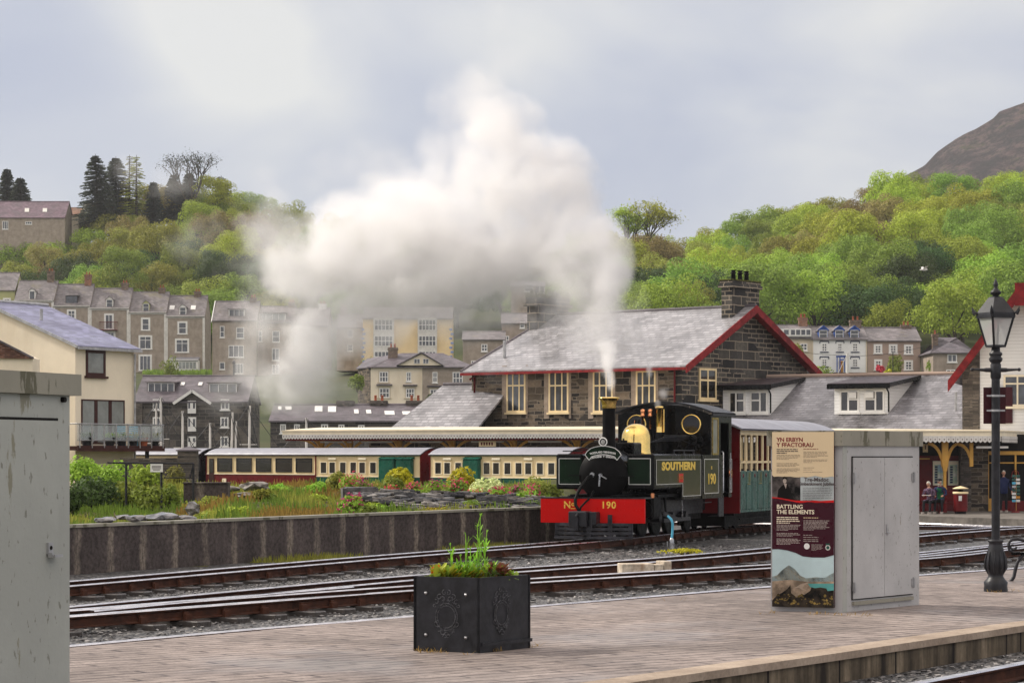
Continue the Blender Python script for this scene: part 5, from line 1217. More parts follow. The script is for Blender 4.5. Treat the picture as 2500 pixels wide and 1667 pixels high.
# ---------------------------------------------------------------- foreground furniture
def handle(parent, x, z, y, s=1.0):
 m = MB(); m.bbox(x - .022 * s, x + .022 * s, y - .012, y, z - .03 * s, z + .07 * s, .006); m.lathe([(.011 * s, -.016), (.013 * s, -.012)], (x, y, z + .035 * s), 10, axis='y')
 m.tube([(x - .004, y - .02, z - .02 * s), (x + .004, y - .035, z - .045 * s), (x + .045 * s, y - .04, z - .06 * s)], .008 * s, 6)
 return m.build('door_handle', M['galv'], parent)
def cabinet_right():
 zc = 2.02
 P = G(2057, 1494.5); L_ = G(1882, 1490.5); Rr = G(2244, 1475.5)
 rx = (Rr - P); W2 = rx.length; rx.normalize(); ly = (P - L_); W1 = ly.length; ly.normalize()
 root = empty('equipment_cabinet', P, 0, 'grey double door cabinet with a cream and aubergine information panel on its narrow side', 'cabinet')
 Q = [Vector((0, 0, 0)), rx * W2, rx * W2 - ly * W1, -ly * W1]
 up = Vector((0, 0, 1)); zb = zc - .17
 m = MB(); n_front = Vector((rx.y, -rx.x, 0)); n_left = Vector((-ly.y, ly.x, 0)) * -1
 m.prism(Q, up * zb);
 m.build('cabinet_body', M['cabinet'], root)
 c = MB(); ce = sum(Q, Vector()) / 4
 q2 = [ce + (q - ce) * 1.0 + (q - ce).normalized() * .06 + up * zb for q in Q]; c.prism(q2, up * .17); cp = c.build('roof_cap', M['cabinet_cap'], root)
 dr = empty('tmp', (0, 0, 0)); Mf = face_M((0, 0, 0), rx)              # x along, y up, z out
 def fb(mb, x0, x1, z0, z1, d0, d1, mi=0): return mb.box(x0, x1, z0, z1, d0, d1, mi, Mf)
 k = W2
 m = MB(); fb(m, .0, .05 * k / 1.0, 0, zb, .001, .006); m.build('corner_strip', M['cabinet_old'], root)
 X0, X1, Xm, Z0, Z1 = .115 * k, .895 * k, .515 * k, .14, zb - .13
 for a, b in ((X0, Xm - .004), (Xm + .004, X1)):
  m = MB(); fb(m, a, b, Z0, Z1, .004, .022); d = m.build('door', M['cabinet'], root)
  for zz in (.27, zb - .36):
   h = MB(); e = a if a == X0 else b; fb(h, e - .02, e + .045 if a == X0 else e + .02, zz - .045, zz + .045, .022, .034) if a == X0 else fb(h, e - .045, e + .02, zz - .045, zz + .045, .022, .034)
   fb(h, e - .012, e + .012, zz - .06, zz + .06, .02, .045); h.build('hinge', M['galv'], d)
 m = MB()
 fb(m, X0 - .012, X0, Z0 - .012, Z1 + .012, .003, .012); fb(m, X1, X1 + .012, Z0 - .012, Z1 + .012, .003, .012); fb(m, X0, X1, Z1, Z1 + .014, .003, .012); fb(m, X0, X1, Z0 - .012, Z0, .003, .012); fb(m, Xm - .004, Xm + .004, Z0, Z1, .003, .008)
 m.build('door_gap', M['dark'], root)
 m = MB(); fb(m, X0, X1, Z0 - .07, Z0 - .03, .002, .03); m.build('threshold', M['cabinet_cap'], root)
 hd = MB(); fb(hd, Xm + .03, Xm + .055, .86, .96, .022, .034); fb(hd, Xm + .035, Xm + .085, .85, .865, .034, .05); hd.build('door_handle', M['galv'], root)
 Ml = face_M(-ly * W1, ly)
 pw0, pw1 = .035, W1 - .08; pz0, pz1 = .055, zc - .015
 PW = pw1 - pw0; PH = pz1 - pz0; lift = .075
 def pb(mb, u0, u1, v0, v1, d=0.0, t=.002, mi=0):     # u,v in 0..1 of the panel, v down from the top
  return mb.box(pw0 + u0 * PW, pw0 + u1 * PW, pz1 - v1 * PH, pz1 - v0 * PH, lift + d, lift + d + t, mi, Ml)
 def pp(mb, pts, d, t=.002, mi=0):
  q = [Ml @ Vector((pw0 + u * PW, pz1 - v * PH, lift + d)) for u, v in pts]; n = (Ml.to_3x3() @ Vector((0, 0, t))); return mb.prism(q, n, mi)
 m = MB(); m.box(pw0, pw1, pz0, pz1, .02, lift, 0, Ml); pan = m.build('information_panel', M['sign_maroon'], root)
 for o in (dr,): bpy.data.objects.remove(o)
 wav = lambda a, b, n, amp, sd: [(a + (b - a) * i / n, amp * noise.noise(Vector((sd, i * .45, 0)))) for i in range(n + 1)]
 m = MB(); pp(m, [(0, 0), (0, .247)] + [(u, .256 + dv) for u, dv in wav(.03, .97, 14, .010, 3)] + [(1, .256), (1, 0)], .004); m.build('panel_section', M['sign_cream'], pan)
 m = MB(); pb(m, 0, 1, .245, .40, .001); m.build('panel_section', plain('blue grey printed paper', (.40, .44, .44), .4, var=.12, scale=3), pan)
 m = MB(); pb(m, .0, .46, .245, .40, .0022); m.build('portrait_print', plain('sepia portrait print', (.10, .085, .08), .4, var=.8, scale=4), pan)
 fg = MB(); fg_pts = [(.08, .392), (.10, .33), (.15, .31), (.19, .30), (.25, .30), (.30, .33), (.34, .37), (.36, .392)]; pp(fg, fg_pts, .0045, .001); fg.build('portrait_coat', M['ink'] if False else M['dark'], pan)
 fg = MB(); pp(fg, [(.205 + .03 * math.cos(a), .278 + .016 * math.sin(a)) for a in [i * math.pi / 6 for i in range(12)]], .0045, .001); pp(fg, [(.19, .295), (.24, .295), (.225, .325)], .006, .001); fg.build('portrait_face', plain('engraved face tone', (.5, .42, .36), .5), pan)
 fg = MB(); pp(fg, [(.175, .272), (.18, .258), (.205, .254), (.235, .26), (.238, .274), (.21, .266)], .007, .001); fg.build('portrait_hair', M['dark'], pan)
 m = MB(); w1 = wav(0, 1, 18, .008, 9); pp(m, [(u, .392 + dv) for u, dv in w1] + [(1, .41), (0, .395)], .0035); pp(m, [(0, .372), (.1, .375), (.45, .396), (.5, .40), (1, .388), (1, .41), (0, .41)], .0042); m.build('red_torn_edge', M['sign_redline'], pan)
 m = MB(); pp(m, [(0, .375 + .004), (.1, .382), (.35, .398)] + [(u, .402 + dv) for u, dv in wav(.4, 1, 10, .006, 5)] + [(1, .70), (.85, .715), (.65, .715), (.5, .71), (.38, .69), (.25, .677), (.1, .67), (0, .672)], .0055); m.build('panel_section', M['sign_maroon'], pan)
 m = MB(); pb(m, 0, 1, .66, 1, .001); m.build('painted_sky', plain('painted sky', (.50, .64, .66), .35, var=.08, scale=1.5), pan)
 m = MB(); pp(m, [(0, .83), (.08, .82), (.16, .79), (.22, .775), (.27, .762), (.33, .772), (.40, .795), (.46, .82), (.55, .835), (.7, .828), (.85, .83), (.95, .81), (1, .80), (1, 1), (0, 1)], .002, .001); m.build('painted_mountain', plain('painted mountain', (.36, .35, .28), .35, var=.45, scale=9), pan)
 m = MB(); pp(m, [(0, .855), (.3, .845), (.6, .855), (1, .85), (1, 1), (0, 1)], .0032, .001); m.build('painted_sands', plain('painted sands', (.36, .27, .19), .35, var=.3, scale=6), pan)
 m = MB(); pp(m, [(.58, .865), (1, .862), (1, .91), (.75, .90), (.62, .885)], .0045, .001); m.build('painted_water', plain('painted water', (.10, .34, .32), .35), pan)
 m = MB(); pp(m, [(.36, .892), (.45, .872), (.57, .857), (.60, .860), (.52, .876), (.50, .890), (.56, .905), (.50, .902), (.44, .89)], .0045, .001); m.build('painted_road', plain('painted road', (.42, .33, .25), .35), pan)
 m = MB(); pp(m, [(0, .965), (.08, .935), (.16, .92), (.24, .90), (.30, .875), (.31, .92), (.40, .945), (.52, .93), (.62, .905), (.64, .885), (.70, .89), (.78, .885), (.88, .89), (.9, .905), (1, .90), (1, 1), (0, 1)], .006, .001); m.build('painted_rocks', plain('painted rocks', (.030, .022, .014), .35, var=.6, scale=9), pan)
 r = random.Random(4); m = MB()
 for i in range(70):
  u, v = r.uniform(.05, .97), r.uniform(.925, .985); s = r.uniform(.01, .03); pp(m, [(u - s, v), (u, v - s * .35), (u + s, v), (u, v + s * .2)], .0075, .001)
 m.build('painted_scrub', plain('painted scrub', (.22, .15, .04), .4, var=.5, scale=9), pan)
 def T(s, u, v, size, mat, xs=1.0, bold=0.0, d=.008, align='LEFT', space=1.0):
  return text_mesh(s, size, M[mat], pan, face_M(Ml @ Vector((pw0 + u * PW, pz1 - v * PH, lift + d)), ly), 'lettering', .001, bold=bold, xs=xs, align=align, space=space)
 T('YN ERBYN', .075, .045, .064, 'sign_red', 1, .0012); T('Y FFACTORAU', .075, .075, .064, 'sign_red', 1, .0012)
 T('BATTLING', .075, .428, .064, 'cream_pale', 1, .0012); T('THE ELEMENTS', .075, .458, .064, 'cream_pale', 1, .0012)
 T('Tre-Madoc', .72, .272, .062, 'ink', 1, .001, align='CENTER'); T('Embankment Jubilee.', .735, .296, .050, 'ink', 1, .001, align='CENTER')
 def lines(u0, u1, v0, n, mat, thick=.0035, gap=.0085, seed=0, d=.0075):
  rr = random.Random(seed); m = MB()
  for i in range(n):
   v = v0 + i * gap; e = u1 - rr.uniform(0, .05) if i < n - 1 else u0 + (u1 - u0) * rr.uniform(.3, .8); u = u0
   while u < e - .01:
    w_ = min(rr.uniform(.02, .07), e - u); pb(m, u, u + w_, v, v + thick, d, .0008); u += w_ + .009
  return m.build('printed_lines', M[mat], pan)
 for k, (v, n, mt) in enumerate(((.097, 3, 'ink'), (.131, 4, 'ink_grey'), (.178, 3, 'ink_grey'), (.208, 4, 'ink_grey'))): lines(.075, .46 if k else .46, v, n, mt, .0048 if k == 0 else .003, .0105 if k == 0 else .0075, k)
 for k, (v, n) in enumerate(((.096, 1), (.112, 5), (.157, 3), (.203, 1), (.214, 1), (.227, 1))): lines(.51, .92, v, n, 'sign_red' if k == 0 else 'ink_grey', .003, .0075, 10 + k)
 for k, (v, n, mt) in enumerate(((.486, 4, 'cream_pale'), (.53, 5, 'ink_light'), (.578, 3, 'ink_light'), (.61, 5, 'ink_light'))): lines(.075, .47, v, n, mt, .0048 if k == 0 else .003, .0105 if k == 0 else .0075, 20 + k)
 for k, (v, n) in enumerate(((.488, 1), (.504, 8), (.587, 1), (.599, 1), (.612, 1), (.622, 1))): lines(.51, .93, v, n, 'cream' if k == 0 else 'ink_light', .003, .0075, 30 + k)
 lines(.50, .98, .318, 8, 'ink', .0022, .0098, 50, .004); lines(.64, .84, .641, 6, 'ink_light', .0018, .0062, 51)
 m = MB(); pp(m, [(.565 + .046 * math.cos(a), .652 + .0175 * math.sin(a)) for a in [i * math.pi / 8 for i in range(16)]], .0075, .001); m.build('round_logo', M['white'], pan)
 m = MB(); pp(m, [(.905 + .04 * math.cos(a), .658 + .0155 * math.sin(a)) for a in [i * math.pi / 8 for i in range(16)]], .0075, .001); bo = m.build('garter_crest', M['white_dirty'], pan)
 m = MB(); pp(m, [(.905 + .026 * math.cos(a), .658 + .010 * math.sin(a)) for a in [i * math.pi / 8 for i in range(16)]], .009, .001); pp(m, [(.87, .64), (.885, .632), (.905, .637), (.925, .632), (.94, .64), (.905, .645)], .009, .001); m.build('crest_middle', M['green_coach'], bo)
cabinet_right()
def cabinet_left():
 Pn = W(170, CY, 11.0); Pn.z = 0
 dx = Vector((2150, 6000, 0)).normalized()                       # front face runs back and to the right
 a = -dx * 1.35; z1 = 2.11; zc = z1 - .095
 root = empty('equipment_cabinet', Pn, 0, 'tall weathered grey green metal cabinet cut off by the left edge of the photo', 'cabinet')
 nb = Vector((dx.y, -dx.x, 0)); Mf = face_M(a, dx);
 Q = [a, Vector((0, 0, 0)), -nb * .6, a - nb * .6]
 m = MB(); m.prism(Q, (0, 0, zc)); m.build('cabinet_body', M['cabinet_old'], root)
 c = MB(); ce = sum(Q, Vector()) / 4; q2 = [q + (q - ce).normalized() * .065 + Vector((0, 0, zc)) for q in Q]; c.prism(q2, (0, 0, z1 - zc)); c.build('roof_cap', M['cabinet_cap'], root)
 e = 1.35 - .135; m = MB(); m.box(.2, e, .2, zc - .115, .003, .022, 0, Mf); d = m.build('door', M['cabinet_old'], root)
 g = MB(); g.box(e, e + .012, .2, zc - .105, .001, .006, 0, Mf); g.box(.2, e, zc - .115, zc - .103, .001, .02, 0, Mf); g.build('door_gap', M['dark'], root)
 s = MB(); s.cyl(Mf @ Vector((1.28, zc - .02, .0)), Mf @ Vector((1.28, zc - .02, .02)), .012, 8); s.build('vent_hole', M['dark'], root)
 zh = H - (1345 - CY) / F * 10.7; h = MB()
 xh = e - .085
 h.box(xh - .02, xh + .02, zh - .015, zh + .035, .022, .034, 0, Mf); h.box(xh - .012, xh + .055, zh - .030, zh - .018, .034, .062, 0, Mf); h.box(xh - .02, xh + .0, zh - .03, zh - .01, .03, .05, 0, Mf); h.build('door_handle', M['galv'], d)
 k = MB(); k.cyl(Mf @ Vector((xh, zh + .012, .034)), Mf @ Vector((xh, zh + .012, .037)), .009, 10); k.build('keyhole', M['dark'], d)
cabinet_left()
def leaf_blade(mb, p, d, L_, w, mi=0, bend=.3, seg=3):
 d = Vector(d).normalized(); side = d.cross(Vector((0, 0, 1)))
 side = Vector((1, 0, 0)) if side.length < .1 else side.normalized(); vs = []; dr = d.copy(); q = Vector(p)
 for i in range(seg + 1):
  t = i / seg; ww = w * (math.sin(math.pi * min(.92, t * .8 + .15))) * .5; vs += [q - side * ww, q + side * ww]
  q = q + dr * (L_ / seg); dr = (dr + Vector((0, 0, -bend / seg))).normalized()
 mb.add(vs, [(2 * i, 2 * i + 1, 2 * i + 3, 2 * i + 2) for i in range(seg)], mi)
def planter():
 C = G(1172, 1594); Lc = G(1009.5, 1587.5); Rc = G(1295, 1580.5)
 hgt = (1594 - 1410) / F * C.y
 root = empty('planter', C, 0, 'square black metal planter box embossed with a crest on the block paving', 'planter')
 u = Lc - C; v = Rc - C; Q = [Vector(), u, u + v, v]
 t = .03; m = MB(); ud, vd = u.normalized(), v.normalized()
 for a, b, ins in ((Vector(), u, vd), (u, u + v, -ud), (u + v, v, -vd)):
  m.prism([a, b, b + ins * t, a + ins * t], (0, 0, hgt))
 mr = vd.cross(Vector((0, 0, 1)));
 m.prism([ud * .004, v + ud * .004, v + ud * .03, ud * .03], (0, 0, hgt)); m.prism([v - vd * .03, v, v + ud * .09, v - vd * .03 + ud * .09], (0, 0, hgt))
 m.build('box', M['iron'], root)
 m = MB(); m.prism([v * .02 - ud * .02 + Vector((0, 0, .06)), v - ud * .02 + Vector((0, 0, .06)), v + ud * .002 + Vector((0, 0, .06)), v * .02 + ud * .002 + Vector((0, 0, .06))], (0, 0, .03)); m.build('skirt', M['iron'], root)
 m = MB(); s_ = .05; m.prism([ud * s_ + vd * s_, u - ud * s_ + vd * s_, u + v - ud * s_ - vd * s_, v + ud * s_ - vd * s_], (0, 0, hgt - .06)); m.build('soil', M['ground'], root)
 Lf = u.length; Mf = face_M(u, -ud)                                  # reading from the left
 for x, z in ((.19, .78), (.79, .77), (.19, .22), (.79, .20)):
  b = MB(); b.lathe([(.016, .0), (.015, .008), (.009, .014), (.001, .016)], (0, 0, 0), 12); o = b.build('bolt', M['steel'], root); o.data.transform(Mf @ Matrix.Translation((x * Lf, z * hgt, .0)))
 def crest(Mx, cx, cz, s, name='crest'):
  c = MB(); r = random.Random(8)
  for rr in (.105, .085): c.tube([Mx @ Vector((cx + rr * 1.05 * s * math.cos(a), cz + rr * 1.15 * s * math.sin(a), .0035)) for a in [k * math.pi / 16 for k in range(33)]], .0028, 4, cap=False)
  for k in range(34):
   a = k * math.pi * 2 / 34; p = Vector((cx + .096 * s * math.cos(a), cz + .107 * s * math.sin(a), .003)); d = r.uniform(-.010, .010); c.bar(Mx @ p, Mx @ (p + Vector((d, r.uniform(-.010, .010), .002))), .003, .003)
  def scroll(x, z, rad, a0, turns, mir):
   c.tube([Mx @ Vector((cx + mir * (x + rad * (1 - t / 12) * math.cos(a0 + t * turns)), cz + z + rad * (1 - t / 12) * math.sin(a0 + t * turns), .0035)) for t in range(9)], .0028, 4, cap=False)
  for mir in (-1, 1):
   for x, z, rad, a0, tn in ((.035, .155, .03, 0, .7), (.07, .175, .028, 2, -.7), (.10, .13, .026, 1, .6), (.12, .10, .02, 3, .7), (.02, .215, .026, 1.5, -.7), (.10, -.06, .03, 4, .6), (.075, -.10, .032, 5, -.6), (.04, -.135, .03, 3, .7), (.015, -.175, .022, 0, .7)): scroll(x * s, z * s, rad * s, a0, tn, mir)
  for k in range(46):
   x, z = r.uniform(-.13, .13), r.uniform(.11, .17) if k < 22 else r.uniform(-.17, -.10); p = Vector((cx + x * s * (1 if k < 22 else .7), cz + z * s, .003)); c.bar(Mx @ p, Mx @ (p + Vector((r.uniform(-.015, .015), r.uniform(-.015, .015), .001))), .0035, .003)
  c.build(name, plain('worn metal relief', (.10, .10, .11), .4, var=.4, scale=30), root)
 crest(Mf, .5 * Lf, .47 * hgt, 1.0)
 Mr = face_M(Vector(), vd); crest(Mr, .42 * v.length, .50 * hgt, 1.0)
 r = random.Random(12)
 def at(px, dep, h=0):
  f = (px - 1009.5) / (1295 - 1009.5); p = u * (1 - f) * .8 + v * f * .8 + (u + v) * .12 * dep; p.z = hgt - .03 + h; return p
 pl = empty('flowering_plant', C + Vector((0, 0, hgt - .06)), 0, 'bright green leafy plants with tall seed stems growing in the black planter', 'plant')
 off = Vector((0, 0, hgt - .06))
 def plant(name, mats, fn, label=None):
  mb = MB(); fn(mb); o = mb.build(name, mats, pl, fix=False); o.location = -off; return o
 def tall(mb):
  for px, top, lean in ((1172, 1250, 6), (1150, 1330, -2), (1120, 1350, 0), (1190, 1290, 10), (1135, 1296, 2), (1100, 1322, -8), (1182, 1308, 4), (1160, 1345, 3), (1140, 1355, 0), (1205, 1368, 6), (1112, 1368, -3)):
   p = at(px + r.uniform(-4, 4), r.uniform(.4, 1.6)); h = (1404 - top) / F * C.y; q = p + Vector((lean / F * C.y, 0, h)); mid = (p + q) / 2 + Vector((r.uniform(-.01, .01), 0, 0))
   mb.tube([p, mid, q], [.006, .005, .003], 5)
   for k in range(int(10 + h * 22)):
    t = r.random() ** 1.6 * .8; b = p + (q - p) * t; a = r.uniform(0, 6.28); leaf_blade(mb, b, (math.cos(a), math.sin(a) * .6, r.uniform(.6, 2)), r.uniform(.06, .12), .020, 0, .6)
   for k in range(4): a = r.uniform(0, 6.28); leaf_blade(mb, q, (math.cos(a) * .5, .2, 1), .03, .012)
 plant('leafy_stems', [LEAF['fresh']], tall)
 def spike(mb):
  p = at(1165, .8); h = (1404 - 1243) / F * C.y; w_ = lambda a: a / F * C.y
  P = [p, p + Vector((w_(4), 0, h * .55)), p + Vector((w_(2), 0, h * .8)), p + Vector((w_(11), 0, h))]
  mb.tube(P, [.006, .005, .004, .003], 5)
  for b in (P[2], P[2] + Vector((0, 0, -.01)), P[3]):
   for k in range(7): a = r.uniform(0, 6.28); leaf_blade(mb, b + Vector((0, 0, r.uniform(-.03, .03))), (math.cos(a), math.sin(a) * .5, r.uniform(.2, 1)), .035, .012)
  b0 = at(1182, .8); mb.tube([b0, b0 + Vector((w_(-2), 0, h * .4)), b0 + Vector((w_(-0), 0, h * .7))], .0035, 5); mb.tube([b0 + Vector((-.005, 0, h * .3)), b0 + Vector((w_(-8), 0, h * .62))], .003, 5)
  b0 = at(1135, .8); mb.tube([b0, b0 + Vector((0, 0, h * .45)), b0 + Vector((w_(-3), 0, h * .68))], .0035, 5); mb.tube([b0 + Vector((0, 0, h * .45)), b0 + Vector((w_(5), 0, h * .66))], .003, 5)
 plant('seed_stem', [LEAF['fresh']], spike)
 def leafy(px0, px1, n, ln, w_, up=1.2, dz=0.0):
  def f(mb):
   for k in range(n):
    p = at(r.uniform(px0, px1), r.uniform(0, 2), dz); a = r.uniform(0, 6.28); leaf_blade(mb, p, (math.cos(a), math.sin(a), r.uniform(.1, up)), r.uniform(.6, 1) * ln, w_, 0, .8)
  return f
 plant('lower_leaves', [LEAF['mid']], leafy(1025, 1285, 220, .13, .05, 1.4))
 plant('fresh_leaves', [LEAF['fresh']], leafy(1070, 1235, 150, .17, .035, 3.0))
 plant('primrose_leaves', [LEAF['gold']], leafy(1040, 1240, 170, .14, .055, 2.0))
 plant('primrose_leaves', [LEAF['yellow']], leafy(1040, 1105, 90, .18, .06, 3))
 plant('bronze_leaves', [LEAF['bronze']], leafy(1200, 1250, 90, .15, .05, 2.6, .03))
 plant('pale_leaves', [LEAF['cream']], leafy(1055, 1250, 50, .10, .045, 2))
 plant('spiky_leaves', [LEAF['fresh']], leafy(1235, 1278, 90, .11, .016, 2))
 def fl(px0, px1, z0, z1, n, s):
  def f(mb):
   for k in range(n):
    p = at(r.uniform(px0, px1), r.uniform(0, 1.2), r.uniform(z0, z1))
    for j in range(5): a = j * 1.257; leaf_blade(mb, p, (math.cos(a), math.sin(a) * .4, .6), s, s * .7, 0, .2, 2)
  return f
 plant('red_flowers', [LEAF['red']], fl(1018, 1055, .05, .12, 9, .020))
 plant('blue_flowers', [LEAF['blueflower']], fl(1135, 1225, .05, .12, 22, .010))
 plant('yellow_flowers', [LEAF['gold']], fl(1075, 1110, .02, .05, 8, .018))
 def trail(mb):
  for k in range(120): p = at(r.uniform(1172, 1220), -.9, r.uniform(-.03, .09)); a = r.uniform(0, 6.28); leaf_blade(mb, p, (math.cos(a), -.6, r.uniform(-1, .8)), .04, .008)
 plant('trailing_stems', [LEAF['dark']], trail)
 d = MB()
 for seg in ((G(1015, 1588), G(1090, 1592), 40), (G(1200, 1590), G(1225, 1588), 22), (G(1010, 1592), G(1150, 1597), 20), (G(1290, 1580), G(1330, 1575), 18)):
  for k in range(seg[2]):
   p = seg[0].lerp(seg[1], r.random()) + Vector((0, r.uniform(-.1, .03), 0)); a = r.uniform(0, 6.28); leaf_blade(d, p, (math.cos(a), math.sin(a), r.uniform(.3, 1.6)), r.uniform(.03, .07), .006)
 for seg in ((G(1968, 1498), G(2130, 1502), 50), (G(1850, 1498), G(1900, 1492), 12), (G(2412, 1445), G(2500, 1440), 40), (G(1500, 1465), G(1800, 1462), 10)):
  for k in range(seg[2]):
   p = seg[0].lerp(seg[1], r.random()) + Vector((0, r.uniform(-.25, .05), 0)); a = r.uniform(0, 6.28); leaf_blade(d, p, (math.cos(a), math.sin(a), r.uniform(.2, 1.2)), r.uniform(.03, .08), .007)
 for k in range(420):
  f = r.random(); x = r.uniform(-4, 8); y = r.uniform(19, 40)
  if poly_at(FRONT, y) > x > poly_at(BACK, y) - 0 or x < poly_at(BACK, y) + .3 or x > poly_at(FRONT, y) - .2: continue
  a = r.uniform(0, 6.28); leaf_blade(d, (x, y, 0), (math.cos(a), math.sin(a), r.uniform(.1, .8)), r.uniform(.02, .05), .006)
 o = d.build('dry_grass', [LEAF['straw']], fix=False); tag(o, 'tufts of dry straw coloured grass on the block paving', 'dry grass', kind='stuff')
planter()
def lamp_post():
 B0 = G(2431, 1443); root = empty('street_lamp', B0, 0, 'tall black cast iron gas style lamp post standing on the block paved platform', 'street lamp')
 s = B0.y / F; Z = lambda py: (1443 - py) * s; r = lambda px: px * s
 m = MB(); m.lathe([(r(29), 0), (r(29), Z(1438)), (r(28), Z(1430)), (r(29), Z(1420)), (r(22), Z(1412)), (r(18), Z(1405)), (r(20), Z(1398)), (r(24), Z(1385)), (r(24), Z(1370)), (r(21), Z(1350)), (r(17), Z(1330)), (r(16), Z(1324)), (r(19), Z(1322)), (r(19), Z(1318)), (r(13), Z(1316))], (0, 0, 0), 24)
 b = m.build('base', M['iron'], root)
 l = MB()
 for k in range(10):
  a = k * math.pi / 5; ca, sa = math.cos(a), math.sin(a); l.tube([(ca * r(18), sa * r(18), Z(1400)), (ca * r(26), sa * r(26), Z(1385)), (ca * r(25), sa * r(25), Z(1365)), (ca * r(20), sa * r(20), Z(1345))], [.01, .016, .014, .006], 5)
 l.build('leaf_ornament', M['iron'], b)
 m = MB(); m.cyl((0, 0, Z(1316)), (0, 0, Z(915)), r(10.3), 20); m.lathe([(r(11), Z(925)), (r(13), Z(920)), (r(13), Z(890)), (r(11), Z(886)), (r(15), Z(882)), (r(17), Z(876)), (r(13), Z(870)), (r(16), Z(866)), (r(16), Z(862)), (r(11), Z(858)), (r(10), Z(845))], (0, 0, 0), 20); m.build('column', M['iron'], root)
 m = MB()
 for sg in (-1, 1):
  m.tube([(0, 0, Z(903)), (sg * r(24), 0, Z(903)), (sg * r(30), 0, Z(903)), (sg * r(50), 0, Z(902)), (sg * r(56), 0, Z(902))], [.03, .028, .02, .014, .013], 8); m.lathe([(.001, -.03), (.022, -.01), (.022, .01), (.001, .03)], (sg * r(57), 0, Z(902)), 8, axis='x')
 m.build('ladder_bar', M['iron'], root)
 zb, zt = Z(845), Z(773); wb, wt = r(16), r(31); t = .012
 cor = lambda w_, z, k: Vector((w_ * (1 if k in (0, 3) else -1), w_ * (1 if k < 2 else -1), z))
 ln = MB(); Rz = Matrix.Rotation(R(24), 4, 'Z')
 for k in range(4):
  k2 = (k + 1) % 4; ln.bar(Rz @ cor(wb, zb, k), Rz @ cor(wt, zt, k), .026); ln.bar(Rz @ cor(wb, zb, k), Rz @ cor(wb, zb, k2), .028); ln.bar(Rz @ cor(wt, zt, k), Rz @ cor(wt, zt, k2), .04)
 lo = ln.build('lantern_frame', M['iron'], root)
 for k in range(4):
  k2 = (k + 1) % 4; g = MB(); q = [Rz @ cor(wb, zb, k), Rz @ cor(wb, zb, k2), Rz @ cor(wt, zt, k2), Rz @ cor(wt, zt, k)]; g.add(q, [(0, 1, 2, 3)]); g.build('pane', LANT, lo)
 rf = MB()
 for wa, za, wb_, zb_ in ((r(34), zt, r(33), zt + .05), (r(33), zt + .05, r(13), Z(727)), (r(13), Z(727), r(9), Z(724))):
  for k in range(4):
   k2 = (k + 1) % 4; rf.add([Rz @ cor(wa, za, k), Rz @ cor(wa, za, k2), Rz @ cor(wb_, zb_, k2), Rz @ cor(wb_, zb_, k)], [(0, 1, 2, 3)])
 for k in range(4):
  p = Rz @ cor(r(35), zt + .03, k); d = Vector((p.x, p.y, 0)).normalized(); rf.tube([p, p + d * .03 + Vector((0, 0, .05)), p + d * .045 + Vector((0, 0, .10))], [.03, .022, .003], 6)
 rf.lathe([(r(9), Z(728)), (r(7), Z(722)), (r(13), Z(717)), (r(13), Z(712)), (r(7), Z(707)), (r(4), Z(702)), (r(6), Z(697)), (r(6), Z(693)), (.004, Z(680))], (0, 0, 0), 16); rf.build('lantern_roof', M['iron'], root)
 ban = MB()
 for z in (966, 1002): ban.lathe([(r(11.4), Z(z + 2.5)), (r(11.4), Z(z - 2.5))], (0, 0, 0), 16); ban.box(-r(22), r(22), -.02, .0, Z(z + 2), Z(z - 2));
 ban.build('bracket_band', M['galv'], root)
 bd = MB(); bd.box(-r(27), r(27), .07, .09, Z(1034), Z(945)); bd.build('notice_back', M['maroon_dark'], root)
def _lant():
 t = MT('frosted lantern glass', .35); t.col((.62, .63, .62)); t.b.inputs['Alpha'].default_value = .55
 return t.m
LANT = _lant()
lamp_post()
def bench():
 B0 = G(2468, 1418); root = empty('bench', B0, 0, 'black cast iron bench with scrolled arm cut off by the right edge of the photo', 'bench'); s = B0.y / F; X = lambda px: (px - 2468) * s; Z = lambda py: (1418 - py) * s
 def side(dx, dy):
  m = MB(); o = Vector((dx, dy, 0))
  m.tube([o + Vector((X(a), 0, Z(b))) for a, b in ((2466, 1420), (2475, 1408), (2479, 1390), (2484, 1372), (2492, 1360), (2500, 1352))], [.03, .026, .026, .024, .024, .024], 8)
  m.tube([o + Vector((X(a), 0, Z(b))) for a, b in ((2462, 1332), (2464, 1322), (2472, 1316), (2485, 1315), (2500, 1319), (2520, 1330), (2530, 1352))], .022, 8)
  m.tube([o + Vector((X(2473 + 9 * (1 - t / 14) * math.cos(t * .6)), 0, Z(1334 + 9 * (1 - t / 14) * math.sin(t * .6)))) for t in range(11)], .015, 6)
  m.tube([o + Vector((X(a), 0, Z(b))) for a, b in ((2462, 1332), (2464, 1343), (2475, 1349), (2490, 1348))], .018, 6)
  m.tube([o + Vector((X(a), 0, Z(b))) for a, b in ((2540, 1420), (2535, 1380), (2530, 1352), (2540, 1300), (2548, 1270))], .025, 8)
  return m.build('end_frame', M['iron'], root)
 side(0, 0); side(.9, 1.3)
 for k in range(5):
  m = MB(); a = Vector((X(2474 + k * 11), -.03, Z(1351 - k * .5))); m.bar(a, a + Vector((.93, 1.36, 0)), .075, .03); m.build('seat_slat', M['black'], root)
 for k in range(3):
  m = MB(); a = Vector((X(2534 + k * 5), -.03, Z(1330 - k * 22))); m.bar(a, a + Vector((.93, 1.36, 0)), .03, .08); m.build('back_slat', M['black'], root)
bench()
BLK = plain('flaking cream paint with rust', (.58, .50, .40), .7, var=.2, scale=8, dirt=(.30, .14, .05))
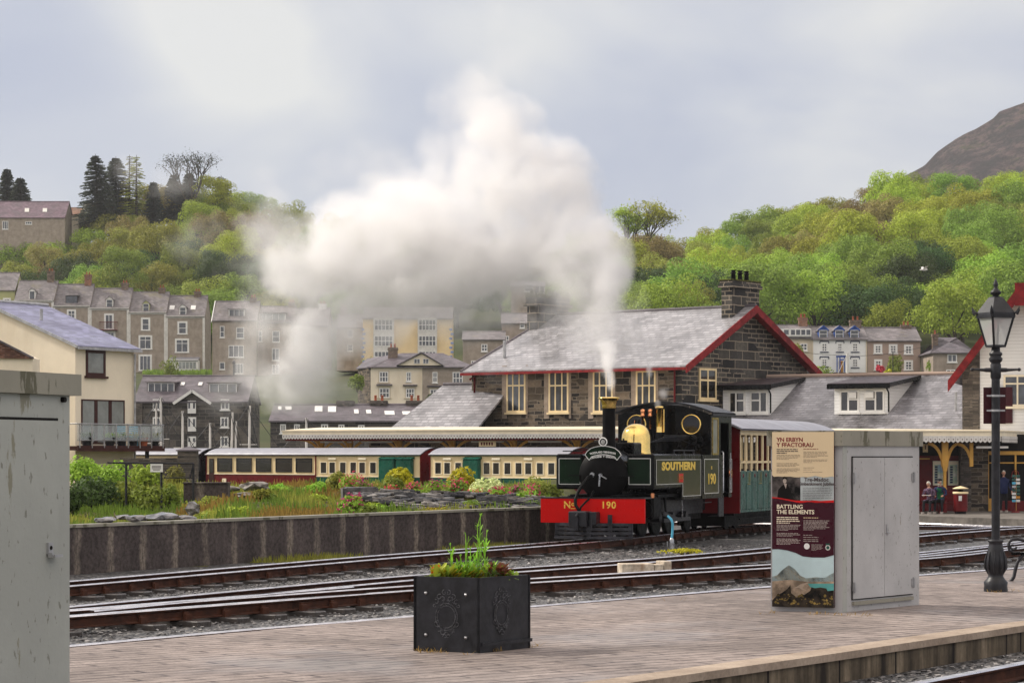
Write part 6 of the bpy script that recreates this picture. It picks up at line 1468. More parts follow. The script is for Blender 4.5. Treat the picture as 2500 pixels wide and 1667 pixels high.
def white_block():
 """pale weathered timber blocks lying between the two tracks"""
 zg = -.13
 a = Facade(1519, 39.6, 1597, 39.7, zg - .1); o = tag(MB().bbox(0, a.len, 0, .35, 0, .225, .01).build('timber_block', BLK, None, a.loc, a.rz), 'weathered white painted timber block lying between the rails', 'block')
 a = Facade(1599, 39.7, 1640, 39.8, zg - .1); m = MB(); m.bbox(0, a.len * .52, 0, .3, 0, .21, .01); m.bbox(a.len * .55, a.len, .0, .35, 0, .26, .01)
 tag(m.build('timber_block', BLK, None, a.loc, a.rz), 'smaller rust streaked white block to the right of the other', 'block')
white_block()
def standpipe():
 p = G(1640, 1339, -.20); root = empty('water_standpipe', p, 0, 'ground water tap with a short blue hose beside the engine', 'standpipe')
 s = p.y / F; m = MB(); m.cyl((0, 0, 0), (0, 0, 14 * s), .06, 10); m.lathe([(.045, 10 * s), (.05, 22 * s), (.03, 26 * s)], (0, 0, 0), 10); m.cyl((-.09, 0, 6 * s), (-.09, 0, 18 * s), .018, 6); m.build('tap', M['steel'], root)
 h = MB(); h.tube([(0, 0, 24 * s), (.015, 0, 40 * s), (.02, 0, 62 * s), (-.01, 0, 72 * s), (-.08, .05, 80 * s)], .026, 8); h.build('hose', M['blue_pale'], root)
standpipe()
# ---------------------------------------------------------------- hills behind the harbour
def lerp_t(tab, x):
 if x <= tab[0][0]: return tab[0][1]
 for (a, u), (b, v) in zip(tab, tab[1:]):
  if x <= b: return u + (v - u) * (x - a) / (b - a)
 return tab[-1][1]
T_YB = [(0, 415), (700, 415), (1250, 360), (1500, 300), (2600, 296)]
T_PB = [(0, 900), (600, 905), (1000, 880), (1500, 900), (2600, 905)]      # image row of the hill foot
T_YT = [(0, 525), (700, 520), (1300, 500), (1500, 480), (2600, 490)]
T_PT = [(-200, 690), (0, 690), (130, 680), (190, 600), (330, 565), (480, 535), (560, 545), (640, 590), (800, 640), (1100, 700), (1250, 700), (1400, 690), (1500, 690), (1560, 690), (1660, 690), (1740, 668), (1850, 630), (1950, 588), (2100, 558), (2250, 542), (2400, 528), (2600, 515)]
def hill_z(x, y):
 px = CX + x / max(y, 1) * F; px = max(-300, min(2800, px)); yb = lerp_t(T_YB, px); zb = H + (CY - lerp_t(T_PB, px)) / F * yb
 yt = lerp_t(T_YT, px); zt = H + (CY - lerp_t(T_PT, px)) / F * yt
 if y < 165: return -1.6
 if y < yb: return -1.6 + (zb + 1.6) * ((y - 165) / (yb - 165)) ** .9
 if y < yt: return zb + (zt - zb) * ((y - yb) / (yt - yb)) ** .95
 return zt - (y - yt) * .12
def hills():
 mb = MB(); nx, ny = 150, 90; xs = [-170 + 340 * i / nx for i in range(nx + 1)]; ys = [160 + 540 * (j / ny) for j in range(ny + 1)]
 for y in ys:
  for x in xs:
   X = x * (y / 400.0 + .25); mb.v.append(Vector((X, y, hill_z(X, y) + noise.noise(Vector((X * .05, y * .05, 0))) * .8 * sstep(170, 300, y))))
 n = nx + 1
 for j in range(ny):
  for i in range(nx): a = j * n + i; mb.f.append([a, a + 1, a + 1 + n, a + n]); mb.m.append(0); mb.sm.append(True)
 tag(mb.build('hillside', [M['wood_floor']], fix=False), kind='structure')
hills()
def mountain():
 Y0 = 1500; sk = [(1900, 640), (2080, 540), (2150, 470), (2197, 432), (2257, 404), (2287, 374), (2333, 340), (2384, 315), (2427, 289), (2440, 274), (2469, 264), (2500, 251), (2600, 205), (2800, 130), (3100, 60), (3600, 20)]
 mb = MB(); nx, ny = 240, 70
 for j in range(ny + 1):
  t = j / ny
  for i in range(nx + 1):
   px = 1880 + (3600 - 1880) * i / nx; zt = H + (CY - lerp_t(sk, px)) / F * (Y0 + 260); yy = 1150 + 610 * t
   X = (px - CX) / F * (Y0 + 260) - (1 - t) * 30; s = t ** 1.15
   nz = noise.fractal(Vector((X * .012, yy * .012, 1)), 1.0, 2.1, 7) * 24 * math.sin(math.pi * min(1, t * .93 + .07)) + noise.noise(Vector((X * .09, yy * .09, 4))) * 3.0 + (noise.noise(Vector((X * .03, 0, 9))) * 5 * t)
   mb.v.append(Vector((X, yy, -10 + (zt + 10) * s + nz * (1 if t < .98 else .25))))
 n = nx + 1
 for j in range(ny):
  for i in range(nx): a = j * n + i; mb.f.append([a, a + 1, a + 1 + n, a + n]); mb.m.append(0); mb.sm.append(True)
 tag(mb.build('mountain', [M['mountain']], fix=False), kind='structure')
mountain()
def water():
 mb = MB(); mb.quad(Vector((-200, 136, -1.5)), Vector((200, 136, -1.5)), Vector((200, 172, -1.5)), Vector((-200, 172, -1.5)))
 m = MT('harbour water', .12, 0, .5); m.col((.03, .045, .05)); m.bump(m.noise(3, 4), .05)
 tag(mb.build('water', [m.m], fix=False), kind='structure')
water()
# ---------------------------------------------------------------- houses across the harbour
def house(px0, px1, pr, pe, pb, Y, label, wall='render_grey', roof='slate_house', depth=8.0, name='terraced_house', group=None, hip=0, over=0.0, cat='house', chim=(), axis='x', ridge_t=.5, roofover=.12, cmat='brick_grey'):
 s = Y / F; zb = H + (CY - pb) * s; root = empty(name, ((px0 - CX) * s, Y, zb), 0, label, cat, group)
 X = lambda px: (px - px0) * s; Z = lambda py: (pb - py) * s
 L_ = X(px1); ze = Z(pe); zr = Z(pr) * 1.0; ym = depth * ridge_t
 zr = zr + (CY - pr) / F * ym                                       # the ridge stands further off than the front wall
 if hip:
  w = MB(); w.box(0, L_, 0, depth, 0, ze); w.build('wall', M[wall], root); r = MB(); o = .35; u = Vector((0, 0, .1)); ze2 = ze - .05
  a, b, c, d = Vector((-o, -o, ze2)), Vector((L_ + o, -o, ze2)), Vector((L_ + o, depth + o, ze2)), Vector((-o, depth + o, ze2)); e, f = Vector((hip, ym, zr)), Vector((L_ - hip, ym, zr))
  r.prism([a, b, f, e], u); r.prism([c, d, e, f], u); r.prism([d, a, e], u); r.prism([b, c, f], u); r.build('roof', M[roof], root)
 else:
  gable_body(root, 0, L_, 0, depth, ze, zr, wall, roof, roofover, .12, ridge_t, 0, axis, .25)
 for (px, top, w_, mat) in chim:
  zt = Z(top) + (CY - top) / F * ym; chimney(root, X(px), ym, zr - .8, zt, w_, .7, mat, 2)
 root['s'] = 0.0; del root['s']
 return root, X, Z, (ze, ym, zr, depth)
def win(root, X, Z, a, b, c, d, **k):
 k.setdefault('surround', 'white'); k.setdefault('fw', .10); k.setdefault('bw', .08); k.setdefault('sw', .18); return window(root, X(a), X(b), Z(d), Z(c), 0, **k)
g_row = 'grey pebbledashed terraced houses under the wooded hill'
T = lambda x, y: (x * .2976, 650 + y * .2976)
def terrace():
 Y = 400
 spec = [(36, 131, 688, 733, 905, 'terraced house at the left end of the grey row beside the green house'), (131, 220, 696, 746, 905, 'terraced house with a wide flat roofed dormer in the grey row'),
   (220, 315, 706, 752, 908, 'terraced house with a red balcony on its upper floor'), (315, 406, 715, 762, 912, 'terraced house with tall white framed windows right of the red balcony house'), (406, 500, 724, 771, 916, 'end terraced house with two skylights and a white conservatory')]
 chs = [[(113, 662)], [(205, 671)], [(296, 691)], [(387, 703)], [(475, 712)]]
 for i, (a, b, pr, pe, pb, lab) in enumerate(spec):
  root, X, Z, (ze, ym, zr, dp) = house(a, b, pr, pe, pb, Y, lab, group=g_row, chim=[(c[0], c[1], 1.1, 'brick' if i in (1,) else 'brick_grey') for c in chs[i]], cmat='brick', roofover=.05)
  p = MB(); p.box(X(b) - .35, X(b) + .02, -.12, 0, 0, ze); p.box(0, .25, -.12, 0, 0, ze) if i else None; p.box(0, X(b), -.10, 0, ze - .35, ze - .02); p.build('pilaster', M['white_dirty'], root)
  g = MB(); g.box(-.1, X(b), -.30, -.20, ze - .12, ze + .0); g.build('gutter', M['white_dirty'], root)
  def D(cx, w, zs, h, **k): return dormer(root, X(cx), w, Z(zs), h, 0, ze, ym, zr, **k)
  if i == 0: D(78, 1.0, 731, 1.4, side='white', mat='white', nx=1); win(root, X, Z, 68, 88, 757, 790)
  if i == 1: D(174, 2.0, 741, 1.3, kind='flat', side='roof_dark', mat='iron', nx=3); win(root, X, Z, 166, 183, 758, 786, nx=2, nz=3); win(root, X, Z, 166, 183, 800, 830)
  if i == 2:
   D(267, 1.1, 750, 1.3, side='white_dirty', nx=1, nz=2)
   win(root, X, Z, 257, 275, 768, 803, nx=2, nz=1); bl = MB(); x0, x1, z0, z1 = X(245), X(288), Z(807), Z(787); bl.box(x0, x1, -1.0, 0, z0, z0 + .12)
   for k in range(14): x = x0 + (x1 - x0) * k / 13; bl.box(x - .02, x + .02, -1.0, -.96, z0, z1)
   bl.box(x0, x1, -1.02, -.94, z1, z1 + .08); bl.box(x0, x0 + .06, -1, 0, z1, z1 + .06); bl.box(x1 - .06, x1, -1, 0, z1, z1 + .06); bl.build('balcony', M['maroon'], root)
   win(root, X, Z, 254, 279, 811, 840, nx=3, transom=(.65,));
  if i == 3: D(356, 1.1, 760, 1.3, side='render_green', mat='white', nx=1, nz=2); win(root, X, Z, 347, 364, 778, 806, nx=1, nz=2); win(root, X, Z, 341, 369, 821, 852, nx=2, transom=(.7,)); win(root, X, Z, 341, 368, 868, 904, nx=3, nz=1)
  if i == 4:
   D(446, 1.1, 769, 1.3, side='white', nx=1, nz=2); win(root, X, Z, 436, 455, 787, 815, nx=1, nz=2); win(root, X, Z, 430, 459, 829, 860, nx=2, transom=(.7,))
   for sx in (417, 469):
    k_ = MB(); zq = Z(752); yq = (zq - ze) / (zr - ze) * ym; sl = (zr - ze) / ym; k_.prism([Vector((X(sx) - .4, yq - .4, zq - .4 * sl + .17)), Vector((X(sx) + .4, yq - .4, zq - .4 * sl + .17)), Vector((X(sx) + .4, yq + .4, zq + .4 * sl + .17)), Vector((X(sx) - .4, yq + .4, zq + .4 * sl + .17))], (0, 0, .05)); k_.build('skylight', M['white'], root)
   c = MB(); c.box(X(415), X(488), -2.2, 0, 0, Z(880)); c.box(X(415), X(488), -2.25, -2.2, Z(880), Z(878)); co = c.build('conservatory', M['white'], root)
   window(co, X(440), X(484), Z(902), Z(884), -2.22, 5, 1, .08, .08, 'white', 'glass_curtain', False);
   r = MB(); r.prism([Vector((X(415) - .1, -2.4, Z(882))), Vector((X(488), -2.4, Z(882))), Vector((X(488), 0, Z(873))), Vector((X(415) - .1, 0, Z(873)))], (0, 0, .08)); r.build('conservatory_roof', M['roof_grey'], co)
terrace()
def green_house():
 root, X, Z, q = house(-60, 36, 668, 708, 905, 402, 'pale green house with grey slate roof at the far left', wall='render_green', name='house'); win(root, X, Z, 10, 24, 730, 752)
green_house()
def second_row():
 Y = 372; g = 'tall brown houses half lost in the steam'
 root, X, Z, (ze, ym, zr, dp) = house(520, 626, 738, 782, 915, Y, 'tall brown rendered house with a cream gable end and white dormer', group=g, chim=[(611, 727, 1.0, 'brick_grey')], name='tall_house', depth=9)
 w = MB(); w.prism([Vector((-.04, 0, 0)), Vector((-.04, 9, 0)), Vector((-.04, 9, ze)), Vector((-.04, ym, zr)), Vector((-.04, 0, ze))], (-.05, 0, 0)); w.build('gable_end', M['render_buff'], root)
 bb = MB();
 for ya in (-.3, 9.3): bb.bar((-.2, ya, ze - .25), (-.2, ym, zr + .1), .12, .3)
 bb.build('bargeboard', M['white'], root)
 dormer(root, X(576), 2.4, Z(772), 1.1, 0, ze, ym, zr, kind='flat', side='white', nx=3)
 for a, b, c, d, nx, nz in ((537, 548, 796, 824, 1, 2), (577, 596, 799, 826, 1, 2), (558, 595, 843, 872, 3, 1), (536, 549, 884, 902, 1, 1), (571, 594, 887, 912, 3, 1)): win(root, X, Z, a, b, c, d, nx=nx, nz=nz, surround=None)
 root, X, Z, (ze, ym, zr, dp) = house(627, 716, 750, 788, 918, Y + 2, 'tall brown rendered house with a long white glazed dormer', group=g, chim=[(706, 738, 1.0, 'brick_grey')], name='tall_house', depth=9)
 dormer(root, X(664), 4.0, Z(782), 1.1, 0, ze, ym, zr, kind='flat', side='white', nx=4, pane='glass_curtain')
 for a, b, c, d, nx, nz in ((625 + 6, 640, 808, 834, 1, 2), (665, 683, 808, 835, 1, 2), (664, 682, 850, 880, 2, 1), (664, 682, 890, 912, 2, 1)): win(root, X, Z, a, b, c, d, nx=nx, nz=nz, surround=None)
 root, X, Z, (ze, ym, zr, dp) = house(717, 800, 755, 795, 918, Y + 2, 'tall brown rendered house furthest into the steam', group=g, chim=[(782, 742, 1.2, 'white')], name='tall_house', depth=9)
 for a, b, c, d in ((713 + 8, 728, 818, 840), (760, 775, 812, 840), (760, 775, 855, 880)): win(root, X, Z, a, b, c, d, nx=1, nz=2, surround=None)
 root, X, Z, (ze, ym, zr, dp) = house(822, 886, 770, 800, 905, 345, 'grey gabled house against the left side of the yellow building', name='tall_house', depth=8, chim=[(835, 752, 1.0, 'brick_grey')])
 for a, b, c, d in ((848, 862, 805, 823), (848, 862, 840, 857)): win(root, X, Z, a, b, c, d, nx=1, nz=2, surround=None)
second_row()
def yellow_block():
 root, X, Z, (ze, ym, zr, dp) = house(886, 1103, 752, 778, 905, 338, 'yellow rendered house with two tall white bay windows behind the villa', wall='render_yellow', name='yellow_house', depth=10)
 for a, b in ((912, 962), (1020, 1067)):
  m = MB(); m.box(X(a), X(b), -.45, 0, Z(905), Z(776)); bo = m.build('bay', M['white_dirty'], root)
  for c, d in ((780, 807), (820, 845), (858, 884)): window(bo, X(a) + .15, X(b) - .15, Z(d), Z(c), -.46, 5, 2, .08, .10, 'white', 'glass', False)
 q = MB()
 for px in (886, 1101):
  for k in range(9): z = Z(895) + k * .62; q.box(X(px) - (.05 if k % 2 else .22), X(px) + (.35 if k % 2 else .18), -.05, .2, z, z + .3)
 q.build('quoins', M['blue'] if False else plain('pale blue quoins', (.25, .33, .55), .7), root)
yellow_block()
def villa():
 Y = 262; s = Y / F
 root, X, Z, (ze, ym, zr, dp) = house(905, 1152, 864, 897, 990, Y, 'hipped double villa with cream left half and small pediment between its gables', wall='render_cream', roof='slate_low', name='villa', depth=8.5, hip=3.2)
 m = MB(); m.box(X(1031), X(1152) + .01, -.02, .05, 0, ze - .02); m.build('grey_half', M['render_grey'], root)
 m = MB(); m.prism([Vector((0, .02, 0)), Vector((-X(905 + 38), 4.5, 0)), Vector((-X(905 + 38), 4.5, ze)), Vector((0, .02, ze))], (0, 4, 0)); m.build('side_wall', M['stone'], root)
 r = MB(); r.prism([Vector((.2, -.4, ze - .03)), Vector((-X(905 + 42), 4.2, ze - .03)), Vector((-X(905 + 20), 8.5, ze + 1.2)), Vector((3.2, ym, zr))], (0, 0, .1)); r.build('side_roof', M['slate_low'], root)
 chimney(root, X(956), 3.0, ze + .3, Z(846), 1.0, .8, 'brick_grey', 2)
 m = MB(); xa, xb, xm = X(973), X(1079), X(1030); m.prism([Vector((xa, -.45, Z(892))), Vector((xb, -.45, Z(892))), Vector((xm, -.45, Z(864)))], (0, 2.5, 0)); pd = m.build('pediment', M['render_cream'], root)
 m = MB()
 for a in (xa - .2, xb + .2): m.prism([Vector((a, -.75, Z(894))), Vector((xm, -.75, Z(862))), Vector((xm, 3.6, Z(862))), Vector((a, 3.6, Z(894)))], (0, 0, .10))
 m.build('pediment_roof', M['slate_low'], pd)
 for a, b in ((1011, 1026), (1033, 1047)): window(pd, X(a), X(b), Z(888), Z(876), -.46, 2, 1, .05, .05, 'white', 'glass', False)
 for a, b, c, d, bay in ((926, 948, 907, 933, 1), (992, 1004, 908, 931, 0), (1056, 1068, 908, 934, 0), (1105, 1130, 908, 938, 0), (926, 951, 947, 971, 1), (991, 1012, 948, 971, 1), (1050, 1075, 950, 976, 1)):
  win(root, X, Z, a, b, c, d, nx=3 if b - a > 18 else 2, nz=2, surround='render_buff' if bay else None, sw=.12)
  if bay and c > 940: h = MB(); h.box(X(a) - .3, X(b) + .3, -.35, 0, Z(c) + .25, Z(c) + .4); h.build('bay_cornice', M['slate_low'], root)
villa()
def warehouse():
 Y = 200; root, X, Z, (ze, ym, zr, dp) = house(330, 603, 922, 981, 1125, Y, 'dark stone harbour warehouse with a central gable, white loading doors and two white dormers', wall='stone_far', roof='slate_low', name='warehouse', depth=10, cat='warehouse')
 g = MB(); xa, xb, xm = X(428), X(513), X(470); g.prism([Vector((xa, -.15, ze - .3)), Vector((xb, -.15, ze - .3)), Vector((xb, -.15, ze)), Vector((xm, -.15, Z(957))), Vector((xa, -.15, ze))], (0, 2, 0)); go = g.build('central_gable', M['stone_far'], root)
 r = MB()
 for a in (xa - .1, xb + .1): r.prism([Vector((a, -.4, ze - .1)), Vector((xm, -.4, Z(955))), Vector((xm, 3.4, Z(955))), Vector((a, 3.4, ze - .1))], (0, 0, .10))
 r.build('gable_roof', M['slate_low'], go); r = MB()
 for a in (xa - .12, xb + .12): r.bar((a, -.44, ze - .15), (xm, -.44, Z(955) + .02), .06, .22)
 r.build('bargeboard', M['white'], go)
 for a, b, c, d, nx in ((351, 420, 932, 957, 4), (503, 574, 934, 959, 3)):
  dormer(root, X((a + b) / 2), X(b) - X(a), Z(d), Z(c) - Z(d), 0, ze, ym, zr, kind='flat', side='roof_dark', nx=nx, mat='white')
 for c, d in ((978, 1009), (1018, 1053), (1065, 1090)):
  m = MB(); m.box(X(459), X(479), -.22, -.15 if c < 980 else 0, Z(d), Z(c)); do = m.build('loading_door', M['white'], root)
  for a, b in ((460.5, 465), (472, 477)): p = MB(); p.box(X(a), X(b), -.235, -.225, Z(d - 12), Z(c + 4)); p.build('pane', M['glass'], do)
 for a, b, c, d in ((539, 560, 974, 1000), (538, 558, 1018, 1043), (538, 558, 1065, 1090), (373, 392, 974, 1000), (373, 392, 1018, 1043)): win(root, X, Z, a, b, c, d, nx=2, nz=1, surround=None)
 for px in (433, 477):
  k_ = MB(); zq = Z(940); yq = (zq - ze) / (zr - ze) * ym; sl = (zr - ze) / ym; x = X(px); k_.prism([Vector((x - .16, yq - .3, zq - .3 * sl + .17)), Vector((x + .16, yq - .3, zq - .3 * sl + .17)), Vector((x + .16, yq + .3, zq + .3 * sl + .17)), Vector((x - .16, yq + .3, zq + .3 * sl + .17))], (0, 0, .05)); k_.build('skylight', M['white'], root)
 r = MB(); r.box(-.4, X(348), -.3, .5, 0, Z(985)); r.build('rubble_end', M['rubble'], root)
 p = MB(); p.cyl((X(554), 5, zr), (X(554), 5, Z(885)), .08, 8); p.lathe([(.001, 0), (.15, .1), (.1, .3), (.001, .4)], (X(554), 5, Z(885)), 8); p.build('flue', M['iron'], root)
warehouse()
def low_row():
 Y = 188; root, X, Z, (ze, ym, zr, dp) = house(660, 1010, 992, 1029, 1125, Y, 'long low stone quayside row with purple slate roof and many skylights', wall='stone_far', roof='slate_low', name='quayside_row', depth=8, cat='building')
 sl = (zr - ze) / ym
 for a, b, c, d in ((672, 680, 996, 1004), (690, 705, 996, 1004), (763, 782, 995, 1009), (796, 816, 996, 1010), (862, 873, 1004, 1014), (892, 904, 1005, 1014), (938, 962, 1008, 1017), (982, 1002, 1009, 1017)):
  z0, z1 = Z(d), Z(c); y0, y1 = (z0 - ze) / sl, (z1 - ze) / sl; k_ = MB(); k_.prism([Vector((X(a), y0, z0 + .15)), Vector((X(b), y0, z0 + .15)), Vector((X(b) - .1, y1, z1 + .15)), Vector((X(a) - .1, y1, z1 + .15))], (0, 0, .06)); k_.build('skylight', M['white'], root)
 for a, b, c, d in ((684, 698, 1035, 1057), (718, 732, 1035, 1052), (784, 801, 1035, 1053), (826, 841, 1036, 1053), (874, 890, 1037, 1054)): win(root, X, Z, a, b, c, d, nx=2, nz=1, surround=None)
 for px in (835, 918, 1008): chimney(root, X(px), ym, zr - .5, Z(976), 1.3, .8, 'rubble', 2 if px > 900 else 0)
low_row()
def right_houses():
 Y = 282
 root, X, Z, (ze, ym, zr, dp) = house(1880, 1982, 797, 826, 910, Y, 'cream house with a long glazed attic left of the white house', wall='render_buff', name='house', depth=8, chim=[(1970, 776, 1.0, 'brick')])
 m = MB(); m.box(X(1898), X(1980), -.3, 2, Z(822), Z(803)); bo = m.build('attic_box', M['white'], root)
 window(bo, X(1912), X(1926), Z(818), Z(804), -.31, 1, 1, .06, .06, 'white', 'glass', False); window(bo, X(1929), X(1979), Z(819), Z(804), -.31, 4, 1, .06, .12, 'white', 'glass', False)
 win(root, X, Z, 1954, 1971, 838, 856, nx=2, nz=2, surround=None)
 root, X, Z, (ze, ym, zr, dp) = house(1983, 2117, 801, 829, 909, Y, 'white house with three blue framed dormers, blue porch and orange door', wall='render_white', name='house', depth=8, chim=[(2100, 782, 1.3, 'brick_grey')])
 for px in (2011, 2050, 2087):
  dm = dormer(root, X(px), 1.05, Z(826), 1.0, 0, ze, ym, zr, side='blue', mat='white', nx=1, nz=2);
  b = MB(); yf = -.02 + ym * (Z(826) - ze) / (zr - ze);
  for sg in (-1, 1): b.bar((X(px) + sg * .6, yf - .1, Z(826) + .95), (X(px), yf - .1, Z(826) + 1.45), .08, .14)
  b.build('dormer_trim', M['blue'], dm)
 for a, b, c, d in ((2006, 2019, 838, 858), (2045, 2056, 838, 858), (2081, 2094, 838, 858), (2006, 2019, 876, 894), (2081, 2094, 876, 896)):
  o = win(root, X, Z, a, b, c, d, nx=2, nz=3, surround=None, sill=False); t = MB(); x0, x1, z0, z1 = X(a) - .2, X(b) + .2, Z(d) - .12, Z(c) + .18; t.box(x0 - .02, x1 + .02, -.06, 0, z1, z1 + .12); t.box(x0, x1, -.1, 0, z0, z0 + .09); t.box(x0 - .05, x0 + .04, -.05, 0, z1 - .2, z1); t.box(x1 - .04, x1 + .05, -.05, 0, z1 - .2, z1); t.build('label_mould', M['navy'], o)
 p = MB(); p.box(X(2039), X(2067), -.9, -.8, Z(873), Z(869));
 for px in (2040, 2047, 2058, 2065): p.box(X(px), X(px) + .12, -.9, -.8, 0, Z(871))
 p.box(X(2047), X(2060), -.85, -.8, Z(880), Z(877)); po = p.build('porch', M['blue'], root)
 d = MB(); d.box(X(2049), X(2058), -.1, -.02, 0, Z(881)); d.build('door', M['orange_door'], root)
 q = MB(); q.box(-.05, .10, -.06, .02, 0, ze); q.box(X(2117) - .15, X(2117), -.06, .02, 0, ze); q.build('quoins', M['render_buff'], root)
 root, X, Z, (ze, ym, zr, dp) = house(2118, 2247, 803, 832, 917, Y, 'brown rendered house with white framed sash windows right of the white house', wall='render_pink', name='house', depth=8, chim=[(2225, 794, 1.2, 'brick_grey')])
 for a, b, c, d in ((2136, 2151, 843, 862), (2173, 2188, 843, 862), (2210, 2226, 844, 864), (2137, 2151, 880, 903), (2210, 2226, 882, 903)): win(root, X, Z, a, b, c, d, nx=2, nz=3, sw=.14)
 root, X, Z, (ze, ym, zr, dp) = house(2278, 2378, 826, 862, 925, Y - 8, 'small hip roofed grey bungalow right of the brown house', wall='render_grey', roof='slate_low', name='bungalow', depth=8, hip=3.4, chim=[])
 chimney(root, X(2290), 2.0, ze - 2, Z(814), .6, .6, 'brick_grey', 1); win(root, X, Z, 2313, 2336, 865, 884, nx=2, nz=1, surround=None); win(root, X, Z, 2310, 2332, 902, 915, nx=2, nz=1, surround=None)
 root, X, Z, (ze, ym, zr, dp) = house(1840, 1905, 780, 812, 900, 296, 'red ridged grey house peeping over the station gable', name='house', wall='render_grey', depth=8, hip=2.5);
right_houses()
def hilltop_houses():
 Y = 500; root, X, Z, (ze, ym, zr, dp) = house(-60, 158, 494, 531, 720, Y, 'stone house with heather coloured roof and two skylights on the hilltop', wall='stone_far' if False else 'render_grey', roof='slate_heather', name='hilltop_house', depth=10, ridge_t=.5)
 for px in (62, 106):
  sl = (zr - ze) / ym; zq = Z(513); yq = (zq - ze) / sl; x = X(px); k_ = MB(); k_.prism([Vector((x - .45, yq - .6, zq - .6 * sl + .17)), Vector((x + .45, yq - .6, zq - .6 * sl + .17)), Vector((x + .25, yq + .6, zq + .6 * sl + .17)), Vector((x - .65, yq + .6, zq + .6 * sl + .17))], (0, 0, .06)); k_.build('skylight', M['white_dirty'], root)
 win(root, X, Z, 6, 20, 540, 560, nx=3, nz=1, surround=None); win(root, X, Z, 62, 78, 541, 548, nx=3, nz=1, surround=None)
 house(142, 192, 509, 525, 700, Y + 8, 'low brown roofed house half hidden behind trees on the hilltop', wall='render_cream', roof='brick', name='hilltop_house', depth=8)
 Y = 350; root, X, Z, (ze, ym, zr, dp) = house(1248, 1330, 690, 700, 800, Y, 'grey house seen through the steam behind the mossy chimney', name='house', depth=8)
 win(root, X, Z, 1280, 1302, 694, 712, nx=1, nz=2, surround=None); win(root, X, Z, 1306, 1330, 698, 716, nx=2, nz=1, surround=None)
 root, X, Z, (ze, ym, zr, dp) = house(1225, 1300, 768, 790, 900, 300, 'grey house with sloping roof tight behind the left end of the station roof', name='house', depth=8); win(root, X, Z, 1269, 1281, 786, 801, nx=1, nz=2, surround=None); win(root, X, Z, 1175 + 55, 1243, 820, 840, surround=None)
 root, X, Z, (ze, ym, zr, dp) = house(1130, 1232, 812, 830, 960, 292, 'grey terraced house above the station lean-to roof in the steam', name='house', depth=8); win(root, X, Z, 1175, 1190, 840, 858, surround=None); win(root, X, Z, 1150, 1163, 880, 900, surround=None)
hilltop_houses()
# ---------------------------------------------------------------- boats in the harbour
def yacht(px, top, label, tilt=0, boom=True, Y=150, thick=.09):
 s = Y / F; x = (px - CX) * s; root = empty('yacht', (x, Y, -1.5), 0, label, 'yacht', 'yachts moored in the harbour behind the coaches'); h = MB()
 prof = [(-3.6, .05, .5), (-3.4, .9, .2), (-1.5, 1.25, -.1), (1.2, 1.15, -.1), (2.9, .6, .2), (4.0, .05, .7)]; vs = []
 for X_, w, k in prof: vs += [(X_, -w, .95), (X_, -w * .6, k), (X_, 0, k - .2), (X_, w * .6, k), (X_, w, .95)]
 fs = []
 for i in range(len(prof) - 1):
  for j in range(4): fs.append((i * 5 + j, i * 5 + j + 1, i * 5 + j + 6, i * 5 + j + 5))
  fs.append((i * 5 + 4, i * 5, i * 5 + 5, i * 5 + 9))
 h.add(vs, fs, 0, True); h.build('hull', M['white'], root); c = MB(); c.bbox(-1.2, 1.4, -.7, .7, .95, 1.45, .12); c.build('cabin', M['white_dirty'], root)
 zt = H + (CY - top) * s + 1.5; m = MB(); m.tube([(0, 0, .9), (tilt * .02, 0, zt)], [thick, thick * .7], 8); m.tube([(-.55, 0, zt * .62), (.55, 0, zt * .62)], .025, 5)
 mo = m.build('mast', M['galv'] if False else M['white_dirty'], root)
 r = MB();
 for a, b in (((0, 0, zt), (3.9, 0, .9)), ((0, 0, zt), (-3.5, 0, .9)), ((0, -.1, zt), (.55, -.1, zt * .62)), ((.55, -.1, zt * .62), (.3, -1, .9)), ((-.55, .1, zt * .62), (-.3, 1, .9))): r.cyl(a, b, .018, 4)
 r.build('rigging', M['iron'], root)
 if boom: b = MB(); b.tube([(0, 0, 2.0), (-2.8, 0, 2.05)], .14, 6); b.build('boom', M['cloth_navy'], root)
for a in ((393, 968, 'yacht with a stout pale mast behind the balcony', 0), (380, 985, 'yacht with a thin mast just left of a stouter one behind the balcony', 2), (446, 1003, 'yacht whose mast carries a white box in front of the warehouse', 0), (513, 1032, 'yacht with the shortest mast, right of the loading doors', 0), (563, 1006, 'yacht with a tall mast in front of the right warehouse windows', 6), (574, 1028, 'yacht with a short mast close behind a taller one by the warehouse', 3), (607, 990, 'yacht with the tallest mast, against the steam', 4), (748, 1020, 'yacht mast standing left of the canopy end', 0)): yacht(a[0], a[1], a[2], a[3])
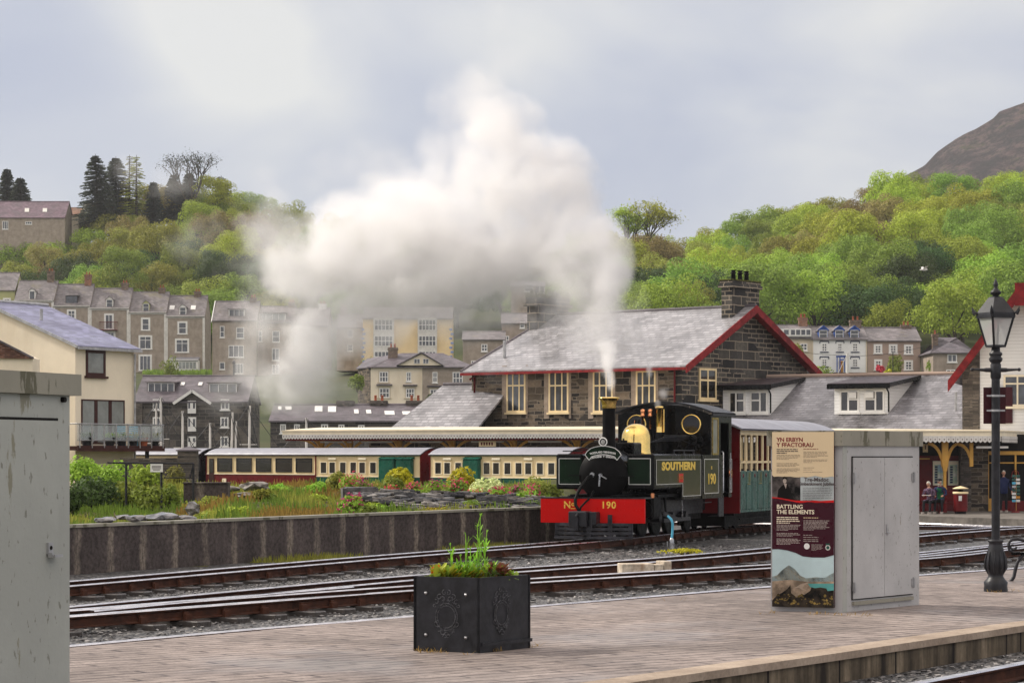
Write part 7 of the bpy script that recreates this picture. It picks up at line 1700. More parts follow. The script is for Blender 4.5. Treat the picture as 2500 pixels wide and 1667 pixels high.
# ---------------------------------------------------------------- trees
def crown_mesh(name, seed, n=3600, rx=4.6, rz=3.9, leaf=.34, lobes=17, mat=None, gap=.0, flat=1.0):
 r = random.Random(seed); mb = MB(); L = []
 for i in range(lobes):
  z = r.uniform(-.6, .97); a = i * 2.399 + r.uniform(-.5, .5); q = math.sqrt(max(0, 1 - z * z)); k = r.uniform(.55, .86)
  L.append((Vector((math.cos(a) * q * rx * k, math.sin(a) * q * rx * k, z * rz * k)), r.uniform(.17, .31) * rx))
 L.append((Vector((0, 0, 0)), rx * .55)); V = []; Fc = []
 w = [l[1] ** 2 for l in L]; tot = sum(w)
 for k in range(n):
  t = r.random() * tot; i = 0
  while t > w[i]: t -= w[i]; i += 1
  c, R_ = L[i]; z = r.uniform(-.45, 1); a = r.uniform(0, 6.283); q = math.sqrt(1 - z * z); d = Vector((math.cos(a) * q, math.sin(a) * q, z * flat))
  p = c + d * R_ * r.uniform(.78, 1.10); nn = (d + Vector((r.uniform(-1, 1), r.uniform(-1, 1), r.uniform(-.4, 1.1))) * .55).normalized()
  x = nn.cross(Vector((r.uniform(-1, 1), r.uniform(-1, 1), r.uniform(-1, 1)))).normalized(); y = nn.cross(x); s = leaf * r.uniform(.55, 1.25); b = len(V)
  V += [p - x * s * .5, p + y * s * .4 + x * s * .1, p + x * s * .6, p - y * s * .45]; Fc.append([b, b + 1, b + 2, b + 3])
 mb.v = V; mb.f = Fc; mb.m = [0] * len(Fc); mb.sm = [False] * len(Fc); return mb.mesh(name, [mat])
def trunk_mesh(h=5.5, seed=0, r0=.28):
 r = random.Random(seed); mb = MB(); mb.tube([(0, 0, -1.5), (r.uniform(-.1, .1), 0, h * .5), (r.uniform(-.3, .3), 0, h)], [r0, r0 * .75, r0 * .5], 7)
 for k in range(6):
  a = k * 1.05 + r.random(); b = Vector((0, 0, h * r.uniform(.55, .95))); e = b + Vector((math.cos(a) * 2.4, math.sin(a) * 2.4, r.uniform(1.2, 2.8))); mb.tube([b, (b + e) / 2 + Vector((0, 0, .3)), e], [r0 * .4, r0 * .28, r0 * .1], 5)
 return mb.mesh('trunk', [M['bark']])
CR = {}; TRK = [trunk_mesh(5.5, i) for i in range(3)]
def get_crown(v, c):
 if (v, c) not in CR: CR[(v, c)] = crown_mesh('crown', 100 + v, mat=LEAF[c], n=8500, leaf=.225, rz=(3.9, 3.4, 4.6, 3.7)[v], lobes=(34, 28, 38, 26)[v])
 return CR[(v, c)]
def tree(x, y, z, v, c, s, label, group, rz=0.0, name='broadleaf_tree', zs=1.0):
 o = empty(name, (x, y, z), rz, label, 'tree', group); o.scale = (s, s, s * zs)
 t = bpy.data.objects.new('trunk', TRK[v % 3]); COL.objects.link(t); t.parent = o
 k = bpy.data.objects.new('crown', get_crown(v, c)); COL.objects.link(k); k.parent = o; k.location = (0, 0, 6.2); return o
CN = {'lime': 'bright lime green', 'mid': 'mid green', 'olive': 'olive green', 'russet': 'russet tinged', 'dark': 'dark green', 'yellow': 'fresh yellow green'}
def woods():
 r = random.Random(21)
 def band(px0, px1, dpx, rows, y_of, pick, where, group, zoff=-1.0, smin=.85, smax=1.2):
  for j in range(rows):
   f = j / (rows - 1)
   px = px0 + (dpx / 2 if j % 2 else 0)
   while px < px1:
    p = px + r.uniform(-.3, .3) * dpx; ff = min(1, max(0, f + r.uniform(-.4, .4) / rows)); Y = y_of(p, ff); x = (p - CX) / F * Y
    c = pick(p, ff, r); tree(x, Y, hill_z(x, Y) + zoff, r.randrange(4), c, r.uniform(smin, smax) * 1.15, f'{CN[c]} broadleaf tree {where}', group + ', ' + CN[c], r.uniform(0, 6.28), zs=r.uniform(.85, 1.1)); px += dpx * (Y and 1)
 def pl(p, f, r):
  if 540 < p < 640 and r.random() < .4: return 'yellow'
  q = noise.noise(Vector((p * .006, f * 3, 2))) + r.uniform(-.35, .35)
  if f > .5: return ('russet', 'olive', 'mid', 'lime')[0 if q < -.28 else 1 if q < .15 else 2 if q < .38 else 3]
  return ('dark', 'mid', 'olive')[0 if q < .02 else 1 if q < .35 else 2]
 band(-60, 700, 88, 9, lambda p, f: lerp_t(T_YB, p) + 10 + (lerp_t(T_YT, p) - lerp_t(T_YB, p) - 12) * f, pl, 'in the wood behind the grey terrace', 'trees in the left hand wood', -2.5, .85, 1.15)
 band(720, 1380, 120, 5, lambda p, f: lerp_t(T_YB, p) + 30 + (lerp_t(T_YT, p) - lerp_t(T_YB, p) - 30) * f, pl, 'on the slope veiled by the steam', 'trees on the slope behind the steam', -2.5, .9, 1.2)
 def pr(p, f, r):
  q = noise.noise(Vector((p * .004, f * 2.6, 7))) * 1.4 + r.uniform(-.4, .4)
  if f < .35: return ('dark', 'mid', 'mid', 'lime', 'lime')[min(4, max(0, int((q + .6) * 4)))]
  return ('russet', 'olive', 'yellow', 'yellow', 'lime', 'mid')[min(5, max(0, int((q + .7) * 4.2)))]
 band(1400, 2580, 118, 16, lambda p, f: lerp_t(T_YB, p) + 12 + (lerp_t(T_YT, p) - lerp_t(T_YB, p) - 8) * f, pr, 'on the wooded hillside right of the steam', 'trees on the right hand hillside', -2.0, .8, 1.15)
woods()
def airy_tree(px, py, Y, s, c, label, n=700, seed=5, dens=.3, pb=None):
 """open crowned tree whose limbs show against the sky"""
 r = random.Random(seed); x = (px - CX) / F * Y; z = hill_z(x, Y); h = H + (CY - py) / F * Y - z
 root = empty('open_crowned_tree', (x, Y, z), 0, label, 'tree'); t = MB(); lv = MB()
 def grow(p, d, L_, rad, dep):
  q = p + d * L_; t.tube([p, (p + q) / 2 + Vector((r.uniform(-.1, .1), 0, r.uniform(-.1, .1))) * L_ * .4, q], [rad, rad * .85, rad * .7], 5, cap=False)
  if dep <= 1:
   for k in range(int(n / 60)):
    e = q + Vector((r.gauss(0, 1), r.gauss(0, 1), r.gauss(0, .7))) * L_ * .38; a = Vector((r.uniform(-1, 1), r.uniform(-1, 1), r.uniform(-1, 1))).normalized(); b = a.cross(Vector((0, 0, 1))).normalized(); w = dens * r.uniform(.6, 1.3); lv.add([e - a * w, e + b * w * .7, e + a * w, e - b * w * .7], [(0, 1, 2, 3)])
  if dep == 0: return
  for k in range(3 if dep > 1 else 2):
   a = r.uniform(0, 6.28) + k * 2.1; sp = r.uniform(.35, .75); nd = (d + Vector((math.cos(a), math.sin(a) * .8, r.uniform(-.05, .35))) * sp).normalized(); grow(q, nd, L_ * r.uniform(.68, .85), rad * .65, dep - 1)
 grow(Vector((0, 0, 0)), Vector((0, 0, 1)), h * .36, h * .022, 4)
 t.build('trunk', [M['bark']], root, fix=False); lv.build('crown', [LEAF[c]], root, fix=False)
airy_tree(1570, 528, 470, 1, 'yellow', 'pale yellow green open crowned tree on the skyline right of the steam', 2400, 5, .20)
airy_tree(1510, 536, 468, 1, 'yellow', 'pale open crowned tree on the skyline touching the edge of the steam', 2400, 8, .20)
airy_tree(465, 392, 505, 1, 'conifer', 'flat topped pine with bare branches on the left skyline', 1300, 11, .17)
def conifer(px, ptop, pbase, Y, wpx, label, seed, c='conifer', sparse=False, lean=0):
 r = random.Random(seed); x = (px - CX) / F * Y; s = Y / F; z0 = H + (CY - pbase) * s; h = (pbase - ptop) * s; w = wpx * s / 2
 root = empty('conifer', (x, Y, z0), 0, label, 'tree'); t = MB(); t.tube([(0, 0, -4), (lean * .5, 0, h * .5), (lean, 0, h)], [.35, .22, .04], 6); t.build('trunk', [M['bark']], root); b = MB(); n = 60 if not sparse else 30
 for i in range(n):
  f = (i + .5) / n; z = h * (.12 + .86 * f); L_ = w * (1 - f) ** (.7 if not sparse else .85) * r.uniform(.7, 1.15) + .3
  for k in range(9 if not sparse else 5):
   a = r.uniform(0, 6.28); d = Vector((math.cos(a), math.sin(a), r.uniform(-.15, .12))).normalized(); p = Vector((lean * (.12 + .86 * f), 0, z))
   m_ = int(7 + L_ * (5 if not sparse else 3))
   for q in range(m_):
    u = (q + r.random()) / m_; e = p + d * L_ * u + Vector((0, 0, -.12 * L_ * u * u)); y = d.cross(Vector((0, 0, 1))).normalized(); ww = (.55 if not sparse else .3) * (1 - u * .6) + .1; sd = r.choice((-1, 1))
    b.add([e, e + d * .45 + y * sd * ww * .3, e + d * .3 + y * sd * ww + Vector((0, 0, -.15)), e + y * sd * ww * .5 + Vector((0, 0, -.08))], [(0, 1, 2, 3)])
 b.build('crown', [LEAF[c]], root, fix=False)
conifer(240, 376, 560, 505, 110, 'tall dark conifer with a leaning tip at the left of the hilltop clump', 1, lean=-.6)
conifer(283, 382, 560, 510, 120, 'broad dark conifer in the middle of the hilltop clump', 2)
conifer(316, 378, 540, 508, 62, 'slender conifer with tiered branches left of its near twin', 3, 'olive', True)
conifer(333, 378, 540, 506, 70, 'slender tiered conifer at the right of the hilltop clump', 4, 'olive', True)
conifer(375, 443, 560, 505, 45, 'small dark conifer between the clump and the flat topped pine', 5)
conifer(425, 424, 560, 507, 70, 'round shouldered dark conifer left of the flat topped pine', 6)
conifer(462, 420, 560, 509, 75, 'dark conifer beneath the flat topped pine', 7)
conifer(540, 428, 560, 512, 95, 'wide cedar behind the yellow green tree on the left skyline', 8, sparse=True)
conifer(17, 410, 560, 515, 70, 'tall dark evergreen behind the hilltop house at the very left', 9)
conifer(50, 432, 560, 513, 75, 'dark rounded evergreen behind the hilltop house roof', 10)
conifer(147, 492, 530, 512, 16, 'tiny conifer beside the brown roofed hilltop house', 11)
for (px, py, Y, s, v, c, lab) in ((250, 500, 512, 1.15, 0, 'russet', 'large russet crowned tree in front of the conifer clump'), (520, 445, 508, 1.1, 2, 'yellow', 'yellow green tree standing highest on the left skyline'), (592, 560, 480, .85, 3, 'yellow', 'bright yellow leaved tree at the edge of the steam'), (110, 600, 485, .9, 1, 'russet', 'bronze leaved tree below the hilltop house'), (300, 620, 440, 1.1, 2, 'mid', 'fresh green tree above the middle of the terrace')):
 x = (px - CX) / F * Y; z = H + (CY - py) / F * Y - 9.0 * s; tree(x, Y, z, v, c, s, lab, None, px)
for (px, py, Y, s, v, c, lab) in ((1998, 690, 330, .8, 2, 'lime', 'narrow bright green tree above the white house'), (2330, 705, 300, 1.25, 0, 'lime', 'big lime green tree behind the bungalow'), (2160, 742, 306, .9, 1, 'lime', 'lime green tree above the brown house'), (1690, 700, 320, .75, 3, 'olive', 'small olive tree left of the three pot chimney')):
 x = (px - CX) / F * Y; z = H + (CY - py) / F * Y - 9.0 * s; tree(x, Y, z, v, c, s, lab, None, px)
# ---------------------------------------------------------------- bushes, garden
def bush(x, y, z, rx, rz, mats, label, n=900, leaf=.07, seed=0, name='shrub', cat='shrub', group=None, flower=None, fn=0, lobes=9, parts='foliage'):
 root = empty(name, (x, y, z), 0, label, cat, group); r = random.Random(seed); L = []
 for i in range(lobes): a = i * 2.4; q = r.uniform(.1, .65); L.append((Vector((math.cos(a) * rx * q, math.sin(a) * rx * q, rz * r.uniform(.25, .75))), r.uniform(.28, .5)))
 def cloud(nm, m, cnt, lf, upb=0.0, out=(.8, 1.1)):
  mb = MB()
  for k in range(cnt):
   c, s = r.choice(L); zz = r.uniform(-.4, 1); a = r.uniform(0, 6.28); q = math.sqrt(1 - zz * zz); d = Vector((math.cos(a) * q, math.sin(a) * q, zz)); p = c + Vector((d.x * rx, d.y * rx, d.z * rz)) * s * r.uniform(*out); p.z = max(.01, p.z + upb)
   nn = (d + Vector((r.uniform(-1, 1), r.uniform(-1, 1), r.uniform(-.5, 1)))).normalized(); x_ = nn.cross(Vector((r.uniform(-1, 1), r.uniform(-1, 1), r.uniform(-1, 1)))).normalized(); y_ = nn.cross(x_); w = lf * r.uniform(.6, 1.3)
   mb.add([p - x_ * w, p + y_ * w * .5, p + x_ * w, p - y_ * w * .5], [(0, 1, 2, 3)])
  mb.build(nm, [m], root, fix=False)
 st = MB()
 for k in range(6): a = k * 1.05; st.tube([(0, 0, -.05), (math.cos(a) * rx * .2, math.sin(a) * rx * .2, rz * .3), (math.cos(a) * rx * .45, math.sin(a) * rx * .45, rz * .6)], [.02, .015, .008], 4)
 st.build('stem', [M['bark']], root, fix=False); cloud(parts, LEAF[mats], n, leaf)
 if flower: cloud('flowers', LEAF[flower], fn, leaf * .8, .04, (.95, 1.25))
 return root
def ground_at(px, Y): x = (px - CX) / F * Y; return x, gz(x, Y)
def bush_px(px, ptop, Y, wpx, mats, label, **k):
 x, z = ground_at(px, Y); top = H + (CY - ptop) / F * Y; return bush(x, Y, z - .03, wpx / F * Y / 2 * 1.15, max(.25, (top - z)) * .93, mats, label, **k)
VG = 'pink valerian clumps in the garden bank'
def garden():
 for i, (px, pt, Y, w, lab) in enumerate(((855, 1160, 66, 70, 'pink valerian clump at the left end of the flower bed'), (885, 1172, 64, 60, 'pink flowering clump just above the slate wall end'), (852, 1208, 51.5, 62, 'lowest pink flowering clump in front of the slate wall'), (1010, 1178, 66, 60, 'pink clump right of the tall golden bush'), (1060, 1172, 67, 50, 'pink spikes beneath the second golden bush'), (1115, 1168, 67, 50, 'pink spikes right of the second golden bush'), (1215, 1188, 62, 60, 'pink clump right of the cream variegated shrub'), (1265, 1180, 66, 55, 'pink clump left of the engine tank'), (1300, 1182, 62, 60, 'pink clump nearest the engine'), (960, 1182, 65, 50, 'small pink clump right of the first golden bush'), (1155, 1196, 62, 44, 'small pink clump low beside the slate wall'), (1240, 1208, 60, 44, 'low pink clump above the right end of the slate wall'))):
  bush_px(px, pt, Y, w, ('fresh', 'mid')[i % 2], lab, n=750, leaf=.05, seed=i, name='flowering_plant', cat='flowering plant', group=VG, flower='pink', fn=230, lobes=9)
 bush_px(975, 1130, 70, 78, 'gold', 'tall golden green bush in front of the guard lookout', n=1100, leaf=.08, seed=31); bush_px(1128, 1144, 70, 72, 'gold', 'golden bush with reddish tips in the middle of the flower bed', n=1100, leaf=.07, seed=32)
 bush_px(1185, 1160, 66, 80, 'cream', 'rounded cream variegated shrub', n=1300, leaf=.055, seed=33, lobes=12); bush_px(1310, 1163, 68, 70, 'olive', 'low dome shaped golden green shrub by the engine', n=1300, leaf=.045, seed=34, lobes=12)
 for i, (px, pt, Y, w, c, lab) in enumerate(((960, 1162, 67, 70, 'mid', 'mid green shrub under the tall golden bush'), (1030, 1188, 63, 60, 'fresh', 'bright green leafy clump above the slate wall'), (1090, 1190, 64, 60, 'mid', 'green clump between the golden bush and slate wall'), (925, 1190, 62, 50, 'fresh', 'fresh green clump at the left end of the slate wall'), (820, 1150, 70, 60, 'olive', 'tall feathery grass like shrub by the maroon coach'), (910, 1186, 64, 46, 'mid', 'round green clump beside the big flat slate'), (1270, 1200, 60, 60, 'fresh', 'fresh green clump above the end of the slate wall'), (900, 1226, 52, 40, 'mid', 'small green plant below the slate wall'), (660, 1196, 60, 34, 'mid', 'small dark green plant on the grassy bank'), (1345, 1175, 68, 60, 'mid', 'green shrub beside the red buffer beam'), (680, 1182, 68, 60, 'fresh', 'fresh green shrub on the crest of the grassy bank'), (770, 1176, 68, 60, 'fresh', 'second fresh green shrub on the crest of the bank'))):
  bush_px(px, pt, Y, w, c, lab, n=800, leaf=.05, seed=40 + i, lobes=9)
 for i, (px, pt, Y, w, c, lab) in enumerate(((200, 1112, 66, 110, 'lime', 'large pale leaved bush next to the grey green cabinet'), (262, 1120, 68, 110, 'lime', 'bright green hedge bush below the balcony'), (350, 1128, 72, 80, 'lime', 'hedge bush behind the railing below the balcony'), (230, 1165, 60, 130, 'dark', 'dark lower part of the hedge by the cabinet'), (300, 1172, 62, 110, 'mid', 'leafy bush in front of the railing'), (410, 1182, 62, 60, 'mid', 'clump with red flowers below the notice'), (175, 1185, 57, 80, 'dark', 'dark bush at the foot of the hedge'), (430, 1138, 78, 60, 'olive', 'scrubby bush behind the railing near the stone pier'), (360, 1188, 60, 80, 'mid', 'green bush on the broken ground left of the bank'), (640, 1190, 60, 50, 'olive', 'olive tuft shrub low on the bank'))):
  bush_px(px, pt, Y, w, c, lab, n=1500, leaf=.06, seed=60 + i, name='hedge_bush', lobes=12, flower='red' if px == 410 else None, fn=20)
 r = random.Random(9); g = MB(); rs = MB(); gr2 = MB(); k = 0
 while k < 22000:
  y = r.uniform(33, 84); px = r.uniform(150, 1345); x = (px - CX) / F * y; d = wall_d(x, y)
  if d < .75 or d > 19: continue
  k += 1; z = gz(x, y); n = noise.noise(Vector((x * .35, y * .2, 5))); h = r.uniform(.05, .15) * (1.9 if noise.noise(Vector((x * 1.3, y * .9, 8))) > .1 else 1); mb = rs if n < -.12 and 430 < px < 900 else (gr2 if n > .12 else g)
  a = r.uniform(0, 6.28); l = Vector((r.uniform(-.06, .06), r.uniform(-.04, .04), 0)); w = .016
  mb.add([(x - w, y, z - .01), (x + w, y, z - .01), (x + l.x + w * .3, y + l.y, z + h), (x + l.x - w * .3, y + l.y, z + h)], [(0, 1, 2, 3)])
 tag(g.build('grass', [LEAF['grass']], fix=False), 'short green grass over the garden bank behind the retaining wall', 'grass', kind='stuff')
 tag(rs.build('ground_cover', [LEAF['rust']], fix=False), 'rust and yellow ground cover on the left part of the garden bank', 'ground cover', kind='stuff')
 tag(gr2.build('long_grass', [LEAF['olive']], fix=False), 'longer yellow green grass tufts on the garden bank', 'grass', kind='stuff')
 w = MB(); k = 0
 for _ in range(6000):
  y = r.uniform(30, 57); t = poly_at([(p.x, p.y) for p in WALL], y); x = t + r.uniform(.02, .9) * (.6 + .4 * r.random()); n = noise.noise(Vector((y * .35, 0, 3)))
  if n < .08 or wall_d(x, y) > -.03: continue
  h = r.uniform(.03, .12) * (1 + n); z = yard_z(y); w.add([(x - .012, y, z), (x + .012, y, z), (x + r.uniform(-.04, .04), y, z + h)], [(0, 1, 2)])
 tag(w.build('weeds', [LEAF['olive']], fix=False), 'weeds and moss along the foot of the retaining wall', 'weeds', kind='stuff')
garden()
bush(*G(1672, 1352, -.2), .55, .10, 'gold', 'flat mossy weed patch beside the ground tap', n=500, leaf=.03, seed=3, name='weed_patch', cat='weeds')
def scatter_clumps():
 r = random.Random(77); k = 0
 while k < 34:
  px = r.uniform(430, 1330); Y = r.uniform(50, 72); x, z = ground_at(px, Y); d = wall_d(x, Y)
  if d < 1.5 or d > 16: continue
  k += 1; c = ('olive', 'mid', 'rust', 'fresh', 'olive', 'gold', 'yellow')[r.randrange(7)]; w = r.uniform(.25, .5)
  bush(x, Y, z - .03, w, r.uniform(.15, .32), c, {'olive': 'olive green', 'mid': 'mid green', 'rust': 'rust coloured', 'fresh': 'fresh green', 'gold': 'golden', 'yellow': 'yellow green'}[c] + ' low clump growing on the garden bank', n=420, leaf=.035, seed=k, name='low_plant', cat='plant', group='low clumps on the garden bank, ' + c, lobes=8)
scatter_clumps()
def slate_wall():
 """dry stone retaining edge of the flower bed"""
 r = random.Random(14); P = [(870, 1195, 60), (960, 1205, 59.5), (1050, 1215, 59.2), (1150, 1215, 59.5), (1240, 1222, 60), (1325, 1228, 60.5)]
 root = None; cnt = 0; stones = []
 for i in range(230):
  t = r.random(); k = t * (len(P) - 1); a, b = P[int(k)], P[min(len(P) - 1, int(k) + 1)]; f = k - int(k); px = a[0] + (b[0] - a[0]) * f; Y = a[2] + (b[2] - a[2]) * f
  stones.append((px, Y, r.random(), t))
 x0, z0 = ground_at(1100, 58.0); root = empty('dry_stone_wall', (x0, 58.0, z0), 0, 'rough dry stone wall of dark slate slabs holding up the flower bed', 'wall')
 mb = MB(); cap = MB()
 for (px, Y, f, t) in stones:
  yt = 1190 + 22 * t + (0 if t > .25 else (0.25 - t) * 20); yb = 1243 - 28 * max(0, .3 - t) / .3
  py = yt + (yb - yt) * f; Yd = Y - 3.2 * f; p = W(px, py, Yd) - root.location; L_ = r.uniform(.15, .5); h = r.uniform(.025, .075); d = r.uniform(.15, .35)
  M_ = Matrix.Translation(p) @ Matrix.Rotation(r.uniform(-.4, .4), 4, 'Z') @ Matrix.Rotation(r.uniform(-.14, .14), 4, 'Y') @ Matrix.Rotation(r.uniform(-.15, .1), 4, 'X')
  mb.bbox(-L_ / 2, L_ / 2, -d / 2, d, -h / 2, h / 2, .008, r.randrange(3), M_)
 SL = [plain('dark slate slab', (.05, .05, .055), .6, var=.3, scale=6), plain('grey slate slab', (.13, .125, .125), .6, var=.3, scale=6), plain('pale slate slab', (.24, .22, .20), .6, var=.3, scale=6)]
 mb.build('slate_slab', SL, root); tag(root.children[0], kind='stuff')
 b = MB(); b.prism([W(px, py, 60.2) - root.location for px, py in ((866, 1193), (866, 1240), (960, 1246), (1150, 1252), (1330, 1250), (1330, 1222), (1240, 1216), (1050, 1205))], (0, 1.2, 0)); b.build('earth_backing', [M['ground']], root)
 for i, (px, py, Y, L_, h, d, lab) in enumerate(((878, 1204, 59, .85, .30, .5, 'big flat topped grey slate block at the left end of the dry stone wall'), (1200, 1222, 58.5, .62, .2, .5, 'square grey block with a flat cap in the dry stone wall'), (960, 1207, 59, .4, .2, .4, 'rounded grey boulder in the dry stone wall'), (1120, 1208, 59.2, .5, .15, .4, 'grey boulder on top of the dry stone wall'))):
  m = MB(); bm = bmesh.new(); bmesh.ops.create_cube(bm, size=1); bmesh.ops.bevel(bm, geom=bm.edges[:], offset=.08, segments=2, affect='EDGES')
  for v in bm.verts: v.co = Vector((v.co.x * L_, v.co.y * d, v.co.z * h)) * (1 + noise.noise(v.co * 3 + Vector((i, 0, 0))) * .15)
  m.bm(bm); o = m.build('rock', [SL[1]], None, W(px, py, Y), r.uniform(-.3, .3)); tag(o, lab, 'rock')
 wet = plain('wet pale rock', (.15, .14, .14), .18, var=.45, scale=5, spec=.8)
 for i, (px, py, Y, L_, lab) in enumerate(((258, 1262, 42.6, .40, 'wet shining rock at the left on the broken ground'), (330, 1258, 43, .4, 'wet shining rock slab behind the left end of the wall'), (302, 1255, 43.5, .3, 'small pale rock beside the shining slab'), (450, 1258, 45.5, .4, 'pale rock close behind the retaining wall'), (395, 1258, 45, .7, 'broad low rock outcrop on the broken ground'), (470, 1235, 50, .3, 'upright pale rock where the grassy bank begins'), (595, 1203, 60, .5, 'flat slate lying on the grassy bank'), (620, 1182, 64, .8, 'long flat slate on the crest of the bank'), (560, 1188, 63, .55, 'pale flat slate at the left crest of the bank'))):
  m = MB(); bm = bmesh.new(); bmesh.ops.create_icosphere(bm, subdivisions=2, radius=1)
  for v in bm.verts: v.co = Vector((v.co.x * L_ / 2, v.co.y * L_ * .45, v.co.z * L_ * (.15 if px != 470 else .5))) * (1 + noise.noise(v.co * 2 + Vector((i * 3, 0, 0))) * .5)
  m.bm(bm); x, z = ground_at(px, Y); o = m.build('rock', [wet if i < 6 else SL[2]], None, (x, Y, max(z + .02, H + (CY - py) / F * Y - .05)), r.uniform(-.5, .5)); tag(o, lab, 'rock')
slate_wall()
for (px, pt, Y, w, c, lab) in ((413, 877, 385, 44, 'mid', 'rounded green bush in front of the end terraced house'), (872, 918, 255, 36, 'mid', 'green bush against the stone side of the villa'), (1055, 965, 250, 30, 'dark', 'dark spiky bush in front of the villa'), (2010, 896, 272, 70, 'mid', 'green bush on the wall below the white house'), (2182, 872, 272, 48, 'mid', 'small round tree in front of the brown house'), (2148, 894, 270, 18, 'pink', 'pink rhododendron left of the small round tree'), (2166, 905, 269, 22, 'gold', 'yellow gorse below the small round tree'), (2282, 878, 276, 42, 'mid', 'palm like shrub beside the bungalow'), (1940, 845, 276, 40, 'olive', 'wispy tree in front of the cream house'), (900, 878, 330, 50, 'lime', 'ivy topped bank left of the villa chimney')):
 x = (px - CX) / F * Y; top = H + (CY - pt) / F * Y; hgt = w / F * Y * 1.1; bush(x, Y, top - hgt, w / F * Y / 2 * 1.2, hgt, c, lab, n=900, leaf=.16, seed=px)
def bank_grass():
 """green strip at the foot of the terrace"""
 r = random.Random(6); mb = MB()
 for _ in range(3500):
  px = r.uniform(350, 520) if r.random() < .6 else r.uniform(470, 680); Y = r.uniform(386, 396); x = (px - CX) / F * Y; z = H + (CY - (915 + r.uniform(-6, 10))) / F * Y; a = r.uniform(0, 6.28)
  mb.add([(x - .3, Y, z - .2), (x + .3, Y, z - .2), (x + r.uniform(-.3, .3), Y + r.uniform(-.3, .3), z + r.uniform(.2, .7))], [(0, 1, 2)])
 tag(mb.build('bank_grass', [LEAF['mid']], fix=False), 'green overgrown bank at the foot of the grey terrace', 'grass', kind='stuff')
bank_grass()
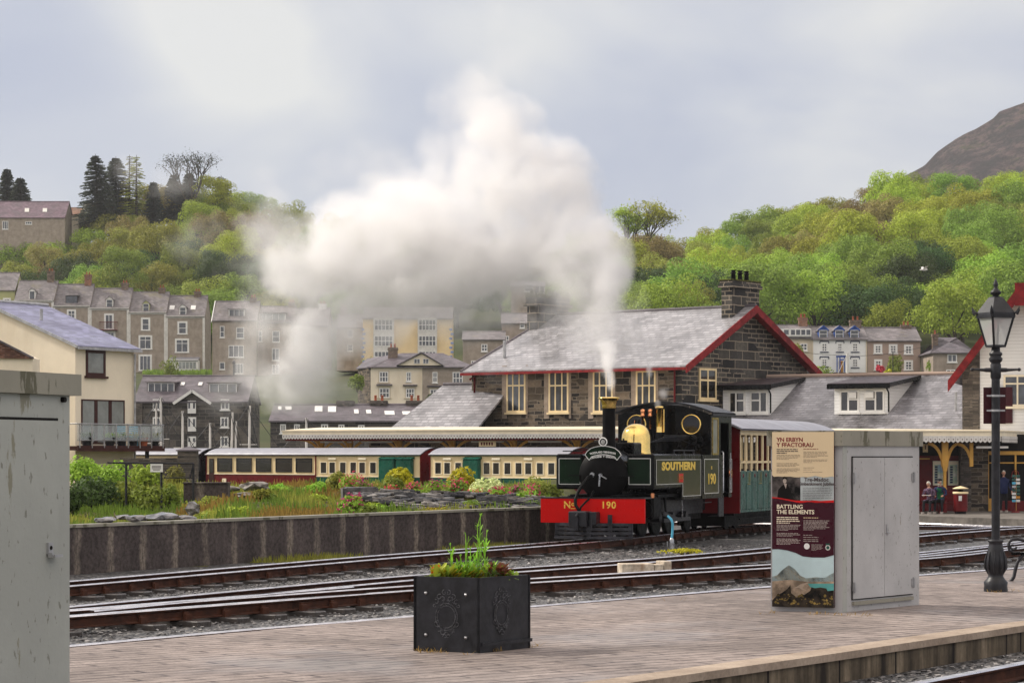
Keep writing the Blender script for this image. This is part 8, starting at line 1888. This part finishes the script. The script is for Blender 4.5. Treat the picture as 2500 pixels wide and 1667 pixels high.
# ---------------------------------------------------------------- cream house with balcony
def cream_house():
 zb = -.9; fc = Facade(184, 105.0, 327, 108.3, zb); root = fc.root('cream_house', 'cream rendered house with purple slate roof, balcony and dark brown windows at the left', 'house')
 L_ = fc.len; ze = 6.39 - zb; D = 5.2; zr = 8.37 - zb; sl = (zr - ze) / D
 w = MB(); w.prism([Vector((0, 0, 0)), Vector((0, 2 * D, 0)), Vector((0, 2 * D, ze)), Vector((0, D, zr)), Vector((0, 0, ze))], (L_, 0, 0)); w.build('wall', M['render_cream'], root)
 r = MB(); r.prism([Vector((-.12, -.25, ze - .1)), Vector((L_ + .2, -.25, ze - .1)), Vector((L_ + .2, D, zr)), Vector((-.12, D, zr))], (0, 0, .12)); r.prism([Vector((-.12, 2 * D + .2, ze - .1)), Vector((L_ + .2, 2 * D + .2, ze - .1)), Vector((L_ + .2, D, zr)), Vector((-.12, D, zr))], (0, 0, .12)); ro = r.build('roof', M['slate_purple'], root)
 rr = MB(); rr.tube([(-.12, D, zr + .14), (L_ + .2, D, zr + .14)], .09, 6); rr.box(-.15, L_ + .2, -.32, -.26, ze - .14, ze - .02); rr.bar((-.14, -.25, ze - .04), (-.14, D, zr + .06), .04, .12); rr.build('roof_trim', M['galv'], ro)
 v = MB(); v.cyl((1.2, 3.0, ze + 3.0 * sl), (1.2, 3.0, ze + 3.0 * sl + .6), .07, 8); v.build('vent_pipe', M['galv'], root)
 g = MB(); g.tube([(L_ - .06, -.1, .3), (L_ - .06, -.1, ze - .2)], .05, 6); g.build('downpipe', M['galv'], root)
 def W2(a, b, c, d, **k): x0, z1 = fc.uz(a, c); x1, z0 = fc.uz(b, d); return window(root, x0, x1, z0, z1, 0, **k)
 W2(209, 257, 853, 919, nx=1, nz=1, fw=.14, mat='brown_wood', pane='glass_curtain', depth=.03)
 o = W2(198, 303, 974, 1083, nx=3, nz=1, fw=.06, bw=.22, mat='brown_wood', pane='glass_curtain', sill=False, splits=(.33, .66), depth=.04)
 q = MB(); q.box(L_ * .2, L_ * .75, -.03, 0, 1.0, 2.0); q.build('lower_window', M['glass_dark'], root)
 zd = 2.14 - zb; zr2 = 3.05 - zb; x0, x1, y0 = -1.7, 3.95, -1.6
 b = MB(); b.box(x0, x1, y0, -.003, zd - .2, zd - .02); b.box(x0 - .03, x1 + .03, y0 - .04, y0, zd - .24, zd - .0); bo = b.build('balcony_deck', M['brown_wood'], root)
 b = MB(); b.tube([(x0, y0, zr2), (x1, y0, zr2), (x1, -.1, zr2)], .03, 6); b.tube([(x0, y0, zr2), (x0, -.1, zr2)], .03, 6); b.tube([(x0, y0, zd + .22), (x1, y0, zd + .22), (x1, -.1, zd + .22)], .022, 6)
 for k in range(8): x = x0 + .1 + (x1 - x0 - .2) * k / 7; b.box(x - .02, x + .02, y0 - .06, y0 - .02, zd - .1, zr2)
 b.build('railing', M['galv'], bo)
 b = MB(); b.box(x0 + .05, x1 - .02, y0 + .03, y0 + .04, zd + .25, zr2 - .04); b.box(x1 - .04, x1 - .03, y0 + .05, -.1, zd + .25, zr2 - .04); m = MT('clear balcony glass', .1); m.col((.55, .60, .62)); m.b.inputs['Alpha'].default_value = .30; b.build('glass_panel', m.m, bo)
 p = MB(); xp = fc.u(359, -1.2); p.cyl((xp, -1.2, 0), (xp, -1.2, zd - .2), .09, 8); p.build('post', M['black'], bo)
 n = Facade(-40, 101.0, 83, 101.0, zb); s = F / 101.0; rt = MB(); Z = lambda py: H + (CY - py) / s - zb; X = lambda px: (px + 40) / s
 o = empty('cream_outbuilding', n.loc, 0, 'low cream outbuilding with red brown roof verge at the very left', 'outbuilding')
 wq = MB(); wq.prism([Vector((X(-40), 0, 0)), Vector((X(80), 0, 0)), Vector((X(80), 0, Z(874))), Vector((X(0), 0, Z(836))), Vector((X(-40), 0, Z(818)))], (0, 1.5, 0)); wq.build('wall', M['render_cream'], o)
 rt.prism([Vector((X(-40), -.12, Z(874))), Vector((X(83), -.12, Z(876))), Vector((X(83), -.12, Z(872))), Vector((X(0), -.12, Z(832))), Vector((X(-40), -.12, Z(812)))], (0, .11, 0)); rt.build('roof', stone_mat('red brown tiles', [(.12, .05, .035), (.28, .15, .11)], (.08, .05, .04), .2, .07, .01), o)
 v = MB(); v.bar((X(-40), -.16, Z(812)), (X(83), -.16, Z(874)), .12, .08); v.build('verge', M['slate_low'], o)
 to = fc.loc + fc.d * 0; P = lambda px, y, z: fc.a + fc.d * fc.u(px, y) + fc.n * y + Vector((0, 0, z))
 for i, (px, lab) in enumerate(((295, 'left of two pale blue slatted garden chairs on the balcony'), (325, 'right of two pale blue slatted garden chairs on the balcony'))):
  c = empty('garden_chair', P(px, -1.0, 2.12), fc.rz, lab, 'garden chair', 'blue garden chairs on the balcony'); m = MB()
  for k in range(5): m.box(-.32, .32, .0, .02, .45 + k * .09, .51 + k * .09)
  m.build('backrest', M['blue_pale'], c); m = MB(); m.box(-.32, .32, -.42, .0, .40, .44); m.build('seat', M['blue_pale'], c)
  for a, bq in ((-.3, -.4), (.3, -.4), (-.3, 0), (.3, 0)): m = MB(); m.box(a - .02, a + .02, bq - .02, bq + .02, 0, .41); m.build('leg', M['blue_pale'], c)
 for i, (px, w, c, lab) in enumerate(((212, .26, 'dark', 'grey pot with a dark bush at the left end of the balcony'), (268, .24, 'fresh', 'pot of green and red flowers in the middle of the balcony'), (297, .22, 'mid', 'low pot below the left blue chair'), (325, .20, 'olive', 'small pot below the right blue chair'), (350, .22, 'russet', 'pot with orange leaved plant beside the blue chairs'), (378, .2, 'olive', 'pot at the right hand end of the balcony'))):
  po = empty('plant_pot', P(px, -1.35, 2.13), fc.rz, lab, 'plant pot', 'plant pots along the balcony'); m = MB(); m.lathe([(w * .7, 0), (w, .34), (w * 1.08, .36), (w * .8, .36)], (0, 0, 0), 12); m.build('pot', M['terracotta'] if i == 4 else M['iron'], po)
  mb = MB(); r_ = random.Random(i)
  for k in range(60): leaf_blade(mb, (r_.uniform(-w, w) * .7, r_.uniform(-w, w) * .7, .34), (r_.uniform(-1, 1), r_.uniform(-1, 1), 1.2), r_.uniform(.15, .32), .06)
  mb.build('foliage', LEAF[c], po, fix=False)
cream_house()
def railing_and_pier():
 Y = 61; s = Y / F; x0 = (262 - CX) * s; z0 = gz(x0, Y); root = empty('iron_railing', (x0, Y, z0), 0, 'thin dark railing with mesh panel in front of the hedge, carrying a notice', 'railing'); X = lambda px: (px - 262) * s; Z = lambda py: H + (CY - py) * s - z0
 m = MB(); m.tube([(X(262), 0, Z(1129)), (X(308), 0, Z(1130)), (X(473), 0, Z(1131))], .025, 6)
 for px in (308, 394, 472): m.cyl((X(px), 0, -.3), (X(px), 0, Z(1131)), .03, 6)
 m.tube([(X(472), 0, Z(1131)), (X(464), 0, Z(1167))], .02, 5); m.tube([(X(400), 0, Z(1166)), (X(472), 0, Z(1166))], .015, 5); m.build('rail', M['iron'], root)
 q = MB()
 for k in range(24): q.cyl((X(396 + k * 3), .01, Z(1166)), (X(396 + k * 3), .01, Z(1133)), .005, 4)
 q.build('mesh_panel', M['iron'], root)
 x, z = (383 - CX) * s, H + (CY - 1142) * s; n = tag(MB().box(-.155, .155, -.03, -.01, -.10, .10).build('notice', M['white'], None, (x, Y - .03, z)), 'small white notice with four lines of print on the railing', 'sign')
 for k in range(4): MB().box(-.115 + (k == 3) * .03, .115 - (k == 3) * .03, -.034, -.031, .045 - k * .033, .06 - k * .033).build('printed_lines', M['ink'], n)
 x = (433 - CX) * s; Yp = 84; sp = Yp / F; x = (433 - CX) * sp; z0 = -.6; p = empty('stone_gate_pier', (x, Yp, z0), 0, 'ivy grown stone gate pier with a shallow pyramid cap in front of the coaches', 'gate pier'); Zp = lambda py: H + (CY - py) * sp - z0
 m = MB(); m.bbox(0, 46 * sp, 0, .65, 0, Zp(1098), .01); m.build('pier', M['rubble'], p); m = MB(); w = 52 * sp
 a, b, c, d = Vector((-.05, -.05, Zp(1098))), Vector((w, -.05, Zp(1098))), Vector((w, .7, Zp(1098))), Vector((-.05, .7, Zp(1098))); e = Vector((w / 2, .33, Zp(1089))); m.add([a, b, c, d, e], [(0, 1, 4), (1, 2, 4), (2, 3, 4), (3, 0, 4), (0, 3, 2, 1)]); m.box(-.05, w, -.05, .7, Zp(1101), Zp(1098) - .002); m.build('cap', M['slate_low'], p)
 m = MB(); m.box(X(435), X(545) , 1.0, 1.5, -1.2, Z(1181)); m.box(X(433), X(547), .95, 1.55, Z(1181), Z(1178)); o = m.build('garden_wall', M['retaining'], None, (x0, Y, z0 + 0)); o.location = (x0, Y, z0); tag(o, 'low dark concrete wall stub at the left end of the grassy bank', 'wall')
 m = MB(); m.box(0, 170 * sp, 0, .4, 0, Zp(1118)); o = tag(m.build('rubble_wall', M['rubble'], None, ((270 - CX) * sp, Yp + 2, z0)), 'old rubble wall behind the railing under the balcony', 'wall')
railing_and_pier()
# ---------------------------------------------------------------- people on the far platform
def body(name, pts, edges, radii, mats, pick, parent, subd=1):
 me = bpy.data.meshes.new(name); me.from_pydata([tuple(p) for p in pts], edges, []); o = bpy.data.objects.new(name, me); COL.objects.link(o)
 sk = o.modifiers.new('skin', 'SKIN'); sk.use_smooth_shade = True; sb = o.modifiers.new('sub', 'SUBSURF'); sb.levels = sb.render_levels = subd
 for i, r in enumerate(radii):
  me.skin_vertices[0].data[i].radius = r if isinstance(r, tuple) else (r, r)
  me.skin_vertices[0].data[i].use_root = (i == 0)
 dg = bpy.context.evaluated_depsgraph_get(); dg.update(); m2 = bpy.data.meshes.new_from_object(o.evaluated_get(dg)); o.modifiers.clear(); o.data = m2; m2.materials.clear()
 for m in mats: m2.materials.append(m)
 for p in m2.polygons: p.material_index = pick(p.center); p.use_smooth = True
 o.parent = parent; return o
def hand(mb, p, d, side):
 d = Vector(d).normalized(); x = d.cross(Vector((0, 0, 1))).normalized() * side; mb.tube([p, Vector(p) + d * .08], [.03, .038], 6)
 for k in range(4): b = Vector(p) + d * .08 + x * (k - 1.5) * .018; L_ = (.06, .075, .07, .055)[k]; mb.tube([b, b + d * L_ * .6, b + d * L_ + Vector((0, 0, -.02))], [.009, .009, .007], 5)
 b = Vector(p) + d * .03 + x * -.035; mb.tube([b, b + d * .04 - x * .02], [.011, .009], 5)
def head(parent, c, face, hat=None, hair='hair_grey', beard=False, glasses=False):
 """egg shaped head with nose, ears, eyes; face: unit direction it looks"""
 f = Vector(face).normalized(); x = f.cross(Vector((0, 0, 1))).normalized(); u = x.cross(f); c = Vector(c)
 bm = bmesh.new(); bmesh.ops.create_uvsphere(bm, u_segments=16, v_segments=12, radius=1)
 for v in bm.verts: q = v.co.copy(); t = .80 if q.z < 0 else 1.0; v.co = c + x * q.x * .074 * (1 - .18 * max(0, -q.z)) + f * q.y * .092 * t + u * q.z * .115
 m = MB(); m.bm(bm, 0, True); m.tube([c + f * .085 + u * .02, c + f * .112 - u * .012, c + f * .085 - u * .022], [.008, .014, .01], 6)
 for s in (-1, 1): m.lathe([(.001, -.008), (.026, 0), (.001, .008)], c + x * s * .076, 8, 0, 'x')
 h = m.build('head', M['skin'], parent)
 e = MB()
 for s in (-1, 1): e.lathe([(.001, 0), (.010, .004)], c + f * .083 + x * s * .03 + u * .015, 6, 0, 'y')
 e.bar(c + f * .088 - u * .05 - x * .022, c + f * .088 - u * .05 + x * .022, .006); e.build('eyes_and_mouth', M['dark'], h)
 bm = bmesh.new(); bmesh.ops.create_uvsphere(bm, u_segments=16, v_segments=12, radius=1); dl = [v for v in bm.verts if v.co.z < (-.35 if not hat else -.1) or (v.co.y > .45 and v.co.z < .45)]; bmesh.ops.delete(bm, geom=dl, context='VERTS')
 for v in bm.verts: q = v.co.copy(); v.co = c + (x * q.x * .085 + f * (q.y * .102) + u * q.z * .125)
 m = MB(); m.bm(bm, 0, True); m.build('hair', M[hair], h)
 if beard: m = MB(); m.lathe([(.001, -.06), (.045, -.02), (.05, .03), (.001, .05)], c + f * .055 - u * .075, 10); m.build('beard', M[hair], h)
 if hat: m = MB(); m.lathe([(.088, .06), (.10, .075), (.095, .12), (.05, .145), (.001, .15)], c, 16); m.prism([c + u * .062 + x * a + f * b for a, b in ((-.07, .07), (-.05, .15), (0, .165), (.05, .15), (.07, .07))], u * .012); m.build('cap', M[hat], h)
 return h
def seated(px, Y, label, top, legs, facex, cap=None, hair='hair_grey', beard=False, book=False, shirt=None, scale=1.0):
 x = (px - CX) / F * Y; root = empty('person', (x, Y, -.70), 0, label, 'person'); fd = Vector((facex, -1, 0)).normalized(); sd = Vector((-fd.y, fd.x, 0)) * -1
 P = lambda a, b, z: sd * a + fd * b + Vector((0, 0, z))
 lean = .10 if not book else .16
 pts = [P(0, -.02, .50), P(0, .0, .66), P(0, lean * .6, .84), P(0, lean, .98), P(0, lean + .03, 1.06), P(0, lean + .06, 1.12)]; rad = [(.17, .13), (.155, .12), (.18, .12), (.17, .10), .06, .05]; ed = [(0, 1), (1, 2), (2, 3), (3, 4), (4, 5)]
 for s in (-1, 1):
  n = len(pts); fx = .48 if not (book and s < 0) else .50; pts += [P(s * .10, .05, .50), P(s * .13, .42, .53), P(s * .14, fx, .12), P(s * .14, fx + .04, .07)]; rad += [.095, .072, .05, .045]; ed += [(0, n), (n, n + 1), (n + 1, n + 2), (n + 2, n + 3)]
  m = len(pts); pts += [P(s * .20, lean, .96), P(s * .25, lean + .06, .74), P(s * (.14 if book else .16), lean + .26, .70 if not book else .76)]; rad += [.06, .048, .036]; ed += [(3, m), (m, m + 1), (m + 1, m + 2)]
 pick = lambda c: 1 if c.z < .56 else (2 if shirt and abs(c.dot(sd)) < .07 and c.dot(fd) > .06 and c.z < 1.0 else (3 if c.z > 1.05 else 0))
 body('body', pts, ed, rad, [M[top], M[legs], M[shirt or top], M['skin']], pick, root)
 for s in (-1, 1):
  h = MB(); p = pts[12 + 7 * (0 if s < 0 else 1)] if False else P(s * (.14 if book else .16), lean + .26, .70 if not book else .76); hand(h, p, fd + Vector((-s * .3 * sd.x, 0, -.2)), s); h.build('hand', M['skin'], root)
  q = P(s * .14, .50, 0); m = MB(); m.prism([q + sd * a + fd * b for a, b in ((-.045, -.06), (-.05, .10), (-.03, .20), (.03, .20), (.05, .10), (.045, -.06))], (0, 0, .08)); m.build('shoe', M['shoe'], root)
 hd = P(0, lean + .09, 1.21); head(root, hd, fd + Vector((-.35 if book else -.7, 0, -.35)), cap, hair, beard)
 root.scale = (scale,) * 3
 if book:
  b = MB(); c = P(0, lean + .36, .78); b.bar(c - sd * .17, c - sd * .002, .16, .02); b.bar(c + sd * .002, c + sd * .17, .16, .02); o = b.build('newspaper', M['paper'], None, Vector(root.location) + Vector((0, 0, 0))); tag(o, 'open white paper held by the seated woman', 'newspaper')
 return root
seated(2272, 102.3, 'seated woman in a mauve cardigan reading a paper on the red platform bench', 'cloth_mauve', 'cloth_dark', -.55, None, 'hair_grey', False, True, None, 1.02)
seated(2296, 102.6, 'seated bearded man in a flat cap, navy jacket and green pullover', 'cloth_navy', 'cloth_dark', -.35, 'cloth_dark', 'hair_grey', True, False, 'cloth_green', 1.08)
def far_bits():
 Y = 103.2; s = Y / F
 b = empty('platform_bench', ((2243 - CX) * s, Y, -.70), 0, 'red slatted platform bench with the couple sitting on it', 'bench'); L_ = 95 * s
 m = MB(); m.box(0, L_, -.5, -.02, .40, .45); m.build('seat', M['maroon'], b); m = MB()
 for k in range(3): m.box(0, L_, .0, .04, .55 + k * .14, .65 + k * .14)
 m.build('backrest', M['maroon'], b)
 for x in (.1, L_ / 2, L_ - .1): m = MB(); m.box(x - .03, x + .03, -.45, .04, 0, .40); m.build('leg', M['maroon'], b)
 Yb = 102.0; s = Yb / F; r = 17 * s; bn = empty('litter_bin', ((2345 - CX) * s, Yb, -.70), 0, 'round maroon litter bin with a cream lid beside the canopy post', 'litter bin')
 m = MB(); m.cyl((0, 0, .12), (0, 0, .84), r, 24); m.build('drum', M['maroon'], bn); m = MB(); m.lathe([(r * 1.1, .84), (r * 1.12, .88), (r * 1.1, .92), (r * .6, .92)], (0, 0, 0), 24); m.lathe([(.001, 1.16), (r * .6, 1.12), (r * 1.15, 1.06), (r * 1.13, 1.04), (.001, 1.04)], (0, 0, 0), 24); m.build('lid', M['cream'], bn)
 m = MB(); m.cyl((0, 0, 0), (0, 0, .12), r * .8, 16); m.cyl((0, 0, .9), (0, 0, 1.05), r * .35, 12); m.build('foot', M['dark'], bn); m = MB(); m.box(-.13, .0, -r - .012, -r - .004, .55, .76); m.build('sticker', M['paper'], bn)
 Y2 = 105.0; s = Y2 / F; root = empty('person', ((2450 - CX) * s, Y2, -.70), 0, 'person in a navy coat standing behind the lamp post by the postcard rack', 'person')
 pts = [Vector((0, 0, .95)), Vector((0, 0, 1.15)), Vector((0, 0, 1.36)), Vector((0, 0, 1.48)), Vector((0, -.01, 1.56))]; rad = [(.18, .13), (.19, .14), (.21, .13), (.07, .07), .05]; ed = [(0, 1), (1, 2), (2, 3), (3, 4)]
 for sx in (-1, 1):
  n = len(pts); pts += [Vector((sx * .10, 0, .88)), Vector((sx * .11, -.02, .48)), Vector((sx * .12, 0, .10)), Vector((sx * .22, 0, 1.36)), Vector((sx * .26, .02, 1.10)), Vector((sx * (.22 if sx < 0 else .33), -.14, .92))]; rad += [.10, .07, .05, .06, .048, .036]; ed += [(0, n), (n, n + 1), (n + 1, n + 2), (2, n + 3), (n + 3, n + 4), (n + 4, n + 5)]
 body('body', pts, ed, rad, [M['cloth_navy'], M['cloth_dark'], M['skin']], lambda c: 1 if c.z < .80 else (2 if c.z > 1.5 else 0), root)
 for sx in (-1, 1):
  h = MB(); hand(h, Vector((sx * (.22 if sx < 0 else .33), -.14, .92)), (0, -.3, -1), sx); h.build('hand', M['skin'], root); m = MB(); m.prism([Vector((sx * .12 + a, b, 0)) for a, b in ((-.05, .06), (.05, .06), (.05, -.12), (0, -.2), (-.05, -.12))], (0, 0, .08)); m.build('shoe', M['shoe'], root)
 head(root, Vector((0, -.03, 1.67)), (-.3, -1, 0), None, 'hair_grey')
 rk = empty('postcard_rack', ((2474 - CX) * s, Y2 - .4, -.70), 0, 'revolving postcard rack outside the shop door', 'postcard rack'); m = MB(); m.cyl((0, 0, 0), (0, 0, 1.75), .03, 8); m.lathe([(.2, 0), (.2, .04), (.03, .08)], (0, 0, 0), 12); m.tube([(-.16, 0, 1.5), (-.12, 0, 1.72), (0, 0, 1.8), (.12, 0, 1.72), (.16, 0, 1.5)], .02, 6); m.build('stand', M['maroon'], rk); r_ = random.Random(1)
 cols = [M['paper'], M['blue_pale'], M['orange_door'], M['green_wagon'], M['paper'], M['galv']]
 for k in range(8):
  for q in range(2): m = MB(); z = .45 + k * .15; m.box(-.17 + q * .175, -.01 + q * .175, -.18, -.16, z, z + .10); m.build('postcard', cols[r_.randrange(6)], rk)
far_bits()
def gull():
 Y = 150; p = W(2255, 659, Y); root = empty('seagull', p, R(20), 'white seagull gliding in front of the wooded hillside', 'bird'); m = MB()
 m.tube([(-.26, 0, 0), (-.16, 0, .01), (0, 0, .02), (.14, 0, .02), (.22, 0, .04), (.28, 0, .035)], [.02, .05, .075, .055, .04, .01], 8);
 m.build('body', M['white'], root);
 for sg in (-1, 1): m = MB(); m.add([(.08, sg * .05, .05), (.14, sg * .3, .22), (.02, sg * .62, .20), (-.06, sg * .60, .19), (-.02, sg * .28, .20), (-.1, sg * .05, .04)], [(0, 1, 4, 5), (1, 2, 3, 4)]); m.add([(.08, sg * .05, .035), (.14, sg * .3, .205), (.02, sg * .62, .19), (-.06, sg * .60, .18), (-.02, sg * .28, .185), (-.1, sg * .05, .025)], [(0, 1, 4, 5), (1, 2, 3, 4)]); m.build('wing', M['white'], root)
gull()
def poles():
 Y = 255; s = Y / F; root = empty('telegraph_pole', ((2069 - CX) * s, Y, 7.0), 0, 'pale pole with a stay in front of the white house', 'pole'); m = MB(); m.cyl((0, 0, -2), (0, 0, H + (CY - 862) * s - 7), .14, 8); m.cyl((-.1, 0, H + (CY - 868) * s - 7), (-2.0, 0, 1), .03, 5); m.build('post', M['white_dirty'], root)
 m = MB(); P0 = Vector((0, 0, H + (CY - 868) * s - 7));
 for dx, dz in ((-13, 2.2), (10, 1.6)): m.tube([P0 + Vector((dx * t, 0, dz * t - 1.0 * t * (1 - t) * 2)) for t in [k / 8 for k in range(9)]], .02, 4)
 m.build('wire', M['iron'], root)
 Y = 268; s = Y / F; root = empty('lamp_standard', ((2180 - CX) * s, Y, 9.0), 0, 'thin street light in front of the brown house', 'street light'); m = MB(); m.cyl((0, 0, -2), (0, 0, H + (CY - 858) * s - 9), .05, 6); m.build('post', M['iron'], root)
poles()
# ---------------------------------------------------------------- steam
def steam_mat(name, dens, scale, amp, soft, col=(.978, .973, .976), edge=.72):
 m = bpy.data.materials.new(name); m.use_nodes = True; nt = m.node_tree; N = nt.nodes; L = nt.links; N.clear()
 out = N.new('ShaderNodeOutputMaterial'); pv = N.new('ShaderNodeVolumePrincipled'); L.new(pv.outputs[0], out.inputs['Volume'])
 pv.inputs['Color'].default_value = (*col, 1); pv.inputs['Anisotropy'].default_value = .15
 tc = N.new('ShaderNodeTexCoord'); ln = N.new('ShaderNodeVectorMath'); ln.operation = 'LENGTH'; L.new(tc.outputs['Object'], ln.inputs[0])
 geo = N.new('ShaderNodeNewGeometry'); nz = N.new('ShaderNodeTexNoise'); nz.inputs['Scale'].default_value = scale; nz.inputs['Detail'].default_value = 6; nz.inputs['Roughness'].default_value = .6; nz.inputs['Distortion'].default_value = .25
 L.new(geo.outputs['Position'], nz.inputs['Vector'])
 def mth(op, a, b, c=None):
  x = N.new('ShaderNodeMath'); x.operation = op
  for i, v in enumerate((a, b, c)):
   if v is None: continue
   if isinstance(v, bpy.types.NodeSocket): L.new(v, x.inputs[i])
   else: x.inputs[i].default_value = v
  return x.outputs[0]
 def mr(v, a, b):
  x = N.new('ShaderNodeMapRange'); x.interpolation_type = 'SMOOTHSTEP'; x.inputs['From Min'].default_value = a; x.inputs['From Max'].default_value = b; L.new(v, x.inputs['Value']); return x.outputs[0]
 s = mth('ADD', mth('SUBTRACT', edge, ln.outputs['Value']), mth('MULTIPLY_ADD', nz.outputs[0], 2 * amp, -amp))
 L.new(mth('MULTIPLY', mth('MULTIPLY', mr(s, 0.0, soft), mr(ln.outputs['Value'], 1.0, .8)), dens), pv.inputs['Density']); return m
def steam():
 dense = steam_mat('dense steam', .9, 1.05, 1.15, .55, edge=.97); thin = steam_mat('thinning steam', .6, 1.0, 1.2, .8, edge=.9); wisp = steam_mat('steam wisps', .22, .9, 1.4, .9, edge=.8); jet = steam_mat('steam jet', 5.0, 2.6, .7, .6)
 root = empty('steam_plume', (1.9, 53.2, 3.0), 0, 'huge white plume of steam rising from the engine chimney and drifting left', 'steam')
 def puff_mesh(m):
  bm = bmesh.new(); bmesh.ops.create_icosphere(bm, subdivisions=3, radius=1); me = bpy.data.meshes.new('steam_puff'); bm.to_mesh(me); bm.free(); me.materials.append(m); return me
 ME = {k: puff_mesh(v) for k, v in (('d', dense), ('t', thin), ('w', wisp), ('j', jet))}
 def puff(k, px, py, rx, rz, Y=56, ry=None, par=root):
  o = bpy.data.objects.new('steam_puff', ME[k]); COL.objects.link(o); o.parent = par; s = Y / F; o.location = W(px, py, Y) - par.location; o.scale = (rx * s, (ry or (rx + rz) / 2) * s, rz * s)
 for a in (('j', 1489, 925, 22, 60, 53.3), ('t', 1480, 850, 48, 85, 53.5), ('t', 1475, 770, 70, 90, 54), ('d', 1440, 690, 120, 110, 55), ('d', 1400, 600, 140, 130, 55.5), ('d', 1395, 450, 110, 110, 56), ('d', 1300, 500, 170, 160, 56.5),
              ('d', 1210, 400, 150, 150, 57), ('d', 1230, 300, 125, 90, 57), ('t', 1150, 250, 130, 110, 57.5), ('t', 1090, 380, 120, 110, 58), ('d', 1130, 550, 190, 170, 57.5), ('d', 980, 560, 190, 140, 58), ('d', 1270, 640, 190, 130, 57), ('d', 1080, 690, 190, 120, 58), ('d', 860, 580, 190, 130, 59),
              ('d', 760, 660, 150, 130, 59.5), ('d', 900, 700, 160, 110, 59), ('d', 810, 800, 110, 110, 60), ('t', 750, 890, 120, 110, 60.5), ('t', 700, 960, 100, 80, 61), ('t', 660, 560, 110, 130, 60), ('t', 650, 780, 100, 120, 61), ('t', 1010, 470, 160, 100, 58.5),
              ('w', 1230, 150, 90, 130, 58), ('w', 1215, 60, 60, 110, 58), ('w', 900, 420, 220, 120, 60), ('w', 640, 470, 120, 90, 61), ('w', 590, 650, 90, 130, 61), ('w', 610, 850, 110, 130, 61.5), ('t', 940, 800, 90, 70, 60), ('t', 1210, 760, 110, 70, 58), ('w', 1130, 810, 110, 60, 59),
              ('w', 560, 960, 130, 90, 62), ('w', 430, 460, 110, 80, 66), ('w', 310, 420, 110, 60, 68), ('w', 480, 580, 120, 100, 66), ('w', 800, 950, 120, 80, 61), ('t', 1370, 750, 80, 60, 56), ('w', 1330, 830, 110, 70, 56), ('w', 1560, 740, 40, 60, 55), ('w', 1180, 905, 90, 60, 58)): puff(*a)
 for a in (('d', 745, 850, 95, 110, 60.5), ('t', 700, 930, 120, 90, 60.5), ('t', 880, 840, 110, 60, 60), ('t', 1450, 835, 90, 55, 54.5), ('t', 1540, 830, 50, 70, 54.5), ('d', 1480, 640, 80, 130, 55), ('d', 1490, 745, 66, 85, 54.4), ('t', 1430, 770, 100, 90, 54.8), ('t', 1340, 790, 120, 60, 55.5), ('d', 1390, 700, 110, 90, 55.4), ('d', 1340, 400, 100, 110, 56), ('d', 1475, 740, 62, 90, 54.4), ('j', 1484, 860, 42, 60, 53.6), ('t', 1530, 790, 50, 80, 54.4), ('t', 1410, 800, 60, 60, 55), ('d', 1440, 640, 90, 120, 55.5), ('t', 1490, 700, 60, 110, 54.6), ('j', 1486, 890, 30, 60, 53.4), ('t', 1488, 830, 66, 90, 54), ('t', 740, 830, 110, 120, 60.5), ('t', 720, 700, 100, 130, 60.5), ('d', 1010, 640, 170, 120, 58), ('d', 1180, 640, 160, 120, 57), ('t', 760, 960, 110, 80, 60.5), ('d', 960, 740, 150, 70, 59), ('w', 660, 620, 110, 150, 61), ('w', 1180, 230, 120, 90, 58), ('t', 620, 900, 80, 110, 61), ('t', 1080, 790, 120, 50, 58.5)): puff(*a)
 r2 = empty('safety_valve_steam', W(1595, 940, 56.5), 0, 'small twin jets of steam blowing off above the engine cab', 'steam')
 for a in (('j', 1586, 905, 18, 40, 56.5), ('j', 1618, 960, 26, 24, 56.6), ('t', 1590, 860, 34, 50, 56.5), ('j', 1606, 985, 13, 18, 56.5)): puff(*a, par=r2)
steam()
def haze():
 mb = MB(); mb.box(-1500, 2000, -40, 1990, -4, 480); m = bpy.data.materials.new('thin moist air'); m.use_nodes = True; N = m.node_tree.nodes; N.remove(N['Principled BSDF']); v = N.new('ShaderNodeVolumePrincipled'); v.inputs['Density'].default_value = .0001; v.inputs['Color'].default_value = (.93, .95, 1, 1); v.inputs['Anisotropy'].default_value = .2
 m.node_tree.links.new(v.outputs[0], N['Material Output'].inputs['Volume']); tag(mb.build('haze', [m]), 'thin moist air over the harbour', 'haze', kind='stuff')
haze()
